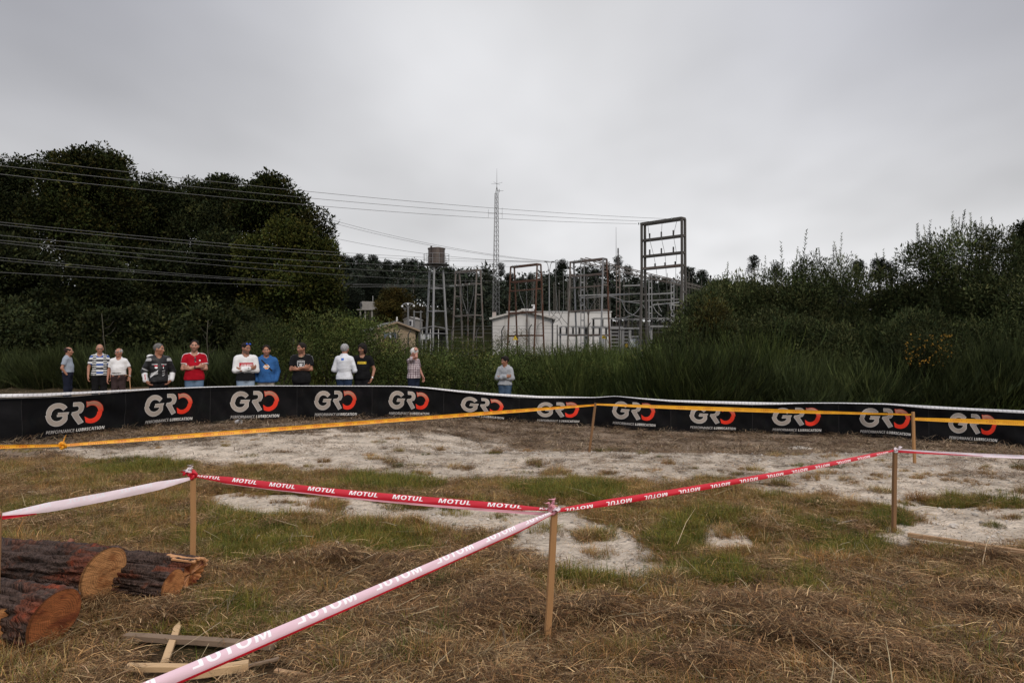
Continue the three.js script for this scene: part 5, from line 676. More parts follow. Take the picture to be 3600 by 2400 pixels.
// lobes: [x, y, z, rx, ry, rz] in world space
function crown(t, lobes, geos, mat, { per = 55, size = 1, cols, seed = 1, gaps = 0.25, name = 'crown', down = 0.25 }) {
  const r = rng(seed), list = [], o = t.position, all = [];
  for (const l of lobes) { if (l[3] < 1.1 * size) { all.push(l); continue; } const m = 7; all.push([l[0], l[1], l[2], l[3] * 0.72, l[4] * 0.72, l[5] * 0.72]); for (let k = 0; k < m; k++) { const u = r() * 1.7 - 0.7, a = r() * 6.283, s = Math.sqrt(1 - Math.min(1, u * u)), f = 0.3 + 0.24 * r(), q = 0.95 - f * 0.75; all.push([l[0] + Math.cos(a) * s * l[3] * q, l[1] + u * l[4] * q, l[2] + Math.sin(a) * s * l[5] * q, l[3] * f * (0.85 + 0.4 * r()), l[4] * f * (0.7 + 0.4 * r()), l[5] * f]); } }
  for (const [x, y, z, rx, ry, rz] of all) {
    const tone = 0.5 + 1.0 * r() * r() + 0.25 * r(), n = Math.round(per * (all.length > lobes.length ? 0.5 : 1) * (rx * ry + ry * rz + rx * rz) / 3 / (size * size));
    for (let i = 0; i < n; i++) {
      const u = r() * 2 - 1, a = r() * 6.283, s = Math.sqrt(1 - u * u), dx = Math.cos(a) * s, dz = Math.sin(a) * s, k = 0.72 + 0.36 * Math.sqrt(r()) + 0.22 * noise(dx * 2.3 + x, u * 2.3 + y, dz * 2.3 + z);
      if (u < -0.55 && r() > down) continue;
      if (noise(dx * 3 + x * 1.7, u * 3 + y, dz * 3 + z) < gaps * -1.2 && r() < 0.75) continue;
      list.push({ p: V(x + dx * rx * k - o.x, y + u * ry * k - o.y, z + dz * rz * k - o.z), s: size * (0.65 + 0.7 * r()), rx: (r() - 0.5) * 1.2, ry: r() * 6.283, rz: (r() - 0.5) * 1.2, c: cols[(r() * cols.length) | 0].clone().multiplyScalar(tone * (0.7 + 0.6 * r()) * (0.85 + 0.3 * noise(dx * 4 + x, u * 4, dz * 4))), v: (r() * 97) | 0 });
    }
  }
  return instances(name, geos, mat, list, t);
}
function trunkAndLimbs(t, base, lobes, r0, mat, seed = 1) {
  const r = rng(seed), top = lobes.reduce((s, l) => s.add(V(l[0], l[1], l[2])), V()).multiplyScalar(1 / lobes.length), o = t.position, fork = base.clone().lerp(top, 0.45), w = (p) => p.clone().sub(o);
  const tube = (a, b, ra, rb, bend) => { const g = bits(), N = 5; let p = a; for (let i = 1; i <= N; i++) { const f = i / N, q = a.clone().lerp(b, f).add(V(bend * Math.sin(f * 3.1), 0, bend * 0.6 * Math.sin(f * 2.2))); g.rod(w(p), w(q), lerp(ra, rb, (i - 1) / N), lerp(ra, rb, f), 7); p = q; } return g; };
  mesh('trunk', tube(base, fork, r0, r0 * 0.7, 0.1 * (r() - 0.5)).geo(), mat, t); const g = bits(); for (const l of lobes) for (const q of tube(fork, V(l[0], l[1], l[2]), r0 * 0.5, r0 * 0.12, 0.4 * (r() - 0.5)).g) g.g.push(q); g.build('limbs', mat, t);
}
const lobe = (px, py, d, rx, ry = rx, dz = 1) => { const p = at(px, py, d), k = d / F; return [p.x, p.y, p.z, rx * k, ry * k, (rx + ry) / 2 * k * dz]; };
const oakLeaves = [leafClump(1, 60, 0.5, 0.17, 0.11), leafClump(2, 60, 0.5, 0.16, 0.1), leafClump(3, 54, 0.55, 0.18, 0.115)];
const bushLeaves = [leafClump(5, 60, 0.26, 0.06, 0.03), leafClump(6, 60, 0.26, 0.065, 0.028), leafClump(7, 52, 0.3, 0.07, 0.032)];
const willowLeaves = [leafClump(8, 54, 0.36, 0.115, 0.034, { up: 0.4 }), leafClump(9, 54, 0.36, 0.125, 0.034, { up: 0.4 }), leafClump(10, 46, 0.4, 0.12, 0.036, { up: 0.5 })];
const farLeaves = [leafClump(12, 60, 1.0, 0.42, 0.2, { flat: 0.7 }), leafClump(13, 60, 1.0, 0.46, 0.2, { flat: 0.6 })];
function shootGeo(seed, h) { const r = rng(seed), out = [], col = []; for (let i = 0; i < 34; i++) { const y = h * (0.08 + 0.92 * i / 34), a = i * 2.4 + r(), l = 0.1 * (1.1 - 0.5 * i / 34), p = V(0.03 * noise(y * 3, seed), y, 0.03 * noise(y * 3, seed + 4)); strip(out, col, [p, p.clone().add(V(Math.cos(a) * l * 0.5, l * 0.45, Math.sin(a) * l * 0.5)), p.clone().add(V(Math.cos(a) * l * 0.8, l * 0.85, Math.sin(a) * l * 0.8))], 0.034, { c: [0.9 + 0.2 * r(), 1, 0.9], look: V(r() - 0.5, 0.3, r() - 0.5) }); } strip(out, col, [V(0, 0, 0), V(0, h * 0.5, 0), V(0, h, 0)], 0.014, { c: [0.8, 0.7, 0.6], look: V(0, 0, 1) }); return bladeGeo(out, col); }
const shoots = [shootGeo(1, 1.1), shootGeo(2, 0.9), shootGeo(3, 1.3)];

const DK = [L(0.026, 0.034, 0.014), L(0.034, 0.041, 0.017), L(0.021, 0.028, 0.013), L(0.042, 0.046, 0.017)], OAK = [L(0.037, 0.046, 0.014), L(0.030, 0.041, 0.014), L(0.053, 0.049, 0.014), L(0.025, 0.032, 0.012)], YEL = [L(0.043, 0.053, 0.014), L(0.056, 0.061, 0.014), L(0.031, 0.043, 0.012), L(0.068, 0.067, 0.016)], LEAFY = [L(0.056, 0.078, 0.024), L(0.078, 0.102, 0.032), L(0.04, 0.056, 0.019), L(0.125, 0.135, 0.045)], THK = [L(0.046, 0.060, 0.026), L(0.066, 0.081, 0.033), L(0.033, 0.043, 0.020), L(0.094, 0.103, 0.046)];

// left woodland
{
  const trees = [
    ['tall dark tree cut by the left edge of the picture', 31, [[-40, 430, 75, 80], [20, 405, 52, 50], [-10, 540, 110, 90], [30, 470, 50, 50]], DK],
    ['tallest rounded dark tree rising above the left woodland', 30, [[170, 415, 85, 66], [245, 410, 76, 66], [205, 388, 70, 50], [140, 480, 80, 75], [270, 480, 70, 75], [200, 560, 130, 90]], OAK],
    ['dark broad tree just right of the tallest rounded tree', 33, [[345, 455, 52, 56], [380, 490, 60, 70], [330, 560, 90, 80]], DK],
    ['even-topped dark tree in the middle of the left woodland', 34, [[440, 468, 62, 56], [505, 462, 60, 54], [470, 540, 90, 80], [545, 480, 45, 50]], DK],
    ['spreading oak with ragged leafy outline against the sky', 29.5, [[610, 462, 62, 56], [670, 500, 62, 52], [580, 500, 60, 60], [715, 530, 44, 44], [640, 440, 45, 40], [735, 565, 26, 34]], OAK],
    ['yellowish green tree at the right end of the left woodland', 27, [[650, 560, 70, 58], [720, 590, 56, 50], [600, 610, 70, 70], [690, 650, 90, 80], [755, 650, 34, 60], [640, 720, 90, 70], [740, 720, 46, 60]], YEL],
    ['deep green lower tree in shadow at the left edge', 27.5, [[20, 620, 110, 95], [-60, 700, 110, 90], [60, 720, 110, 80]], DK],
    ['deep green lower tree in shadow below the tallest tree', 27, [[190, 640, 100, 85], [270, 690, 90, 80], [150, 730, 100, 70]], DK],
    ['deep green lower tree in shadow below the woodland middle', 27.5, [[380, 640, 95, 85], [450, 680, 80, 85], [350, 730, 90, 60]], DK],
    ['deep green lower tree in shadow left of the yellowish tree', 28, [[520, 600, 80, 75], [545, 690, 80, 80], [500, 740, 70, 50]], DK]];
  trees.forEach(([label, d, ls, cols], i) => {
    const lobes = ls.map(([x, y, a, b]) => lobe(x, y, d * 1.48 + 2.4 * noise(x, y), a * 0.9, b * 0.9, 0.9)), mid = lobes.reduce((s, l) => s + l[0], 0) / lobes.length, base = V(mid, gh(mid, d * 1.48), -d * 1.48 - 0.5), t = thing('broadleaf_tree', label, 'tree', base);
    crown(t, lobes, oakLeaves, leafMat, { per: 150, size: 1, cols, seed: 40 + i, gaps: 0.04, down: 0.8 }); trunkAndLimbs(t, base, lobes, 0.24, barkBrown, i + 1);
  });
  const saplings = [['thin pale bare sapling between the two old men on the left', 240, 27, 720, 808], ['slender pale stem behind the man in red', 476, 27, 735, 800]];
  saplings.forEach(([label, px, d, y0, y1], i) => { const b = onGround(px, d), t = thing('sapling', label, 'sapling', b), h = at(px, y0, d).y - b.y, r = rng(60 + i), g = bits().tube([V(0, -0.1, 0), V(0.05, h * 0.35, 0), V(-0.06 + 0.1 * r(), h * 0.7, 0.05), V(-0.2 + 0.3 * r(), h, 0)], 0.014, 24, 5); mesh('stem', g.geo(), std(L(0.075, 0.068, 0.045), 0.9), t); const br = bits(); for (let k = 0; k < 5; k++) { const y = h * (0.5 + 0.1 * k), a = r() * 6.28, l = 0.15 + 0.25 * r(); br.tube([V(-0.02, y, 0), V(Math.cos(a) * l * 0.5, y + 0.25 * l, Math.sin(a) * l * 0.5), V(Math.cos(a) * l, y + l * 0.9, Math.sin(a) * l)], 0.006, 8, 4); } br.build('branches', std(L(0.05, 0.046, 0.034), 0.9), t); });
}
// far wooded hill: single eucalyptus crowns along the skyline, the rest of the wood as one mass
{
  const r = rng(9), HILL = [L(0.022, 0.028, 0.021), L(0.028, 0.034, 0.024), L(0.018, 0.023, 0.018)];
  const sky = [[788, 588], [806, 592], [822, 586], [842, 604], [858, 588], [880, 604], [893, 600], [912, 602], [930, 596], [950, 598], [968, 604], [1030, 615], [1062, 624], [1085, 636], [1118, 618], [1150, 606], [1172, 630], [1196, 640], [1222, 628], [1262, 632], [1290, 598], [1316, 640], [1345, 612], [1368, 618], [1392, 606], [1420, 590], [1442, 612], [1462, 640], [1500, 636], [1528, 640], [1580, 614], [1612, 622], [1640, 646], [1668, 642], [1700, 646], [1733, 590], [1780, 604], [1840, 620], [1970, 600], [2020, 596], [2045, 606]];
  sky.forEach(([px, py], i) => {
    const d = 150 + 60 * r() - (px > 1700 ? 60 : 0), top = at(px, py, d), base = V(top.x, gh(top.x, d) - 0.3, -d), H = top.y - base.y, t = thing('eucalyptus_tree', px > 1700 ? 'far eucalyptus with open cloud-like crown above the right thicket' : 'far eucalyptus with open cloud-like crown on the hill skyline', 'tree', base, px > 1700 ? 'eucalyptus trees above the right thicket' : 'eucalyptus trees on the hill skyline');
    const w = (9 + 8 * r()) / F * d, lobes = [], n = 4 + (r() * 3 | 0); for (let k = 0; k < n; k++) { const f = k / n, a = r() * 6.28; lobes.push([top.x + Math.cos(a) * w * 0.7 * f, top.y - w * 0.35 - f * Math.min(H * 0.5, w * 2.6), -d + Math.sin(a) * w * 0.6 * f, w * (0.55 + 0.3 * r()), w * 0.38, w * 0.6]); }
    crown(t, lobes, farLeaves, leafMat, { per: 16, size: 0.6, cols: HILL, seed: 200 + i, gaps: 0.1 }); trunkAndLimbs(t, base, lobes, 0.22, barkPale, i);
  });
  const list = []; for (let i = 0; i < 7200; i++) { const d = 105 + 150 * Math.sqrt(r()), x = lerp(-0.3 * d, 0.72 * d, r()), y = gh(x, d), h = 9 + 11 * r() * (0.6 + 0.4 * noise(x * 0.05, d * 0.05)); if (Math.hypot((x + 27) / 1.1, d - 108) < 10) continue; const [px, py] = toPx(x, y + h, -d); if (py < 606 + Math.max(0, px - 1000) * 0.055 + 16 * noise(px * 0.02, 3)) continue; list.push({ p: V(x, y + h * (0.25 + 0.75 * r()), -d), s: 1.3 + 1.2 * r(), ry: r() * 6.28, rx: (r() - 0.5) * 0.6, c: HILL[(r() * 3) | 0].clone().multiplyScalar(0.7 + 0.7 * r()), v: (r() * 2) | 0 }); }
  const o = new THREE.Group(); o.name = nm('hill_wood'); tag(o, 'dark eucalyptus wood covering the hill behind the substation', 'wood', null, 'stuff'); scene.add(o); instances('hill_wood_mass', farLeaves, leafMat, list, o);
  const tk = bits(); for (let i = 0; i < 90; i++) { const d = 110 + 30 * r(), x = lerp(0.02 * d, 0.4 * d, r()), y = gh(x, d); tk.rod(V(x, y, -d), V(x + 0.4 * (r() - 0.5), y + 9 + 4 * r(), -d), 0.09, 0.05, 5); } const tm = tk.build('hill_wood_trunks', barkPale, o); tm.userData.kind = 'stuff';
  const autumn = [['round yellow-brown tree on the slope above the beige house', 905, 700, 40, 42, 100, [L(0.07, 0.055, 0.016), L(0.05, 0.045, 0.016), L(0.09, 0.065, 0.018)]], ['brown bare-looking tree just right of the yellow-brown tree', 955, 730, 22, 30, 92, [L(0.05, 0.04, 0.025), L(0.04, 0.034, 0.022)]], ['dark conical tree beside the far concrete house', 812, 690, 26, 40, 115, HILL], ['dark round tree behind the far concrete house', 850, 665, 34, 34, 125, HILL]];
  autumn.forEach(([label, px, py, a, b, d, cols], i) => { const l = [lobe(px, py, d, a, b), lobe(px + a * 0.4, py + b * 0.5, d, a * 0.8, b * 0.7), lobe(px - a * 0.4, py + b * 0.5, d, a * 0.7, b * 0.7)], base = V(l[0][0], gh(l[0][0], d), -d), t = thing('slope_tree', label, 'tree', base); crown(t, l, farLeaves, leafMat, { per: 22, size: 0.5, cols, seed: 300 + i, gaps: 0.1 }); trunkAndLimbs(t, base, l, 0.2, barkBrown, i); });
  for (const [px, i] of [[1365, 0], [1376, 1]]) { const d = 78, b = onGround(px, d), t = thing('bare_tree', ['leafless pale young tree behind the white hall roof, left of two', 'leafless pale young tree behind the white hall roof, right of two'][i], 'tree', b), h = at(px, 650, d).y - b.y, q = rng(i + 5), g = bits().tube([V(0, 0, 0), V(0.1, h * 0.5, 0), V(0, h, 0)], 0.05, 10, 5), br = bits(); for (let k = 0; k < 16; k++) { const y = h * (0.4 + 0.036 * k), a = q() * 6.28, l = 0.6 + 0.8 * q(); br.rod(V(0.05, y, 0), V(Math.cos(a) * l, y + l * 1.1, Math.sin(a) * l), 0.018, 0.006, 4); } g.build('trunk', barkPale, t); br.build('branches', barkPale, t); }
}
// leafy shrubs
function shrub(label, ls, d, cols, opt = {}) {
  const lobes = ls.map(([x, y, a, b]) => lobe(x, y, d + 0.6 * noise(x * 0.1, y * 0.1), a, b, 0.9)), mid = lobes[0], base = V(mid[0], gh(mid[0], d), -d), t = thing(opt.name ?? 'leafy_shrub', label, opt.cat ?? 'shrub', base, opt.group);
  crown(t, lobes, opt.geos ?? bushLeaves, opt.mat ?? leafMat, { per: opt.per ?? 210, size: opt.size ?? 1, cols, seed: Math.round(ls[0][0] * 7 + ls[0][1]), gaps: opt.gaps ?? 0.14, name: 'foliage', down: 0.6 });
  const g = bits(), r = rng(Math.round(ls[0][0])); for (const l of lobes) for (let i = 0; i < 3; i++) g.rod(V((r() - 0.5) * 0.3, -0.1, (r() - 0.5) * 0.3), V(l[0] - base.x + (r() - 0.5) * l[3], l[1] - base.y, l[2] - base.z + (r() - 0.5) * l[3]), 0.022, 0.008, 5); g.build('stems', barkBrown, t);
  if (opt.shoots) { const q = rng(Math.round(ls[0][0]) + 3), list = []; for (const l of lobes) for (let i = 0; i < opt.shoots; i++) { const a = q() * 6.283, f = Math.sqrt(q()) * 0.9; list.push({ p: V(l[0] + Math.cos(a) * f * l[3] - base.x, l[1] + l[4] * Math.sqrt(1 - f * f) * 0.86 - base.y, l[2] + Math.sin(a) * f * l[5] - base.z), s: 0.6 + 0.6 * q(), rx: (q() - 0.5) * 0.5, rz: (q() - 0.5) * 0.5, ry: q() * 6.28, c: cols[(q() * cols.length) | 0] }); } instances('shoots', shoots, leafMat, list, t); }
  return t;
}
{
  // behind the spectators and on the bank
  shrub('leafy bush behind the man in black tee turned left', [[640, 800, 50, 50], [690, 780, 44, 56], [660, 840, 60, 50]], 21.5, LEAFY);
  shrub('tall leafy bush rising behind the man seen from behind', [[770, 770, 48, 48], [820, 780, 46, 50], [800, 830, 70, 50], [740, 820, 50, 50]], 21, LEAFY);
  shrub('leafy bush behind the long haired man', [[860, 790, 44, 54], [880, 840, 50, 50], [845, 850, 46, 40]], 20.6, LEAFY);
  shrub('dark leafy bush left of the yellowish tree foot', [[600, 780, 50, 46], [580, 820, 50, 40]], 26, DK);
  shrub('bush covering the lower wall of the beige house', [[930, 828, 56, 40], [985, 822, 48, 34], [890, 820, 40, 30]], 30, LEAFY);
  shrub('bush at the foot of the water tower', [[1010, 815, 50, 30], [1060, 812, 46, 28], [960, 850, 60, 34]], 29, LEAFY);
  shrub('bush below the first grey gantry', [[1090, 815, 44, 26], [1130, 818, 50, 30], [1050, 850, 66, 32]], 28, LEAFY);
  shrub('low leafy bush before the white building', [[1180, 832, 54, 26], [1230, 838, 56, 24], [1150, 850, 60, 30]], 27, LEAFY);
  shrub('low leafy bush before the middle gantry', [[1300, 842, 60, 28], [1360, 838, 54, 30], [1270, 866, 60, 26]], 26, LEAFY);
  shrub('small yellow-green bush on the bank left of the standing boy', [[1098, 838, 34, 26]], 25, YEL);
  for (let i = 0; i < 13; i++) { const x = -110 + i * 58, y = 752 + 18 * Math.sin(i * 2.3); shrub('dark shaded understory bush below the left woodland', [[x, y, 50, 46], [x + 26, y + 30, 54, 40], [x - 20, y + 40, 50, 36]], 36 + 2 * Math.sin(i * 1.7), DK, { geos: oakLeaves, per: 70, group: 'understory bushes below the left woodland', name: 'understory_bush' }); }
  shrub('low green bushes hiding the foot of the white building, left half', [[1145, 812, 30, 16], [1180, 816, 30, 15], [1208, 812, 24, 16]], 42.5, LEAFY, { per: 110 }); shrub('low green bushes hiding the foot of the white building, right half', [[1240, 814, 28, 15], [1268, 812, 24, 18], [1296, 812, 30, 14]], 42, LEAFY, { per: 110 }); shrub('low green bushes before the breakers of the substation', [[1335, 814, 34, 15], [1380, 812, 34, 18], [1425, 814, 34, 16], [1468, 812, 30, 20]], 41.5, LEAFY, { per: 110 });
  const banks = [['bramble bush low on the bank left of the plaid shirt man', 905, 858, 40, 34, 20.2], ['bramble bush behind the plaid shirt man', 962, 846, 44, 36, 21], ['bramble bush between the plaid shirt man and the boy, left one', 1020, 858, 44, 32, 20.6], ['bramble bush between the plaid shirt man and the boy, right one', 1078, 862, 40, 34, 20.4], ['leafy bush directly behind the boy', 1150, 852, 46, 36, 21.6], ['leafy bush right of the boy', 1222, 862, 44, 30, 21], ['leafy bush behind the leaning stake', 1330, 866, 50, 28, 21.4], ['leafy bush below the tall gantry', 1480, 850, 56, 36, 22], ['leafy bush under the substation cabinets', 1405, 856, 44, 30, 22.4]];
  banks.forEach(([label, x, y, a, b, d]) => shrub(label, [[x, y, a, b], [x - a * 0.5, y + b * 0.6, a * 0.8, b * 0.8], [x + a * 0.5, y + b * 0.5, a * 0.8, b * 0.8]], d, LEAFY));
  // right thicket
  const T = [
    ['dark bush overlapping the right end of the substation', [[1590, 780, 46, 60], [1560, 820, 60, 50], [1620, 740, 50, 60]], 26], ['bush with yellowing leaves right of the tall gantry', [[1640, 735, 26, 34], [1630, 775, 36, 36]], 24.5, [L(0.085, 0.07, 0.018), L(0.06, 0.055, 0.02), L(0.045, 0.045, 0.02)]],
    ['rounded bush behind the yellowing one', [[1690, 690, 54, 42], [1660, 720, 50, 60], [1720, 740, 60, 70]], 27], ['thicket bush below the lone tall eucalyptus', [[1760, 680, 50, 56], [1790, 740, 70, 70], [1740, 790, 70, 60]], 26.5], ['thicket bush with long upright shoots on top', [[1840, 670, 56, 50], [1870, 640, 44, 42], [1850, 740, 80, 80]], 26], ['dome shaped dark bush in the thicket middle', [[1928, 640, 34, 40], [1940, 690, 60, 60], [1930, 770, 80, 70]], 26.5], ['broad dark bush below the far pair of eucalyptus', [[2010, 680, 60, 48], [2030, 740, 80, 70], [1990, 800, 70, 60]], 26],
    ['tall dark bush with feathery top in the right thicket', [[2110, 640, 54, 66], [2140, 600, 44, 46], [2120, 720, 80, 80]], 25], ['tallest dark bush of the right thicket', [[2200, 600, 56, 60], [2230, 570, 46, 40], [2220, 690, 80, 90]], 24.5], ['dark bush at the right edge of the thicket', [[2300, 600, 56, 56], [2330, 660, 70, 80], [2290, 720, 80, 80]], 24], ['shaded lower bush in the right corner of the thicket', [[2370, 740, 90, 100], [2300, 810, 80, 70]], 22.5], ['shaded lower bush below the feathery topped one', [[2110, 800, 90, 70], [2190, 810, 80, 60]], 23]];
  T.forEach(([label, ls, d, cols]) => shrub(label, ls.map(([x, y, a, b]) => [x, y, a * 0.95, b * 0.92]), d, cols ?? THK, { geos: willowLeaves, name: 'thicket_bush', per: 360, shoots: cols ? 0 : 4, gaps: 0.06 }));
  for (let i = 0; i < 9; i++) { const x = 1590 + i * 98; shrub('dark leafy bush filling the foot of the right thicket', [[x, 782 + 14 * Math.sin(i * 2.1), 58, 44], [x + 44, 800, 50, 40], [x - 30, 815, 46, 34]], 24.2 + 0.8 * Math.sin(i * 3.3), THK, { geos: willowLeaves, per: 150, name: 'thicket_bush', group: 'bushes at the foot of the right thicket' }); }
  { const d = 34, l = [lobe(2372, 560, d, 34, 60), lobe(2385, 640, d, 50, 70)], b = V(l[0][0], gh(l[0][0], d), -d), t = thing('conifer', 'dark conifer cut by the right edge of the picture', 'tree', b); crown(t, l, oakLeaves, leafMat, { per: 110, size: 0.6, cols: DK, seed: 400 }); trunkAndLimbs(t, b, l, 0.18, barkBrown, 3); }
  shrub('rounded yellow-brown bush before the white building', [[1176, 772, 24, 17], [1150, 778, 20, 13], [1202, 780, 20, 13]], 46, [L(0.11, 0.085, 0.02), L(0.08, 0.062, 0.02), L(0.06, 0.055, 0.018)], { per: 90 });
  { const t = shrub('low dark bush dotted with small orange-yellow flowers at the right', [[2130, 800, 70, 40], [2100, 830, 60, 40]], 20.5, DK, { name: 'flowering_shrub' }), r = rng(8), list = []; for (let i = 0; i < 110; i++) { const p = at(2080 + 110 * r(), 765 + 75 * r() ** 1.2, 20.5 - 0.75 - 0.5 * r()).sub(t.position); list.push({ p, s: 0.35 + 0.5 * r(), ry: r() * 6, rx: r() * 3, c: L(0.5, 0.27, 0.05) }); } instances('flowers', [leafClump(50, 7, 0.022, 0.034, 0.024, { tint: 0.1 })], leafMat, list, t); }
}
// broom: upright green whips
function broomSpray(seed, n, h, spread) {
  const r = rng(seed), out = [], col = [];
  for (let i = 0; i < n; i++) {
    const a = r() * 6.283, q = Math.sqrt(r()) * 0.12, sp = spread * (0.25 + 0.9 * r()), hh = h * (0.5 + 0.55 * r()), x = Math.cos(a) * q, z = Math.sin(a) * q, k = r() < 0.07 ? 2.3 : 0.65 + 0.6 * r(), top = V(x + Math.cos(a) * sp, hh, z + Math.sin(a) * sp), midp = V(x + Math.cos(a) * sp * 0.45, hh * 0.55, z + Math.sin(a) * sp * 0.45);
    const look = V(r() - 0.5, 0.1, r() + 0.2);
    strip(out, col, [V(x, 0, z), midp, top], 0.009, { c: k > 2 ? [k * 1.25, k, k * 1.1] : [k, k, k * 0.9], look });
    for (let j = 0; j < (k > 2 ? 2 : 7); j++) { const f = 0.3 + 0.68 * r(), p = f < 0.5 ? V(x, 0, z).lerp(midp, f * 2) : midp.clone().lerp(top, f * 2 - 1), b = a + (r() - 0.5) * 2.4, l = h * (0.12 + 0.2 * r()); strip(out, col, [p, p.clone().add(V(Math.cos(b) * l * 0.22, l * 0.55, Math.sin(b) * l * 0.22)), p.clone().add(V(Math.cos(b) * l * 0.32, l, Math.sin(b) * l * 0.32))], 0.0065, { c: [k * 1.05, k * 1.1, k * 0.9], look }); }
  }
  return bladeGeo(out, col);
}
{
  const sprays = [broomSpray(1, 30, 1, 0.3), broomSpray(2, 28, 1, 0.42), broomSpray(3, 32, 1, 0.22), broomSpray(4, 24, 1, 0.6)], r = rng(321);
  const BR = [L(0.072, 0.094, 0.032), L(0.102, 0.124, 0.042), L(0.050, 0.069, 0.027)], BD = [L(0.043, 0.054, 0.024), L(0.057, 0.068, 0.028), L(0.033, 0.042, 0.021)], BY = [L(0.085, 0.085, 0.025), L(0.065, 0.07, 0.022)];
  function broom(px, d, topPy, cols, label, group, wide = 0.7) {
    const b = onGround(px, d), h = at(px, topPy, d).y - b.y, t = thing('broom_shrub', label, 'shrub', b, group), tone = 0.5 + 0.85 * r() ** 1.5, list = []; for (let i = 0; i < 22; i++) { const a = r() * 6.283, q = Math.sqrt(r()) * wide; list.push({ p: V(Math.cos(a) * q, -0.05, Math.sin(a) * q), s: V(h * (0.75 + 0.4 * r()), h * (0.55 + 0.5 * r()) * (1 - 0.3 * q / wide), h * (0.75 + 0.4 * r())), ry: r() * 6.28, rx: Math.sin(a) * q * 0.28, rz: -Math.cos(a) * q * 0.28, c: cols[(r() * cols.length) | 0].clone().multiplyScalar(tone * (0.7 + 0.6 * r())), v: (r() * 4) | 0 }); } instances('whips', sprays, leafMat, list, t);
  }
  const gl = 'broom shrubs behind the left spectators', gm = 'broom shrubs on the bank before the substation', gr = 'broom shrubs along the banner at the right', ll = 'dark upright broom shrub in the row behind the left spectators', lm = 'green upright broom shrub on the bank before the substation', lr = 'dark green upright broom shrub behind the banner at the right';
  for (let i = 0; i < 34; i++) { const px = -120 + 720 * (i + 0.7 * r()) / 34; broom(px, 27 + 2.5 * r(), 772 + 40 * r(), BD, ll, gl, 0.9); }
  for (let i = 0; i < 30; i++) { const px = 880 + 640 * (i + 0.9 * r()) / 30, d = 20.2 + 5.5 * r() + (px < 1100 ? 0.8 : 0); broom(px, d, (px < 1250 ? 842 : 818) + 90 * (r() - 0.5), r() < 0.12 ? BY : BR, lm, gm, 0.8); }
  for (let i = 0; i < 10; i++) broom(1290 + 200 * i / 10, 26 + 2 * r(), 775 + 25 * r(), BR, lm, gm, 0.6);
  for (let i = 0; i < 50; i++) { const px = 1500 + 960 * (i + 0.8 * r()) / 50; broom(px, 19.6 + 3 * r(), (px < 1850 ? 800 : 812) + 150 * (r() - 0.55), px > 1750 ? BD : r() < 0.5 ? BR : BD, lr, gr, 0.55 + 0.35 * r()); }
  broom(735, 21.5, 800, BY, 'yellowish grass-like broom shrub right of the man in black tee turned left', null, 0.35); broom(572, 27, 800, BD, ll, gl); 
  // low weeds at the foot of the bank
  const weeds = []; for (let i = 0; i < 6500; i++) { const d = lerp(18.8, 34, r() ** 1.3), x = lerp(-0.78, 0.78, r()) * d; const [px] = toPx(x, 0, -d); if (px < 560 && d < 27.5) continue; if (px > 840 && px < 1000 && d < 19.5) continue; weeds.push({ x, d, s: 0.7 + 0.9 * r(), rot: r() * 6.28, c: (px < 600 ? BD : BR)[(r() * 3) | 0].clone().multiplyScalar(0.7 + 0.6 * r()), tilt: (r() - 0.5) * 0.4 }); }
  scatter('weeds', [leafClump(70, 40, 0.24, 0.07, 0.035), broomSpray(8, 12, 0.45, 0.3), leafClump(71, 34, 0.3, 0.09, 0.03, { up: 0.5 })], leafMat, weeds, 'low green weeds filling the bank behind the banner', 'weeds');
}
// ---------------------------------------------------------------- people
// distance fields joined smoothly and meshed as one surface
const smin = (a, b, k) => { const h = Math.max(k - Math.abs(a - b), 0) / k; return Math.min(a, b) - h * h * k * 0.25; };
const smax = (a, b, k) => -smin(-a, -b, k);
const cap = (a, b, ra, rb, { k = 0.03, fz = 1, fx = 1, tag = '' } = {}) => ({ ax: a[0], ay: a[1], az: a[2], bx: b[0], by: b[1], bz: b[2], ra, rb, k, fz, fx, tag });
function dCap(p, x, y, z, grow = 0) {
  const fz = p.fz, fx = p.fx, px = (x - p.ax) * fx, py = y - p.ay, pz = (z - p.az) * fz, bx = (p.bx - p.ax) * fx, by = p.by - p.ay, bz = (p.bz - p.az) * fz, bb = bx * bx + by * by + bz * bz;
  const t = bb > 1e-9 ? clamp((px * bx + py * by + pz * bz) / bb, 0, 1) : 0, dx = px - bx * t, dy = py - by * t, dz = pz - bz * t; p.t = t;
  return Math.sqrt(dx * dx + dy * dy + dz * dz) - (p.ra + (p.rb - p.ra) * t) - grow;
}
function fieldOf(prims, grow = 0) { return (x, y, z) => { let d = 9; for (const p of prims) d = smin(d, dCap(p, x, y, z, p.grow ?? grow), p.k); return d; }; }
const dEll = (x, y, z, c, r) => { const a = (x - c[0]) / r[0], b = (y - c[1]) / r[1], d = (z - c[2]) / r[2], k0 = Math.sqrt(a * a + b * b + d * d), k1 = Math.sqrt((a / r[0]) ** 2 + (b / r[1]) ** 2 + (d / r[2]) ** 2); return k1 > 1e-9 ? k0 * (k0 - 1) / k1 : -Math.min(...r); };
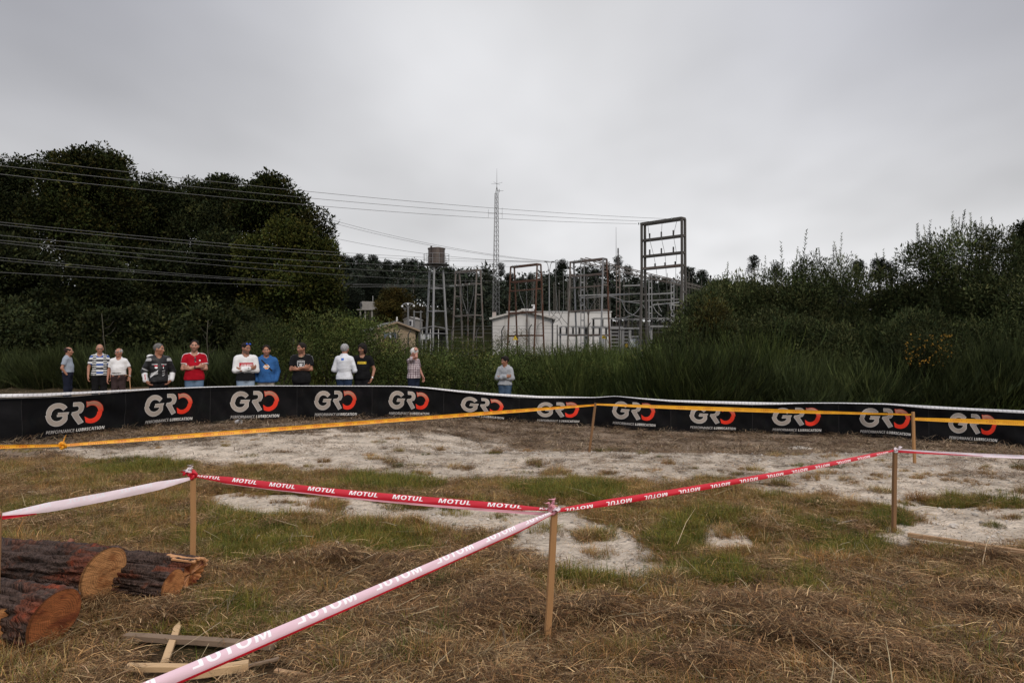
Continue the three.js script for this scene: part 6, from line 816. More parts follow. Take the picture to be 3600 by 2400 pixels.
function nets(f, lo, hi, cell) {                                                       // surface nets over the cells near the surface
  const n = [0, 1, 2].map((i) => Math.ceil((hi[i] - lo[i]) / cell) + 2), [nx, ny, nz] = n, F = new Float32Array(nx * ny * nz).fill(1), B = 5, id = (i, j, k) => (k * ny + j) * nx + i, rad = B * cell * 0.87 * 1.75 + cell;
  for (let k = 0; k < nz; k += B) for (let j = 0; j < ny; j += B) for (let i = 0; i < nx; i += B) {
    const c = f(lo[0] + (i + B / 2) * cell, lo[1] + (j + B / 2) * cell, lo[2] + (k + B / 2) * cell), far = Math.abs(c) > rad;
    for (let c2 = k; c2 < Math.min(nz, k + B); c2++) for (let b = j; b < Math.min(ny, j + B); b++) for (let a = i; a < Math.min(nx, i + B); a++) F[id(a, b, c2)] = far ? c : f(lo[0] + a * cell, lo[1] + b * cell, lo[2] + c2 * cell);
  }
  const pos = [], map = new Int32Array(nx * ny * nz).fill(-1), idx = [];
  for (let k = 0; k < nz - 1; k++) for (let j = 0; j < ny - 1; j++) for (let i = 0; i < nx - 1; i++) {
    let sx = 0, sy = 0, sz = 0, c = 0; const v = (a, b, d) => F[id(i + a, j + b, k + d)]; const s0 = v(0, 0, 0) < 0; let mixed = false; for (let q = 1; q < 8; q++) if ((v(q & 1, (q >> 1) & 1, q >> 2) < 0) !== s0) { mixed = true; break; } if (!mixed) continue;
    for (let q = 0; q < 8; q++) for (const ax of [1, 2, 4]) if (!(q & ax)) { const q2 = q | ax, a = v(q & 1, (q >> 1) & 1, q >> 2), b = v(q2 & 1, (q2 >> 1) & 1, q2 >> 2); if ((a < 0) !== (b < 0)) { const t = a / (a - b); sx += (q & 1) + (ax === 1 ? t : 0); sy += ((q >> 1) & 1) + (ax === 2 ? t : 0); sz += (q >> 2) + (ax === 4 ? t : 0); c++; } }
    map[id(i, j, k)] = pos.length / 3; pos.push(lo[0] + (i + sx / c) * cell, lo[1] + (j + sy / c) * cell, lo[2] + (k + sz / c) * cell);
  }
  const quad = (a, b, c, d, flip) => { if (a < 0 || b < 0 || c < 0 || d < 0) return; flip ? idx.push(a, c, b, a, d, c) : idx.push(a, b, c, a, c, d); };
  for (let k = 1; k < nz - 1; k++) for (let j = 1; j < ny - 1; j++) for (let i = 1; i < nx - 1; i++) {
    const a = F[id(i, j, k)] < 0;
    if (a !== (F[id(i + 1, j, k)] < 0)) quad(map[id(i, j - 1, k - 1)], map[id(i, j, k - 1)], map[id(i, j, k)], map[id(i, j - 1, k)], !a);
    if (a !== (F[id(i, j + 1, k)] < 0)) quad(map[id(i - 1, j, k - 1)], map[id(i - 1, j, k)], map[id(i, j, k)], map[id(i, j, k - 1)], !a);
    if (a !== (F[id(i, j, k + 1)] < 0)) quad(map[id(i - 1, j - 1, k)], map[id(i, j - 1, k)], map[id(i, j, k)], map[id(i - 1, j, k)], !a);
  }
  const g = new THREE.BufferGeometry(); g.setAttribute('position', new THREE.Float32BufferAttribute(pos, 3)); g.setIndex(idx); g.computeVertexNormals(); return g;
}
function paint(g, fn) { const p = g.attributes.position, n = g.attributes.normal, c = new Float32Array(p.count * 3); for (let i = 0; i < p.count; i++) { const k = fn(p.getX(i), p.getY(i), p.getZ(i), n.getZ(i)); c[i * 3] = k.r; c[i * 3 + 1] = k.g; c[i * 3 + 2] = k.b; } g.setAttribute('color', new THREE.BufferAttribute(c, 3)); return g; }
const skinMat = new THREE.MeshPhysicalMaterial({ vertexColors: true, roughness: 0.55 }), clothMat = new THREE.MeshPhysicalMaterial({ vertexColors: true, roughness: 0.9, specularIntensity: 0.15 }), leatherMat = new THREE.MeshPhysicalMaterial({ vertexColors: true, roughness: 0.42, specularIntensity: 0.5 }), hairMat = new THREE.MeshPhysicalMaterial({ vertexColors: true, roughness: 0.7, specularIntensity: 0.2 });
function handPrims(w, dir, palm, thumb, curl = 0.5, s = 1) {                             // wrist, towards the fingers, out of the palm, towards the thumb
  const D = V(...dir).normalize(), T = V(...thumb).addScaledVector(D, -V(...thumb).dot(D)).normalize(), N = V().crossVectors(D, T); if (N.dot(V(...palm)) < 0) N.negate();
  const P = (a, b, c) => V(...w).addScaledVector(D, a * s).addScaledVector(T, b * s).addScaledVector(N, c * s), arr = (v) => [v.x, v.y, v.z], out = [];
  for (let i = 0; i < 4; i++) { const b = 0.03 - 0.02 * i; out.push(cap(arr(P(0.01, b * 0.55, 0)), arr(P(0.088 - 0.004 * Math.abs(i - 1), b, 0)), 0.015 * s, 0.0125 * s, { k: 0.016, tag: 'hand' })); }
  const len = [0.9, 1, 0.94, 0.76];
  for (let i = 0; i < 4; i++) { let p = P(0.088 - 0.004 * Math.abs(i - 1), 0.03 - 0.02 * i, 0), a = curl * 0.35; for (const [l, r0, r1] of [[0.043, 0.0095, 0.0088], [0.027, 0.0088, 0.008], [0.022, 0.008, 0.0068]]) { const q = p.clone().addScaledVector(D, Math.cos(a) * l * len[i] * s).addScaledVector(N, Math.sin(a) * l * len[i] * s).addScaledVector(T, (0.03 - 0.02 * i) * 0.1 * s); out.push(cap(arr(p), arr(q), r0 * s, r1 * s, { k: 0.004, tag: 'hand' })); p = q; a += curl * 0.85; } }
  const t0 = P(0.022, 0.026, 0.006), t1 = P(0.055, 0.055, 0.014), t2 = P(0.084, 0.06 - 0.012 * curl, 0.024); out.push(cap(arr(t0), arr(t1), 0.014 * s, 0.011 * s, { k: 0.012, tag: 'hand' }), cap(arr(t1), arr(t2), 0.0105 * s, 0.0085 * s, { k: 0.004, tag: 'hand' }));
  return out;
}
const SHADE = (c, k) => c.clone().multiplyScalar(k);
function person(o) {
  const q = (o.H ?? 1.75) / 1.75, g = o.girth ?? 1, S = (p) => p.map((v) => v * q), c = (a, b, ra, rb, opt) => cap(S(a), S(b), ra * q, rb * q, { ...opt, k: (opt?.k ?? 0.03) });
  const b = onGround(o.px, o.d), t = thing('person', o.label, 'person', b); t.rotation.y = (o.yaw ?? 0) - Math.atan2(b.x, -b.z);
  const skin = (o.skin ?? L(0.36, 0.17, 0.1)).clone().multiplyScalar(0.92), sw = (o.shoulder ?? 0.182) - 0.012;
  // arms: joints per side, +x is the figure's left
  const arm = {}; for (const s of [-1, 1]) { const a = o.arms[s < 0 ? 0 : 1]; arm[s] = { sh: [s * sw, 1.388, -0.01], el: a.el, wr: a.wr, a }; }
  const torso = [c([-0.07, 0.95, 0], [0.07, 0.95, 0], 0.115, 0.115, { fz: 1.1, tag: 'torso', k: 0.06 }), c([0, 0.98, 0.01 + 0.05 * (g - 1)], [0, 1.14, 0.01 + 0.07 * (g - 1)], 0.14 * g, 0.143 * g, { fz: 1.22, tag: 'torso', k: 0.08 }), c([-0.045, 1.2, -0.01], [-0.05, 1.33, -0.015], 0.12, 0.122, { fz: 1.15, tag: 'torso', k: 0.07 }), c([0.045, 1.2, -0.01], [0.05, 1.33, -0.015], 0.12, 0.122, { fz: 1.15, tag: 'torso', k: 0.07 }), c([-sw + 0.035, 1.398, -0.015], [sw - 0.035, 1.398, -0.015], 0.06, 0.06, { tag: 'torso', k: 0.06 }), c([0, 1.43, -0.02], [0, 1.5, -0.005], 0.075, 0.056, { tag: 'neck', k: 0.05 })];
  const neck = [c([0, 1.46, -0.015], [0, 1.56, 0.01], 0.056, 0.054, { tag: 'neck', k: 0.04 })];
  const armP = []; for (const s of [-1, 1]) { const A = arm[s]; armP.push(c(A.sh, A.el, 0.05, 0.04, { tag: 'ua' + s, k: 0.03 }), c(A.el, A.wr, 0.041, 0.027, { tag: 'fa' + s, k: 0.016 })); }
  const legs = []; for (const s of [-1, 1]) legs.push(c([s * 0.085, 0.9, 0], [s * 0.1, 0.49, 0.012], 0.095, 0.06, { tag: 'leg', k: 0.04 }), c([s * 0.1, 0.49, 0.012], [s * 0.115, 0.09, -0.02], 0.057, 0.036, { tag: 'leg', k: 0.03 }), c([s * 0.115, 0.06, -0.03], [s * 0.14, 0.035, 0.14], 0.038, 0.032, { tag: 'foot', k: 0.03 }));
  const bodyF = fieldOf([...torso, ...neck, ...armP, ...legs]), lo = S([-0.62, -0.02, -0.4]), hi = S([0.62, 1.8, 0.5]);
  const shade = (x, y, z) => SHADE(skin, 0.94 + 0.16 * noise(x * 14, y * 14, z * 14));
  const parts = [paint(nets(bodyF, lo, S([0.62, 1.6, 0.5]), 0.015), shade)];
  for (const s of [-1, 1]) { const a = arm[s].a; if (!a.hand) continue; const hp = handPrims(S(arm[s].wr), a.hand.dir, a.hand.palm, a.hand.thumb, a.hand.curl ?? 0.6, q * 1.02); const mn = [9, 9, 9], mx = [-9, -9, -9]; for (const p of hp) for (const [v, r] of [[[p.ax, p.ay, p.az], p.ra], [[p.bx, p.by, p.bz], p.rb]]) v.forEach((w, i) => { mn[i] = Math.min(mn[i], w - r - 0.006); mx[i] = Math.max(mx[i], w + r + 0.006); }); parts.push(paint(nets(fieldOf(hp), mn, mx, 0.0035), (x, y, z) => SHADE(skin, 1.02 + 0.1 * noise(x * 40, y * 40, z * 40)))); }
  // head in its own frame, then turned on the neck
  const hs = q * 1.06, hy = o.headYaw ?? 0, hpit = o.headPitch ?? 0, M = new THREE.Matrix4().makeRotationFromEuler(new THREE.Euler(hpit, hy, o.headRoll ?? 0, 'YXZ')).setPosition((o.headShift ?? 0) * q, 1.632 * q + (o.headUp ?? 0), 0.025 * q).multiply(new THREE.Matrix4().makeScale(hs, hs, hs));
  const headF = (x, y, z) => {
    let d = dEll(x, y, z, [0, 0.035, -0.012], [0.077, 0.086, 0.098]); d = smin(d, dEll(x, y, z, [0, -0.035, 0.02], [0.062, 0.08, 0.072]), 0.04); const ax = Math.abs(x);
    d = smin(d, Math.hypot(x, y + 0.097, z - 0.058) - 0.023, 0.03); d = smin(d, Math.hypot(ax - 0.043, y + 0.012, z - 0.052) - 0.026, 0.03); d = smin(d, dCap(cap([-0.034, 0.03, 0.074], [0.034, 0.03, 0.074], 0.015, 0.015), x, y, z), 0.02);
    d = smax(d, -(Math.hypot(ax - 0.031, (y - 0.009) * 1.3, z - 0.102) - 0.017), 0.02);
    d = smin(d, dCap(cap([0, 0.018, 0.084], [0, -0.028, 0.107], 0.009, 0.0135), x, y, z), 0.015); d = smin(d, Math.hypot(ax - 0.012, y + 0.031, z - 0.094) - 0.009, 0.01);
    d = smin(d, dCap(cap([-0.019, -0.06, 0.083], [0.019, -0.06, 0.083], 0.0085, 0.0085), x, y, z), 0.01); d = smin(d, dCap(cap([-0.016, -0.071, 0.081], [0.016, -0.071, 0.081], 0.008, 0.008), x, y, z), 0.008);
    d = smin(d, dEll(x, y, z, [0, 0, 0].map((_, i) => [x > 0 ? 0.079 : -0.079, -0.004, -0.006][i]), [0.011, 0.033, 0.02]), 0.012); d = smin(d, dCap(cap([0, -0.05, -0.022], [0, -0.15, -0.03], 0.053, 0.055), x, y, z), 0.03); return d;
  };
  const hc = o.hair, hg = paint(nets(headF, [-0.11, -0.19, -0.13], [0.11, 0.14, 0.14], 0.0055), (x, y, z) => { let k = shade(x * 3, y * 3, z * 3), ax = Math.abs(x); if (Math.hypot(x * 0.6, y + 0.066, z - 0.088) < 0.016) k = k.clone().lerp(L(0.25, 0.075, 0.055), 0.7); if (z > 0.05 && Math.hypot(ax - 0.031, (y - 0.01) * 1.4) < 0.02) k = SHADE(k, 0.6); if (Math.hypot(ax - 0.045, y + 0.02, z - 0.06) < 0.03) k = k.clone().lerp(L(0.42, 0.15, 0.09), 0.3); if (o.beard && z > -0.01 && y < -0.03 && !(Math.hypot(x * 0.7, y + 0.066) < 0.014)) k = k.clone().lerp(o.beard, clamp((-0.03 - y) * 30, 0, 0.62)); return k; });
  const xf = (geo) => geo.applyMatrix4(M);
  parts.push(xf(hg));
  mesh('body', mergeGeometries(parts.map((p) => (p.index ? p.toNonIndexed() : p))), skinMat, t);
  for (const s of [-1, 1]) { const e = paint(new THREE.SphereGeometry(0.0125, 14, 10).rotateX(Math.PI / 2), (x, y, z) => (z > 0.0108 ? L(0.012, 0.008, 0.006) : z > 0.0085 ? L(0.09, 0.05, 0.025) : L(0.55, 0.52, 0.49))); mesh('eye', xf(e.translate(s * 0.031, 0.009, 0.0785)), skinMat, t); mesh('eyebrow', xf(bits().tube([V(s * 0.052, 0.028, 0.076), V(s * 0.036, 0.036, 0.087), V(s * 0.016, 0.031, 0.093)], 0.0045, 12, 5).geo()), std(SHADE(o.brow ?? hc ?? L(0.03, 0.02, 0.015), 1), 0.8), t); }
  if (o.moustache) mesh('moustache', xf(bits().tube([V(-0.026, -0.056, 0.085), V(0, -0.045, 0.097), V(0.026, -0.056, 0.085)], 0.0075, 14, 6).geo()), std(o.moustache, 0.8), t);
  // hair
  if (o.hairStyle !== 'none') {
    const st = o.hairStyle, thick = { short: 0.012, crop: 0.006, long: 0.022, full: 0.02, bald: 0.008, round: 0.012 }[st];
    const hairF = (x, y, z) => {
      const n = 0.005 * noise(x * 45, y * 45, z * 45) + 0.003 * noise(x * 120, y * 30, z * 120), ax = Math.abs(x); let d = dEll(x, y, z, [0, 0.037, -0.014], [0.079 + thick, 0.088 + thick * 1.2, 0.1 + thick]) + n;
      if (st === 'full') d = smin(d, dCap(cap([-0.045, 0.1, 0.05], [0.04, 0.105, 0.055], 0.028, 0.03), x, y, z) + n, 0.03);
      if (st === 'long') { d = smin(d, dEll(x, y, z, [0, -0.02, -0.045], [0.1, 0.12, 0.078]) + n, 0.03); d = smin(d, Math.max(dEll(x, y, z, [x > 0 ? 0.085 : -0.085, -0.03, -0.005], [0.026, 0.09, 0.045]) + n, 0), 0.02); }
      const front = st === 'long' ? dEll(x, y, z, [0, -0.02, 0.085], [0.062, 0.078, 0.07]) : dEll(x, y, z, [0, -0.045, 0.08], [0.074, st === 'round' ? 0.112 : 0.138, 0.078]); d = smax(d, -front, 0.01);
      d = Math.max(d, -(y - (st === 'long' ? -0.16 : z < -0.03 ? -0.075 : -0.03 + (z + 0.03) * 0.35))); if (st !== 'long') d = smax(d, -(Math.hypot(ax - 0.09, y + 0.006, z - 0.002) - 0.03), 0.006);
      if (st === 'bald') d = smax(d, -dEll(x, y, z, [0, 0.115, 0.035], [0.082, 0.075, 0.115]), 0.012);
      return d;
    };
    mesh('hair', xf(paint(nets(hairF, [-0.15, -0.2, -0.16], [0.15, 0.18, 0.14], 0.006), (x, y, z) => SHADE(hc, 0.7 + 0.7 * (0.5 + noise(x * 70, y * 24, z * 70))))), hairMat, t);
  }
  if (o.glasses) { const gl = bits(); for (const s of [-1, 1]) { gl.add(new THREE.TorusGeometry(0.02, 0.0028, 6, 20).scale(1.1, 0.85, 1).translate(s * 0.033, 0.007, 0.1)); gl.rod(V(s * 0.054, 0.012, 0.098), V(s * 0.083, 0.012, 0.0), 0.0022, 0.0022, 5); } gl.rod(V(-0.012, 0.01, 0.103), V(0.012, 0.01, 0.103), 0.0025, 0.0025, 5); const gm = mesh('glasses', xf(gl.geo()), std(L(0.012, 0.012, 0.014), 0.4), t); mesh('lenses', xf(bits().add(new THREE.CircleGeometry(0.02, 18).scale(1.1, 0.85, 1).translate(-0.033, 0.007, 0.1)).add(new THREE.CircleGeometry(0.02, 18).scale(1.1, 0.85, 1).translate(0.033, 0.007, 0.1)).geo()), new THREE.MeshPhysicalMaterial({ color: 0xffffff, transmission: 1, roughness: 0.05 }), gm); }
  if (o.headShades) { const lens = bits(); for (const s of [-1, 1]) lens.add(new THREE.SphereGeometry(0.028, 14, 8).scale(1.15, 0.75, 0.35).rotateX(-0.75).translate(s * 0.034, 0.108, 0.068)); const hsn = mesh('sunglasses', xf(lens.geo()), new THREE.MeshPhysicalMaterial({ color: C('#1d4fb8'), roughness: 0.12, metalness: 0.4 }), t); mesh('frame', xf(bits().tube([V(-0.088, 0.05, -0.03), V(-0.08, 0.095, 0.04), V(0, 0.118, 0.075), V(0.08, 0.095, 0.04), V(0.088, 0.05, -0.03)], 0.005, 24, 6).geo()), std(L(0.012, 0.012, 0.014), 0.4), hsn); }
  // clothes: fields a little outside the body, cut at hems, cuffs and neckline
  const sl = o.sleeve ?? 1, hem = (o.hem ?? 0.9) * q, loose = (o.loose ?? 0.019) * 0.8, sp = [];
  for (const p of torso) sp.push({ ...p, grow: loose + (p.tag === 'neck' ? -0.004 : 0), k: p.k });
  sp.push({ ...c([-0.06, 0.86, 0], [0.06, 0.86, 0], 0.128, 0.128, { fz: 1.04, k: 0.07, tag: 'torso' }), grow: loose });
  for (const s of [-1, 1]) { const A = arm[s], le = (a, e2, f) => a.map((v, i) => lerp(v, e2[i], f)); if (sl <= 0.7) sp.push({ ...c(A.sh, le(A.sh, A.el, sl), 0.053, 0.05, { tag: 'ua' + s, k: 0.03 }), grow: loose, cutAt: 0.86 }); else sp.push({ ...c(A.sh, A.el, 0.056, 0.045, { tag: 'ua' + s, k: 0.03 }), grow: loose }, { ...c(A.el, le(A.el, A.wr, sl), 0.046, 0.034, { tag: 'fa' + s, k: 0.014 }), grow: loose * 0.8 }); }
  if (o.hood) sp.push({ ...c([-0.075, 1.47, -0.055], [0.075, 1.47, -0.055], 0.05, 0.05, { tag: 'torso', k: 0.03 }), grow: 0.012 }, { ...c([-0.085, 1.475, 0.0], [-0.035, 1.44, 0.075], 0.034, 0.024, { tag: 'torso', k: 0.03 }), grow: 0.008 }, { ...c([0.085, 1.475, 0.0], [0.035, 1.44, 0.075], 0.034, 0.024, { tag: 'torso', k: 0.03 }), grow: 0.008 });
  if (o.collar) sp.push({ ...c([-0.06, 1.485, -0.03], [0.06, 1.485, -0.03], 0.034, 0.034, { tag: 'neck', k: 0.02 }), grow: 0.006 });
  const wr = o.wrinkle ?? 1;
  const cut = (x, y, z) => { let d = -(y - hem - 0.006 * noise(x * 9, z * 9, o.px)); const nt = (o.neckTop ?? 1.475) * q; d = Math.max(d, y - (nt + 0.02 * q - 0.25 * Math.max(0, z))); d = smax(d, -(dCap(cap(S([0, 1.44, 0.03]), S([0, 1.75, 0.05]), 0.064 * q, 0.066 * q), x, y, z)), 0.008); if (o.vneck) d = Math.max(d, -Math.max(Math.abs(x) * 1.6 + (1.5 - o.vneck) * q * 0 - (y - o.vneck * q) * 0.8, -z + 0.02)); return d; };
  const dp = (p, x, y, z) => { let d = dCap(p, x, y, z, p.grow); if (p.cutAt) { const bx = p.bx - p.ax, by = p.by - p.ay, bz = p.bz - p.az, l = Math.hypot(bx, by, bz); d = Math.max(d, ((x - p.ax) * bx + (y - p.ay) * by + (z - p.az) * bz) / l - l); } return d; };
  const shirtF = (x, y, z) => { let d = 9; for (const p of sp) d = smin(d, dp(p, x, y, z), p.k); const f = wr * (0.007 * noise(x * 9 + 3 * y, y * 7, z * 9) + 0.005 * noise(x * 20 + y * 9, y * 13 - x * 6, z * 18) + 0.004 * noise(x * 4, y * 34 + 7 * x, z * 6)); return Math.max(d + f, cut(x, y, z)); };
  const ownerOf = (x, y, z) => { let best = 9, w = sp[0], tt = 0; for (const p of sp) { const d = dCap(p, x, y, z, p.grow); if (d < best) { best = d; w = p; tt = p.t; } } return [w.tag, tt]; };
  const sg = paint(nets(shirtF, S([-0.62, 0.6, -0.4]), S([0.62, 1.62, 0.55]), 0.0115), (x, y, z, nz) => { const [own, tt] = ownerOf(x, y, z); return o.shirt(x / q, y / q, z / q, own, tt, nz); });
  { // torso and sleeves as parts
    const idx = sg.index.array, p = sg.attributes.position, sets = { shirt: [], sleeve_l: [], sleeve_r: [] };
    for (let i = 0; i < idx.length; i += 3) { const m = [0, 1, 2].map((k) => (p.getComponent(idx[i], k) + p.getComponent(idx[i + 1], k) + p.getComponent(idx[i + 2], k)) / 3), [own] = ownerOf(...m); const key = /a-1$/.test(own) ? 'sleeve_r' : /a1$/.test(own) ? 'sleeve_l' : 'shirt'; sets[key].push(idx[i], idx[i + 1], idx[i + 2]); }
    for (const [k, list] of Object.entries(sets)) if (list.length) { const gg = sg.clone(); gg.setIndex(list); mesh(k === 'shirt' ? (o.garment ?? 'shirt') : 'sleeve', gg, o.leather ? leatherMat : clothMat, t); }
  }
  const tp = legs.filter((p) => p.tag === 'leg').map((p) => ({ ...p, grow: 0.018, k: p.k })).concat(torso.slice(0, 2).map((p) => ({ ...p, grow: 0.001, k: 0.06 })), [-1, 1].map((s) => ({ ...c([s * 0.1, 0.5, 0.012], [s * 0.115, 0.08, -0.02], 0.068, 0.06, { k: 0.04 }), grow: 0.012 })));
  const trF = (x, y, z) => { let d = 9; for (const p of tp) d = smin(d, dCap(p, x, y, z, p.grow), p.k); return Math.max(d + 0.006 * noise(x * 11, y * 9, z * 11) + 0.005 * noise(x * 5, y * 30, z * 5), y - (o.waist ?? 1.0) * q, 0.045 * q - y); };
  const tc = o.trousers; mesh('trousers', paint(nets(trF, S([-0.4, 0, -0.3]), S([0.4, 1.15, 0.35]), 0.015), (x, y, z) => (typeof tc === 'function' ? tc(x / q, y / q, z / q) : SHADE(tc, 0.85 + 0.3 * (0.5 + noise(x * 12, y * 9, z * 12))))), clothMat, t);
  for (const s of [-1, 1]) mesh('shoe', nets(fieldOf([c([s * 0.115, 0.055, -0.03], [s * 0.142, 0.045, 0.15], 0.05, 0.042, { k: 0.03 }), c([s * 0.115, 0.09, -0.02], [s * 0.115, 0.06, -0.02], 0.05, 0.05, { k: 0.03 })]), S([s * 0.13 - 0.12, -0.02, -0.12]), S([s * 0.13 + 0.12, 0.18, 0.24]), 0.013), std(o.shoe ?? L(0.03, 0.025, 0.022), 0.6), t);
  if (o.belt) { const bp = torso.slice(0, 2).map((p) => ({ ...p, grow: 0.018, k: 0.06 })); mesh('belt', nets((x, y, z) => { let d = 9; for (const p of bp) d = smin(d, dCap(p, x, y, z, p.grow), p.k); return Math.max(d, Math.abs(y - (o.waist ?? 1.0) * q + 0.015) - 0.02); }, S([-0.3, 0.85, -0.3]), S([0.3, 1.1, 0.3]), 0.011), std(o.belt, 0.5), t); }
  const sleeveAt = (s, f, r, h, mat, name) => { const A = arm[s], p = A.el.map((v, i) => lerp(v, A.wr[i], f) * q), e = A.wr.map((v, i) => v - A.el[i]), dd = V(...e).normalize(); mesh(name, bits().rod(V(...p).addScaledVector(dd, -h / 2), V(...p).addScaledVector(dd, h / 2), r * q, r * q, 16).geo(), mat, t); };
  if (o.watch) sleeveAt(o.watch, 0.93, 0.034, 0.03, std(L(0.4, 0.4, 0.4), 0.3, { metalness: 0.6 }), 'wristwatch');
  if (o.bracelet) sleeveAt(o.bracelet, 0.8, 0.037, 0.022, std(L(0.02, 0.02, 0.02), 0.5), 'bracelet');
  // printing on the cloth: a patch that follows the surface
  const patch = (name, x0, x1, y0, y1, tex, { back = false, n = 16, mat = {} } = {}) => { const pos = [], uv = [], idx = []; for (let j = 0; j <= n; j++) for (let i = 0; i <= n; i++) { const x = lerp(x0, x1, i / n) * q, y = lerp(y0, y1, j / n) * q; let z = back ? -0.45 : 0.5; for (let k = 0; k < 70; k++) { const d = shirtF(x, y, z); if (d < 0.0015) break; z += (back ? 1 : -1) * Math.max(d * 0.5, 0.0012); } pos.push(x, y, z + (back ? -0.004 : 0.004)); uv.push(back ? 1 - i / n : i / n, j / n); if (i < n && j < n) { const a = j * (n + 1) + i; idx.push(a, a + 1, a + n + 2, a, a + n + 2, a + n + 1); } } const gg = new THREE.BufferGeometry(); gg.setAttribute('position', new THREE.Float32BufferAttribute(pos, 3)); gg.setAttribute('uv', new THREE.Float32BufferAttribute(uv, 2)); gg.setIndex(idx); gg.computeVertexNormals(); return mesh(name, gg, new THREE.MeshStandardMaterial({ map: tex, roughness: 0.85, alphaTest: 0.5, side: THREE.DoubleSide, ...mat }), t); };
  return { t, q, arm, shirtF, patch, S, M, sleeveAt };
}
const print = (w, h, draw) => canvasTex(w, h, (g, W, H) => { g.clearRect(0, 0, W, H); draw(g, W, H); }, { clamp: true });
const CROSSED = [{ el: [-0.235, 1.13, 0.06], wr: [0.085, 1.175, 0.2], hand: { dir: [1, 0.25, -0.35], palm: [0, 0, -1], thumb: [0, 1, 0.2], curl: 0.7 } }, { el: [0.235, 1.13, 0.06], wr: [-0.09, 1.13, 0.16], hand: { dir: [-1, 0.3, -0.3], palm: [0, 0, -1], thumb: [0, 1, 0.1], curl: 0.6 } }];
const POCKET = (s, out = 0.29) => ({ el: [s * out, 1.12, -0.07], wr: [s * 0.225, 0.92, 0.05] });
const HANG = (s, o = {}) => ({ el: [s * 0.255, 1.12, -0.03], wr: [s * 0.27, 0.88, 0.05], hand: { dir: [s * 0.05, -1, 0.25], palm: [-s, 0, 0], thumb: [0, -0.2, 1], curl: 0.6 }, ...o });
const flat = (c2, k = 0.12) => (x, y, z) => SHADE(c2, 1 - k / 2 + k * noise(x * 8, y * 8, z * 8));
const DENIM = (a, b) => (x, y, z) => a.clone().lerp(b, clamp(0.4 + 0.7 * noise(x * 9, y * 6, z * 9) + 0.5 * smooth(0.02, 0.12, z) - 0.25, 0, 1));
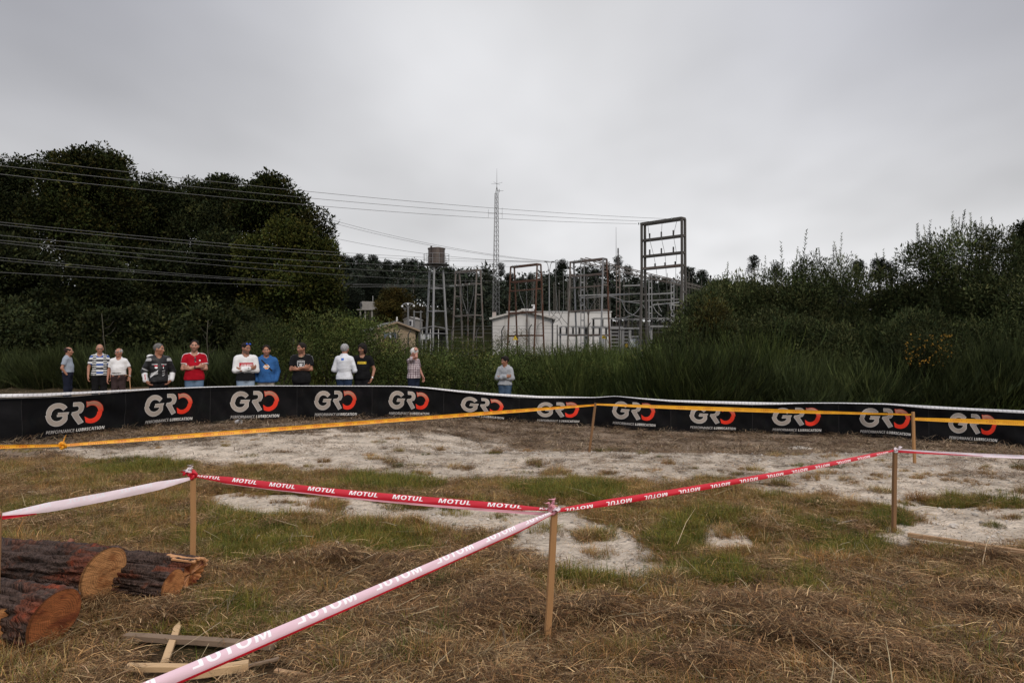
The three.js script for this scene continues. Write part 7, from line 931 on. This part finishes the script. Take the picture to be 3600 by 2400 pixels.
{
  const GREY = L(0.32, 0.31, 0.3), BLACK = L(0.017, 0.013, 0.011), WHITE = L(0.72, 0.72, 0.72), BLK = L(0.012, 0.012, 0.013);
  person({ label: 'balding man in a grey-blue shirt and navy trousers standing sideways, hand in pocket', px: 155, d: 21, H: 1.74, yaw: 1.25, headYaw: 0.2, girth: 1.12, skin: L(0.4, 0.19, 0.12), hair: L(0.03, 0.022, 0.02), hairStyle: 'bald', arms: [POCKET(-1, 0.27), POCKET(1, 0.27)], sleeve: 0.66, hem: 0.99, waist: 1.05, collar: 1, neckTop: 1.5, shirt: flat(L(0.3, 0.34, 0.4)), trousers: L(0.014, 0.017, 0.03) });
  person({ label: 'bald old man with glasses in a blue, black and white striped polo and dark trousers', px: 228, d: 19.6, H: 1.8, yaw: 0.05, headPitch: 0.08, skin: L(0.42, 0.2, 0.125), hair: GREY, hairStyle: 'none', glasses: 1, arms: [HANG(-1), HANG(1)], sleeve: 0.66, hem: 0.9, waist: 1.0, collar: 1, neckTop: 1.5, shirt: (x, y, z, own) => { const k = y + 0.02 * noise(x * 4, z * 4); const vest = Math.abs(x) > 0.085 && !/ua/.test(own); const s = Math.floor((k - 0.72) / (vest ? 0.032 : 0.056)); const m = ((s % 4) + 4) % 4; if (own === 'neck') return L(0.5, 0.52, 0.52); if (vest) return m % 2 ? L(0.6, 0.61, 0.6) : L(0.02, 0.022, 0.025); return m === 0 ? L(0.04, 0.1, 0.33) : m === 2 ? L(0.015, 0.017, 0.025) : L(0.66, 0.67, 0.68); }, trousers: L(0.012, 0.012, 0.013) });
  { const P = person({ label: 'old man in a white short sleeved shirt and brown trousers leaning on a stick', px: 272, d: 19.2, H: 1.68, yaw: -0.15, headYaw: -0.45, girth: 1.2, skin: L(0.42, 0.19, 0.12), hair: L(0.34, 0.33, 0.32), hairStyle: 'bald', glasses: 1, arms: [HANG(-1), { el: [0.29, 1.13, -0.03], wr: [0.3, 0.93, 0.1], hand: { dir: [0.02, -0.8, 0.5], palm: [-1, 0, 0], thumb: [-0.3, 0.2, 1], curl: 1.25 } }], sleeve: 0.68, hem: 0.985, waist: 1.05, collar: 1, vneck: 1.4, neckTop: 1.5, belt: L(0.03, 0.02, 0.016), watch: 1, shirt: (x, y, z, own) => SHADE(WHITE, (x > 0.04 && x < 0.14 && Math.abs(y - 1.19) < 0.006 && z > 0 ? 0.55 : 1) * (0.96 + 0.1 * noise(x * 8, y * 8, z * 8))), trousers: L(0.05, 0.034, 0.034) });
    const c = thing('walking_stick', 'thin wooden walking stick held by the old man in the white shirt', 'walking stick', P.t.position.clone()), top = V(0.305, 0.9, 0.15).multiplyScalar(P.q).applyAxisAngle(V(0, 1, 0), P.t.rotation.y); mesh('shaft', bits().rod(V(top.x + 0.13, -0.01, top.z + 0.1), top, 0.011, 0.013, 8).geo(), std(L(0.36, 0.2, 0.09), 0.7), c); mesh('handle', bits().tube([top.clone().add(V(0, -0.02, 0)), top.clone().add(V(-0.005, 0.05, 0.01)), top.clone().add(V(-0.05, 0.075, 0.04)), top.clone().add(V(-0.09, 0.06, 0.06))], 0.013, 16, 7).geo(), std(L(0.25, 0.13, 0.06), 0.6), c); }
  { const P = person({ label: 'grey haired man in a black racing jacket with white sleeve panels looking right', px: 364, d: 15.6, H: 1.76, yaw: 0.12, headYaw: 0.95, headPitch: 0.05, skin: L(0.4, 0.18, 0.105), hair: L(0.12, 0.115, 0.11), hairStyle: 'crop', brow: BLACK, girth: 1.06, shoulder: 0.185, leather: 1, garment: 'jacket', arms: [{ el: [-0.29, 1.14, -0.03], wr: [-0.27, 0.92, 0.09], hand: { dir: [0.6, -0.7, 0.2], palm: [0, 0.3, -1], thumb: [0.2, 0.3, 1], curl: 0.5 } }, { el: [0.29, 1.13, -0.03], wr: [0.25, 0.93, 0.1], hand: { dir: [-0.6, -0.7, 0.2], palm: [0, 0.3, -1], thumb: [-0.2, 0.3, 1], curl: 0.5 } }], sleeve: 0.93, hem: 0.89, loose: 0.03, collar: 1, neckTop: 1.51, shirt: (x, y, z, own, tt) => { if (/fa/.test(own) && tt > 0.3 && z > -0.05) return L(0.66, 0.66, 0.67); if (/ua-1/.test(own) && Math.abs(tt - 0.85) < 0.03) return L(0.6, 0.6, 0.6); if (/ua/.test(own) && tt < 0.28 && Math.abs(y - 1.4) < 0.03) return L(0.4, 0.4, 0.4); if (own === 'torso' && Math.abs(x) > 0.04 && Math.abs(x) < 0.15 && Math.abs(y - 1.29) < 0.008 && z > 0) return L(0.65, 0.65, 0.65); return SHADE(BLK, 1.1 + 0.5 * noise(x * 14, y * 14, z * 14)); }, trousers: BLK });
    P.patch('print', -0.19, -0.03, 0.985, 1.17, print(128, 148, (g, W, H) => { g.strokeStyle = '#d8d8d8'; g.lineCap = 'butt'; for (let i = 0; i < 5; i++) { g.lineWidth = 7; g.beginPath(); g.moveTo(6 + i * 3, 140 - i * 17); g.lineTo(60 + i * 15, 92 - i * 19); g.lineTo(124, 70 - i * 17); g.stroke(); } }));
    P.patch('badge', -0.11, -0.03, 1.19, 1.28, print(64, 72, (g) => { g.fillStyle = '#c22032'; g.fillRect(6, 4, 50, 26); g.fillStyle = '#e3e3e3'; g.beginPath(); g.ellipse(34, 48, 24, 18, 0, 0, 7); g.fill(); })); P.patch('badge', 0.06, 0.1, 1.19, 1.28, print(48, 72, (g) => { g.fillStyle = '#b02030'; g.fillRect(6, 4, 34, 26); g.fillStyle = '#d8d8d8'; g.fillRect(12, 36, 20, 30); })); P.patch('stripe', 0.05, 0.12, 1.0, 1.16, print(64, 128, (g) => { g.strokeStyle = '#d8d8d8'; g.lineWidth = 7; for (let i = 0; i < 3; i++) { g.beginPath(); g.moveTo(4, 20 + i * 40); g.lineTo(58, 4 + i * 36); g.stroke(); } }));
    const tx = print(96, 256, (g, W, H) => { g.fillStyle = '#b01e2e'; g.translate(W / 2, H / 2); g.rotate(Math.PI / 2 - 0.05); word(g, 'SUZUKI', -112, 22, 224, 46, 'bold 60px sans-serif'); }); P.patch('lettering', -0.315, -0.25, 0.94, 1.09, tx); mesh('hump', new THREE.SphereGeometry(0.06, 16, 10).scale(1.3, 0.8, 0.8).translate(-0.16 * P.q, 1.47 * P.q, -0.09), std(L(0.62, 0.62, 0.62), 0.5), P.t); }
  { const P = person({ label: 'man with crossed arms in a red tee with white shoulder stripes and jeans', px: 446, d: 15.9, H: 1.83, yaw: 0.0, headRoll: -0.04, headYaw: -0.08, girth: 1.14, shoulder: 0.2, skin: L(0.45, 0.22, 0.145), hair: BLACK, hairStyle: 'crop', arms: CROSSED, sleeve: 0.62, hem: 0.88, bracelet: -1, beard: L(0.16, 0.09, 0.06), shirt: (x, y, z, own, tt) => { if (own === 'neck' || Math.hypot(x, y - 1.5, z - 0.04) < 0.088) return WHITE; if (/ua/.test(own) && tt > 0.9) return WHITE; const dz = z + 0.01 - (/ua/.test(own) ? 0.02 * tt : 0); if ((/ua/.test(own) || (Math.abs(x) > 0.07 && y > 1.38)) && Math.abs(dz) < 0.036 && Math.floor((dz + 0.036) / 0.0145) % 2 === 0 && (y > 1.41 || Math.abs(x) > 0.21)) return WHITE; return SHADE(L(0.36, 0.008, 0.018), 0.92 + 0.2 * noise(x * 9, y * 9, z * 9)); }, trousers: DENIM(L(0.07, 0.12, 0.2), L(0.17, 0.25, 0.36)) });
    P.patch('emblem', 0.085, 0.135, 1.285, 1.335, print(64, 64, (g) => { g.fillStyle = '#eee'; for (const a of [-0.6, 0, 0.6]) { g.save(); g.translate(32, 38); g.rotate(a); g.beginPath(); g.ellipse(0, -17, 8, 19, 0, 0, 7); g.fill(); g.restore(); } g.fillRect(8, 42, 48, 4); g.fillRect(10, 50, 44, 4); })); P.patch('sunglasses', -0.005, 0.035, 1.27, 1.39, print(40, 120, (g) => { g.fillStyle = '#16161a'; g.beginPath(); g.ellipse(20, 28, 17, 26, 0, 0, 7); g.fill(); g.beginPath(); g.ellipse(20, 90, 17, 26, 0, 0, 7); g.fill(); g.fillRect(14, 50, 12, 20); }), { mat: { roughness: 0.2 } }); P.patch('pocket_tear', 0.1, 0.145, 0.84, 0.86, print(32, 16, (g) => { g.fillStyle = '#ddd'; g.fillRect(2, 2, 28, 11); })); }
  { const P = person({ label: 'man with crossed arms in a white, red and black sweatshirt with sunglasses on his head', px: 564, d: 16.2, H: 1.8, yaw: 0.12, headYaw: 0.55, headPitch: 0.16, skin: L(0.34, 0.155, 0.095), hair: BLACK, hairStyle: 'crop', beard: L(0.1, 0.08, 0.07), headShades: 1, shoulder: 0.2, girth: 1.05, arms: CROSSED, sleeve: 0.9, hem: 0.9, loose: 0.028, shirt: (x, y, z, own) => { if (/a-?1$/.test(own)) return SHADE(WHITE, 0.97 + 0.1 * noise(x * 10, y * 10, z * 10)); if (own === 'neck') return L(0.4, 0.4, 0.4); if (y < 1.1) return BLK; if (y > 1.215 && y < 1.3) return L(0.42, 0.014, 0.025); return SHADE(WHITE, 0.97 + 0.1 * noise(x * 10, y * 10, z * 10)); }, trousers: DENIM(L(0.2, 0.28, 0.38), L(0.36, 0.45, 0.56)) });
    P.patch('lettering', -0.12, 0.14, 1.205, 1.285, print(256, 80, (g) => { g.fillStyle = '#eee'; word(g, 'LE COQ SPORTIF', 4, 62, 248, 46, 'bold 50px sans-serif'); })); P.patch('cuff_mark', 0.02, 0.05, 1.16, 1.2, print(32, 48, (g) => { g.strokeStyle = '#333'; g.lineWidth = 5; g.strokeRect(8, 8, 14, 30); })); }
  { const P = person({ label: 'man in a blue hooded sweatshirt with a dark strap, hands in pockets', px: 611, d: 16.5, H: 1.75, yaw: 0.05, headYaw: -0.1, headRoll: 0.06, skin: L(0.42, 0.19, 0.115), hair: BLACK, hairStyle: 'short', beard: L(0.14, 0.08, 0.06), shoulder: 0.195, girth: 1.08, arms: [POCKET(-1, 0.265), POCKET(1, 0.265)], sleeve: 0.98, hem: 0.87, loose: 0.03, hood: 1, neckTop: 1.53, garment: 'hoodie', shirt: (x, y, z, own) => (y > 1.47 && Math.abs(x) < 0.045 && z > 0.02 ? L(0.6, 0.6, 0.58) : SHADE(y < 0.9 ? L(0.03, 0.09, 0.24) : L(0.035, 0.115, 0.3), 0.9 + 0.24 * noise(x * 7, y * 7, z * 7))), trousers: L(0.36, 0.33, 0.29) });
    P.patch('badge', -0.085, 0.085, 1.18, 1.32, print(170, 140, (g, W, H) => { g.fillStyle = '#d8842c'; g.beginPath(); g.arc(85, 70, 56, 0, 7); g.fill(); g.strokeStyle = '#e9e2d2'; g.lineWidth = 5; g.stroke(); g.fillStyle = '#e9e7e0'; g.beginPath(); g.moveTo(6, 70); g.lineTo(30, 50); g.lineTo(140, 50); g.lineTo(164, 70); g.lineTo(140, 92); g.lineTo(30, 92); g.fill(); g.fillStyle = '#1c2f63'; word(g, 'Dickies', 26, 84, 118, 28, 'bold 40px sans-serif'); })); P.patch('pocket_seam', -0.12, 0.12, 0.94, 1.1, print(120, 80, (g) => { g.strokeStyle = '#163a72'; g.lineWidth = 3; g.beginPath(); g.moveTo(2, 78); g.lineTo(26, 4); g.lineTo(94, 4); g.lineTo(118, 78); g.stroke(); })); P.patch('strap', -0.125, 0.15, 1.13, 1.43, print(128, 140, (g) => { g.strokeStyle = '#121214'; g.lineWidth = 15; g.beginPath(); g.moveTo(4, 6); g.lineTo(120, 134); g.stroke(); })); }
  { const P = person({ label: 'man in a black tee with white shield print, arms crossed, head turned left', px: 692, d: 16.9, H: 1.8, yaw: -0.1, headYaw: -0.75, headPitch: 0.06, skin: L(0.38, 0.17, 0.1), hair: BLACK, hairStyle: 'short', beard: L(0.08, 0.05, 0.04), shoulder: 0.195, arms: CROSSED, sleeve: 0.7, hem: 0.8, loose: 0.034, shirt: (x, y, z, own, tt) => { if (/ua/.test(own) && Math.abs(z + 0.01) < 0.016 + 0.02 * 0) return L(0.62, 0.62, 0.62); if (Math.abs(x) > 0.08 && Math.abs(x) < 0.2 && y > 1.44 && Math.abs(z + 0.015) < 0.016) return L(0.62, 0.62, 0.62); return SHADE(BLK, 1 + 0.4 * noise(x * 9, y * 9, z * 9)); }, trousers: BLK });
    P.patch('shield_print', -0.1, 0.1, 1.16, 1.36, print(160, 160, (g) => { g.strokeStyle = '#ddd'; g.fillStyle = '#ddd'; g.lineWidth = 7; g.beginPath(); g.moveTo(14, 22); g.quadraticCurveTo(80, 0, 146, 22); g.lineTo(140, 100); g.quadraticCurveTo(128, 140, 80, 156); g.quadraticCurveTo(32, 140, 20, 100); g.closePath(); g.stroke(); word(g, 'RAIDERS', 28, 52, 104, 24, 'bold 30px sans-serif'); g.lineWidth = 6; g.beginPath(); g.moveTo(34, 70); g.lineTo(126, 136); g.moveTo(126, 70); g.lineTo(34, 136); g.stroke(); g.beginPath(); g.ellipse(80, 100, 24, 30, 0, 0, 7); g.fill(); g.fillStyle = '#16161a'; g.fillRect(58, 92, 44, 7); g.fillRect(68, 108, 24, 5); })); P.t.updateMatrix(); mesh('necklace', new THREE.TorusGeometry(0.075, 0.004, 6, 30).scale(1, 1.25, 1).rotateX(-1.0).translate(0, 1.475 * P.q, 0.045), std(L(0.5, 0.42, 0.25), 0.3, { metalness: 0.7 }), P.t); }
  { const P = person({ label: 'grey haired man in a white long sleeved shirt seen from behind', px: 791, d: 17.1, H: 1.76, yaw: Math.PI - 0.35, headYaw: -0.1, skin: L(0.38, 0.17, 0.105), hair: L(0.27, 0.27, 0.27), hairStyle: 'short', arms: [HANG(-1), { el: [-0.26, 1.12, -0.01], wr: [-0.2, 1.08, 0.22] }].map((a, i) => (i ? { el: [0.26, 1.12, -0.03], wr: [0.12, 1.08, 0.2], hand: { dir: [-0.8, 0.1, 0.5], palm: [0, 0, -1], thumb: [0, 1, 0], curl: 0.7 } } : { el: [-0.27, 1.11, 0.0], wr: [-0.16, 1.06, 0.2], hand: { dir: [0.7, 0, 0.6], palm: [0, -1, 0], thumb: [0.3, 0.8, 0], curl: 0.6 } })), sleeve: 0.92, hem: 0.89, collar: 1, neckTop: 1.52, shirt: (x, y, z, own, tt) => SHADE(L(0.66, 0.68, 0.72), 0.96 + 0.12 * noise(x * 7, y * 7, z * 7)), trousers: DENIM(L(0.02, 0.035, 0.07), L(0.035, 0.06, 0.11)) });
    P.patch('back_print', -0.035, 0.04, 1.36, 1.42, print(72, 60, (g) => { g.fillStyle = '#2a63c0'; g.fillRect(4, 4, 64, 52); g.fillStyle = '#5c8ad4'; g.fillRect(12, 22, 46, 6); }), { back: true }); }
  { const P = person({ label: 'long haired man with glasses and moustache in a black tee with a yellow block print', px: 832, d: 17.3, H: 1.76, yaw: -0.12, headYaw: -0.5, headPitch: 0.02, skin: L(0.38, 0.18, 0.11), hair: L(0.012, 0.01, 0.009), hairStyle: 'long', glasses: 1, moustache: BLACK, beard: L(0.08, 0.05, 0.04), shoulder: 0.195, girth: 1.1, arms: [HANG(-1), { el: [0.29, 1.12, -0.05], wr: [0.25, 0.9, 0.06], hand: { dir: [-0.3, -0.9, 0.2], palm: [-1, 0, 0], thumb: [0, 0, 1], curl: 0.8 } }], sleeve: 0.62, hem: 0.88, watch: 1, shirt: flat(BLK, 0.4), trousers: L(0.014, 0.014, 0.017) });
    P.patch('block_print', -0.11, 0.11, 1.26, 1.325, print(220, 66, (g) => { g.fillStyle = '#e2bf2c'; g.fillRect(2, 4, 216, 58); g.fillStyle = '#14120e'; word(g, 'DEWALT', 8, 54, 204, 42, 'bold 50px sans-serif'); })); }
  person({ label: 'white haired man in a plaid shirt with one hand on his head, turned right', px: 950, d: 18.7, H: 1.7, yaw: 0.85, headYaw: 0.25, headPitch: 0.35, headUp: -0.02, girth: 1.15, skin: L(0.43, 0.2, 0.14), hair: L(0.6, 0.58, 0.55), hairStyle: 'round', arms: [{ el: [-0.2, 1.5, 0.27], wr: [-0.085, 1.69, 0.16], hand: { dir: [0.4, 0.45, -0.5], palm: [0.4, -0.8, -0.2], thumb: [0.6, 0.2, 0.6], curl: 0.45 } }, { el: [0.27, 1.12, 0.0], wr: [0.22, 0.95, 0.15], hand: { dir: [0, -1, 0.3], palm: [-1, 0, 0], thumb: [0, 0, 1], curl: 0.5 } }], sleeve: 0.66, hem: 0.9, collar: 1, neckTop: 1.5, shirt: (x, y, z) => { const a = Math.atan2(x, z) * 0.17, u = Math.abs(((a / 0.062) % 1 + 1) % 1 - 0.5), v = Math.abs(((y / 0.062) % 1 + 1) % 1 - 0.5), s = (u < 0.15 ? 1 : 0) + (v < 0.15 ? 1 : 0), w = (u > 0.36 ? 0.5 : 0) + (v > 0.36 ? 0.5 : 0); return s === 2 ? L(0.035, 0.025, 0.035) : s === 1 ? L(0.15, 0.1, 0.12) : L(0.62, 0.54, 0.55).multiplyScalar(1 - 0.35 * w); }, trousers: L(0.016, 0.022, 0.04) });
  { const P = person({ label: 'dark haired boy in a grey hooded sweatshirt and jeans with crossed arms looking left', px: 1160, d: 19, H: 1.64, yaw: -0.25, headYaw: -0.7, headPitch: 0.08, girth: 0.92, shoulder: 0.172, skin: L(0.34, 0.16, 0.095), hair: L(0.012, 0.009, 0.008), hairStyle: 'full', arms: CROSSED, sleeve: 0.93, hem: 0.93, loose: 0.03, hood: 1, neckTop: 1.53, garment: 'hoodie', belt: L(0.06, 0.05, 0.04), waist: 0.99, shirt: (x, y, z) => SHADE(L(0.34, 0.355, 0.375), (y < 0.96 ? 0.85 : 1) * (0.93 + 0.2 * noise(x * 8, y * 8, z * 8))), trousers: DENIM(L(0.03, 0.055, 0.1), L(0.075, 0.12, 0.19)) });
    P.patch('script_print', -0.11, 0.12, 1.25, 1.33, print(200, 64, (g) => { g.strokeStyle = '#5a5f68'; g.lineWidth = 7; g.beginPath(); g.moveTo(8, 34); for (let i = 0; i < 9; i++) g.quadraticCurveTo(18 + i * 21, i % 2 ? 58 : 6, 28 + i * 21, 34); g.stroke(); })); P.t.updateMatrix(); }
}
renderer.render(scene, camera);
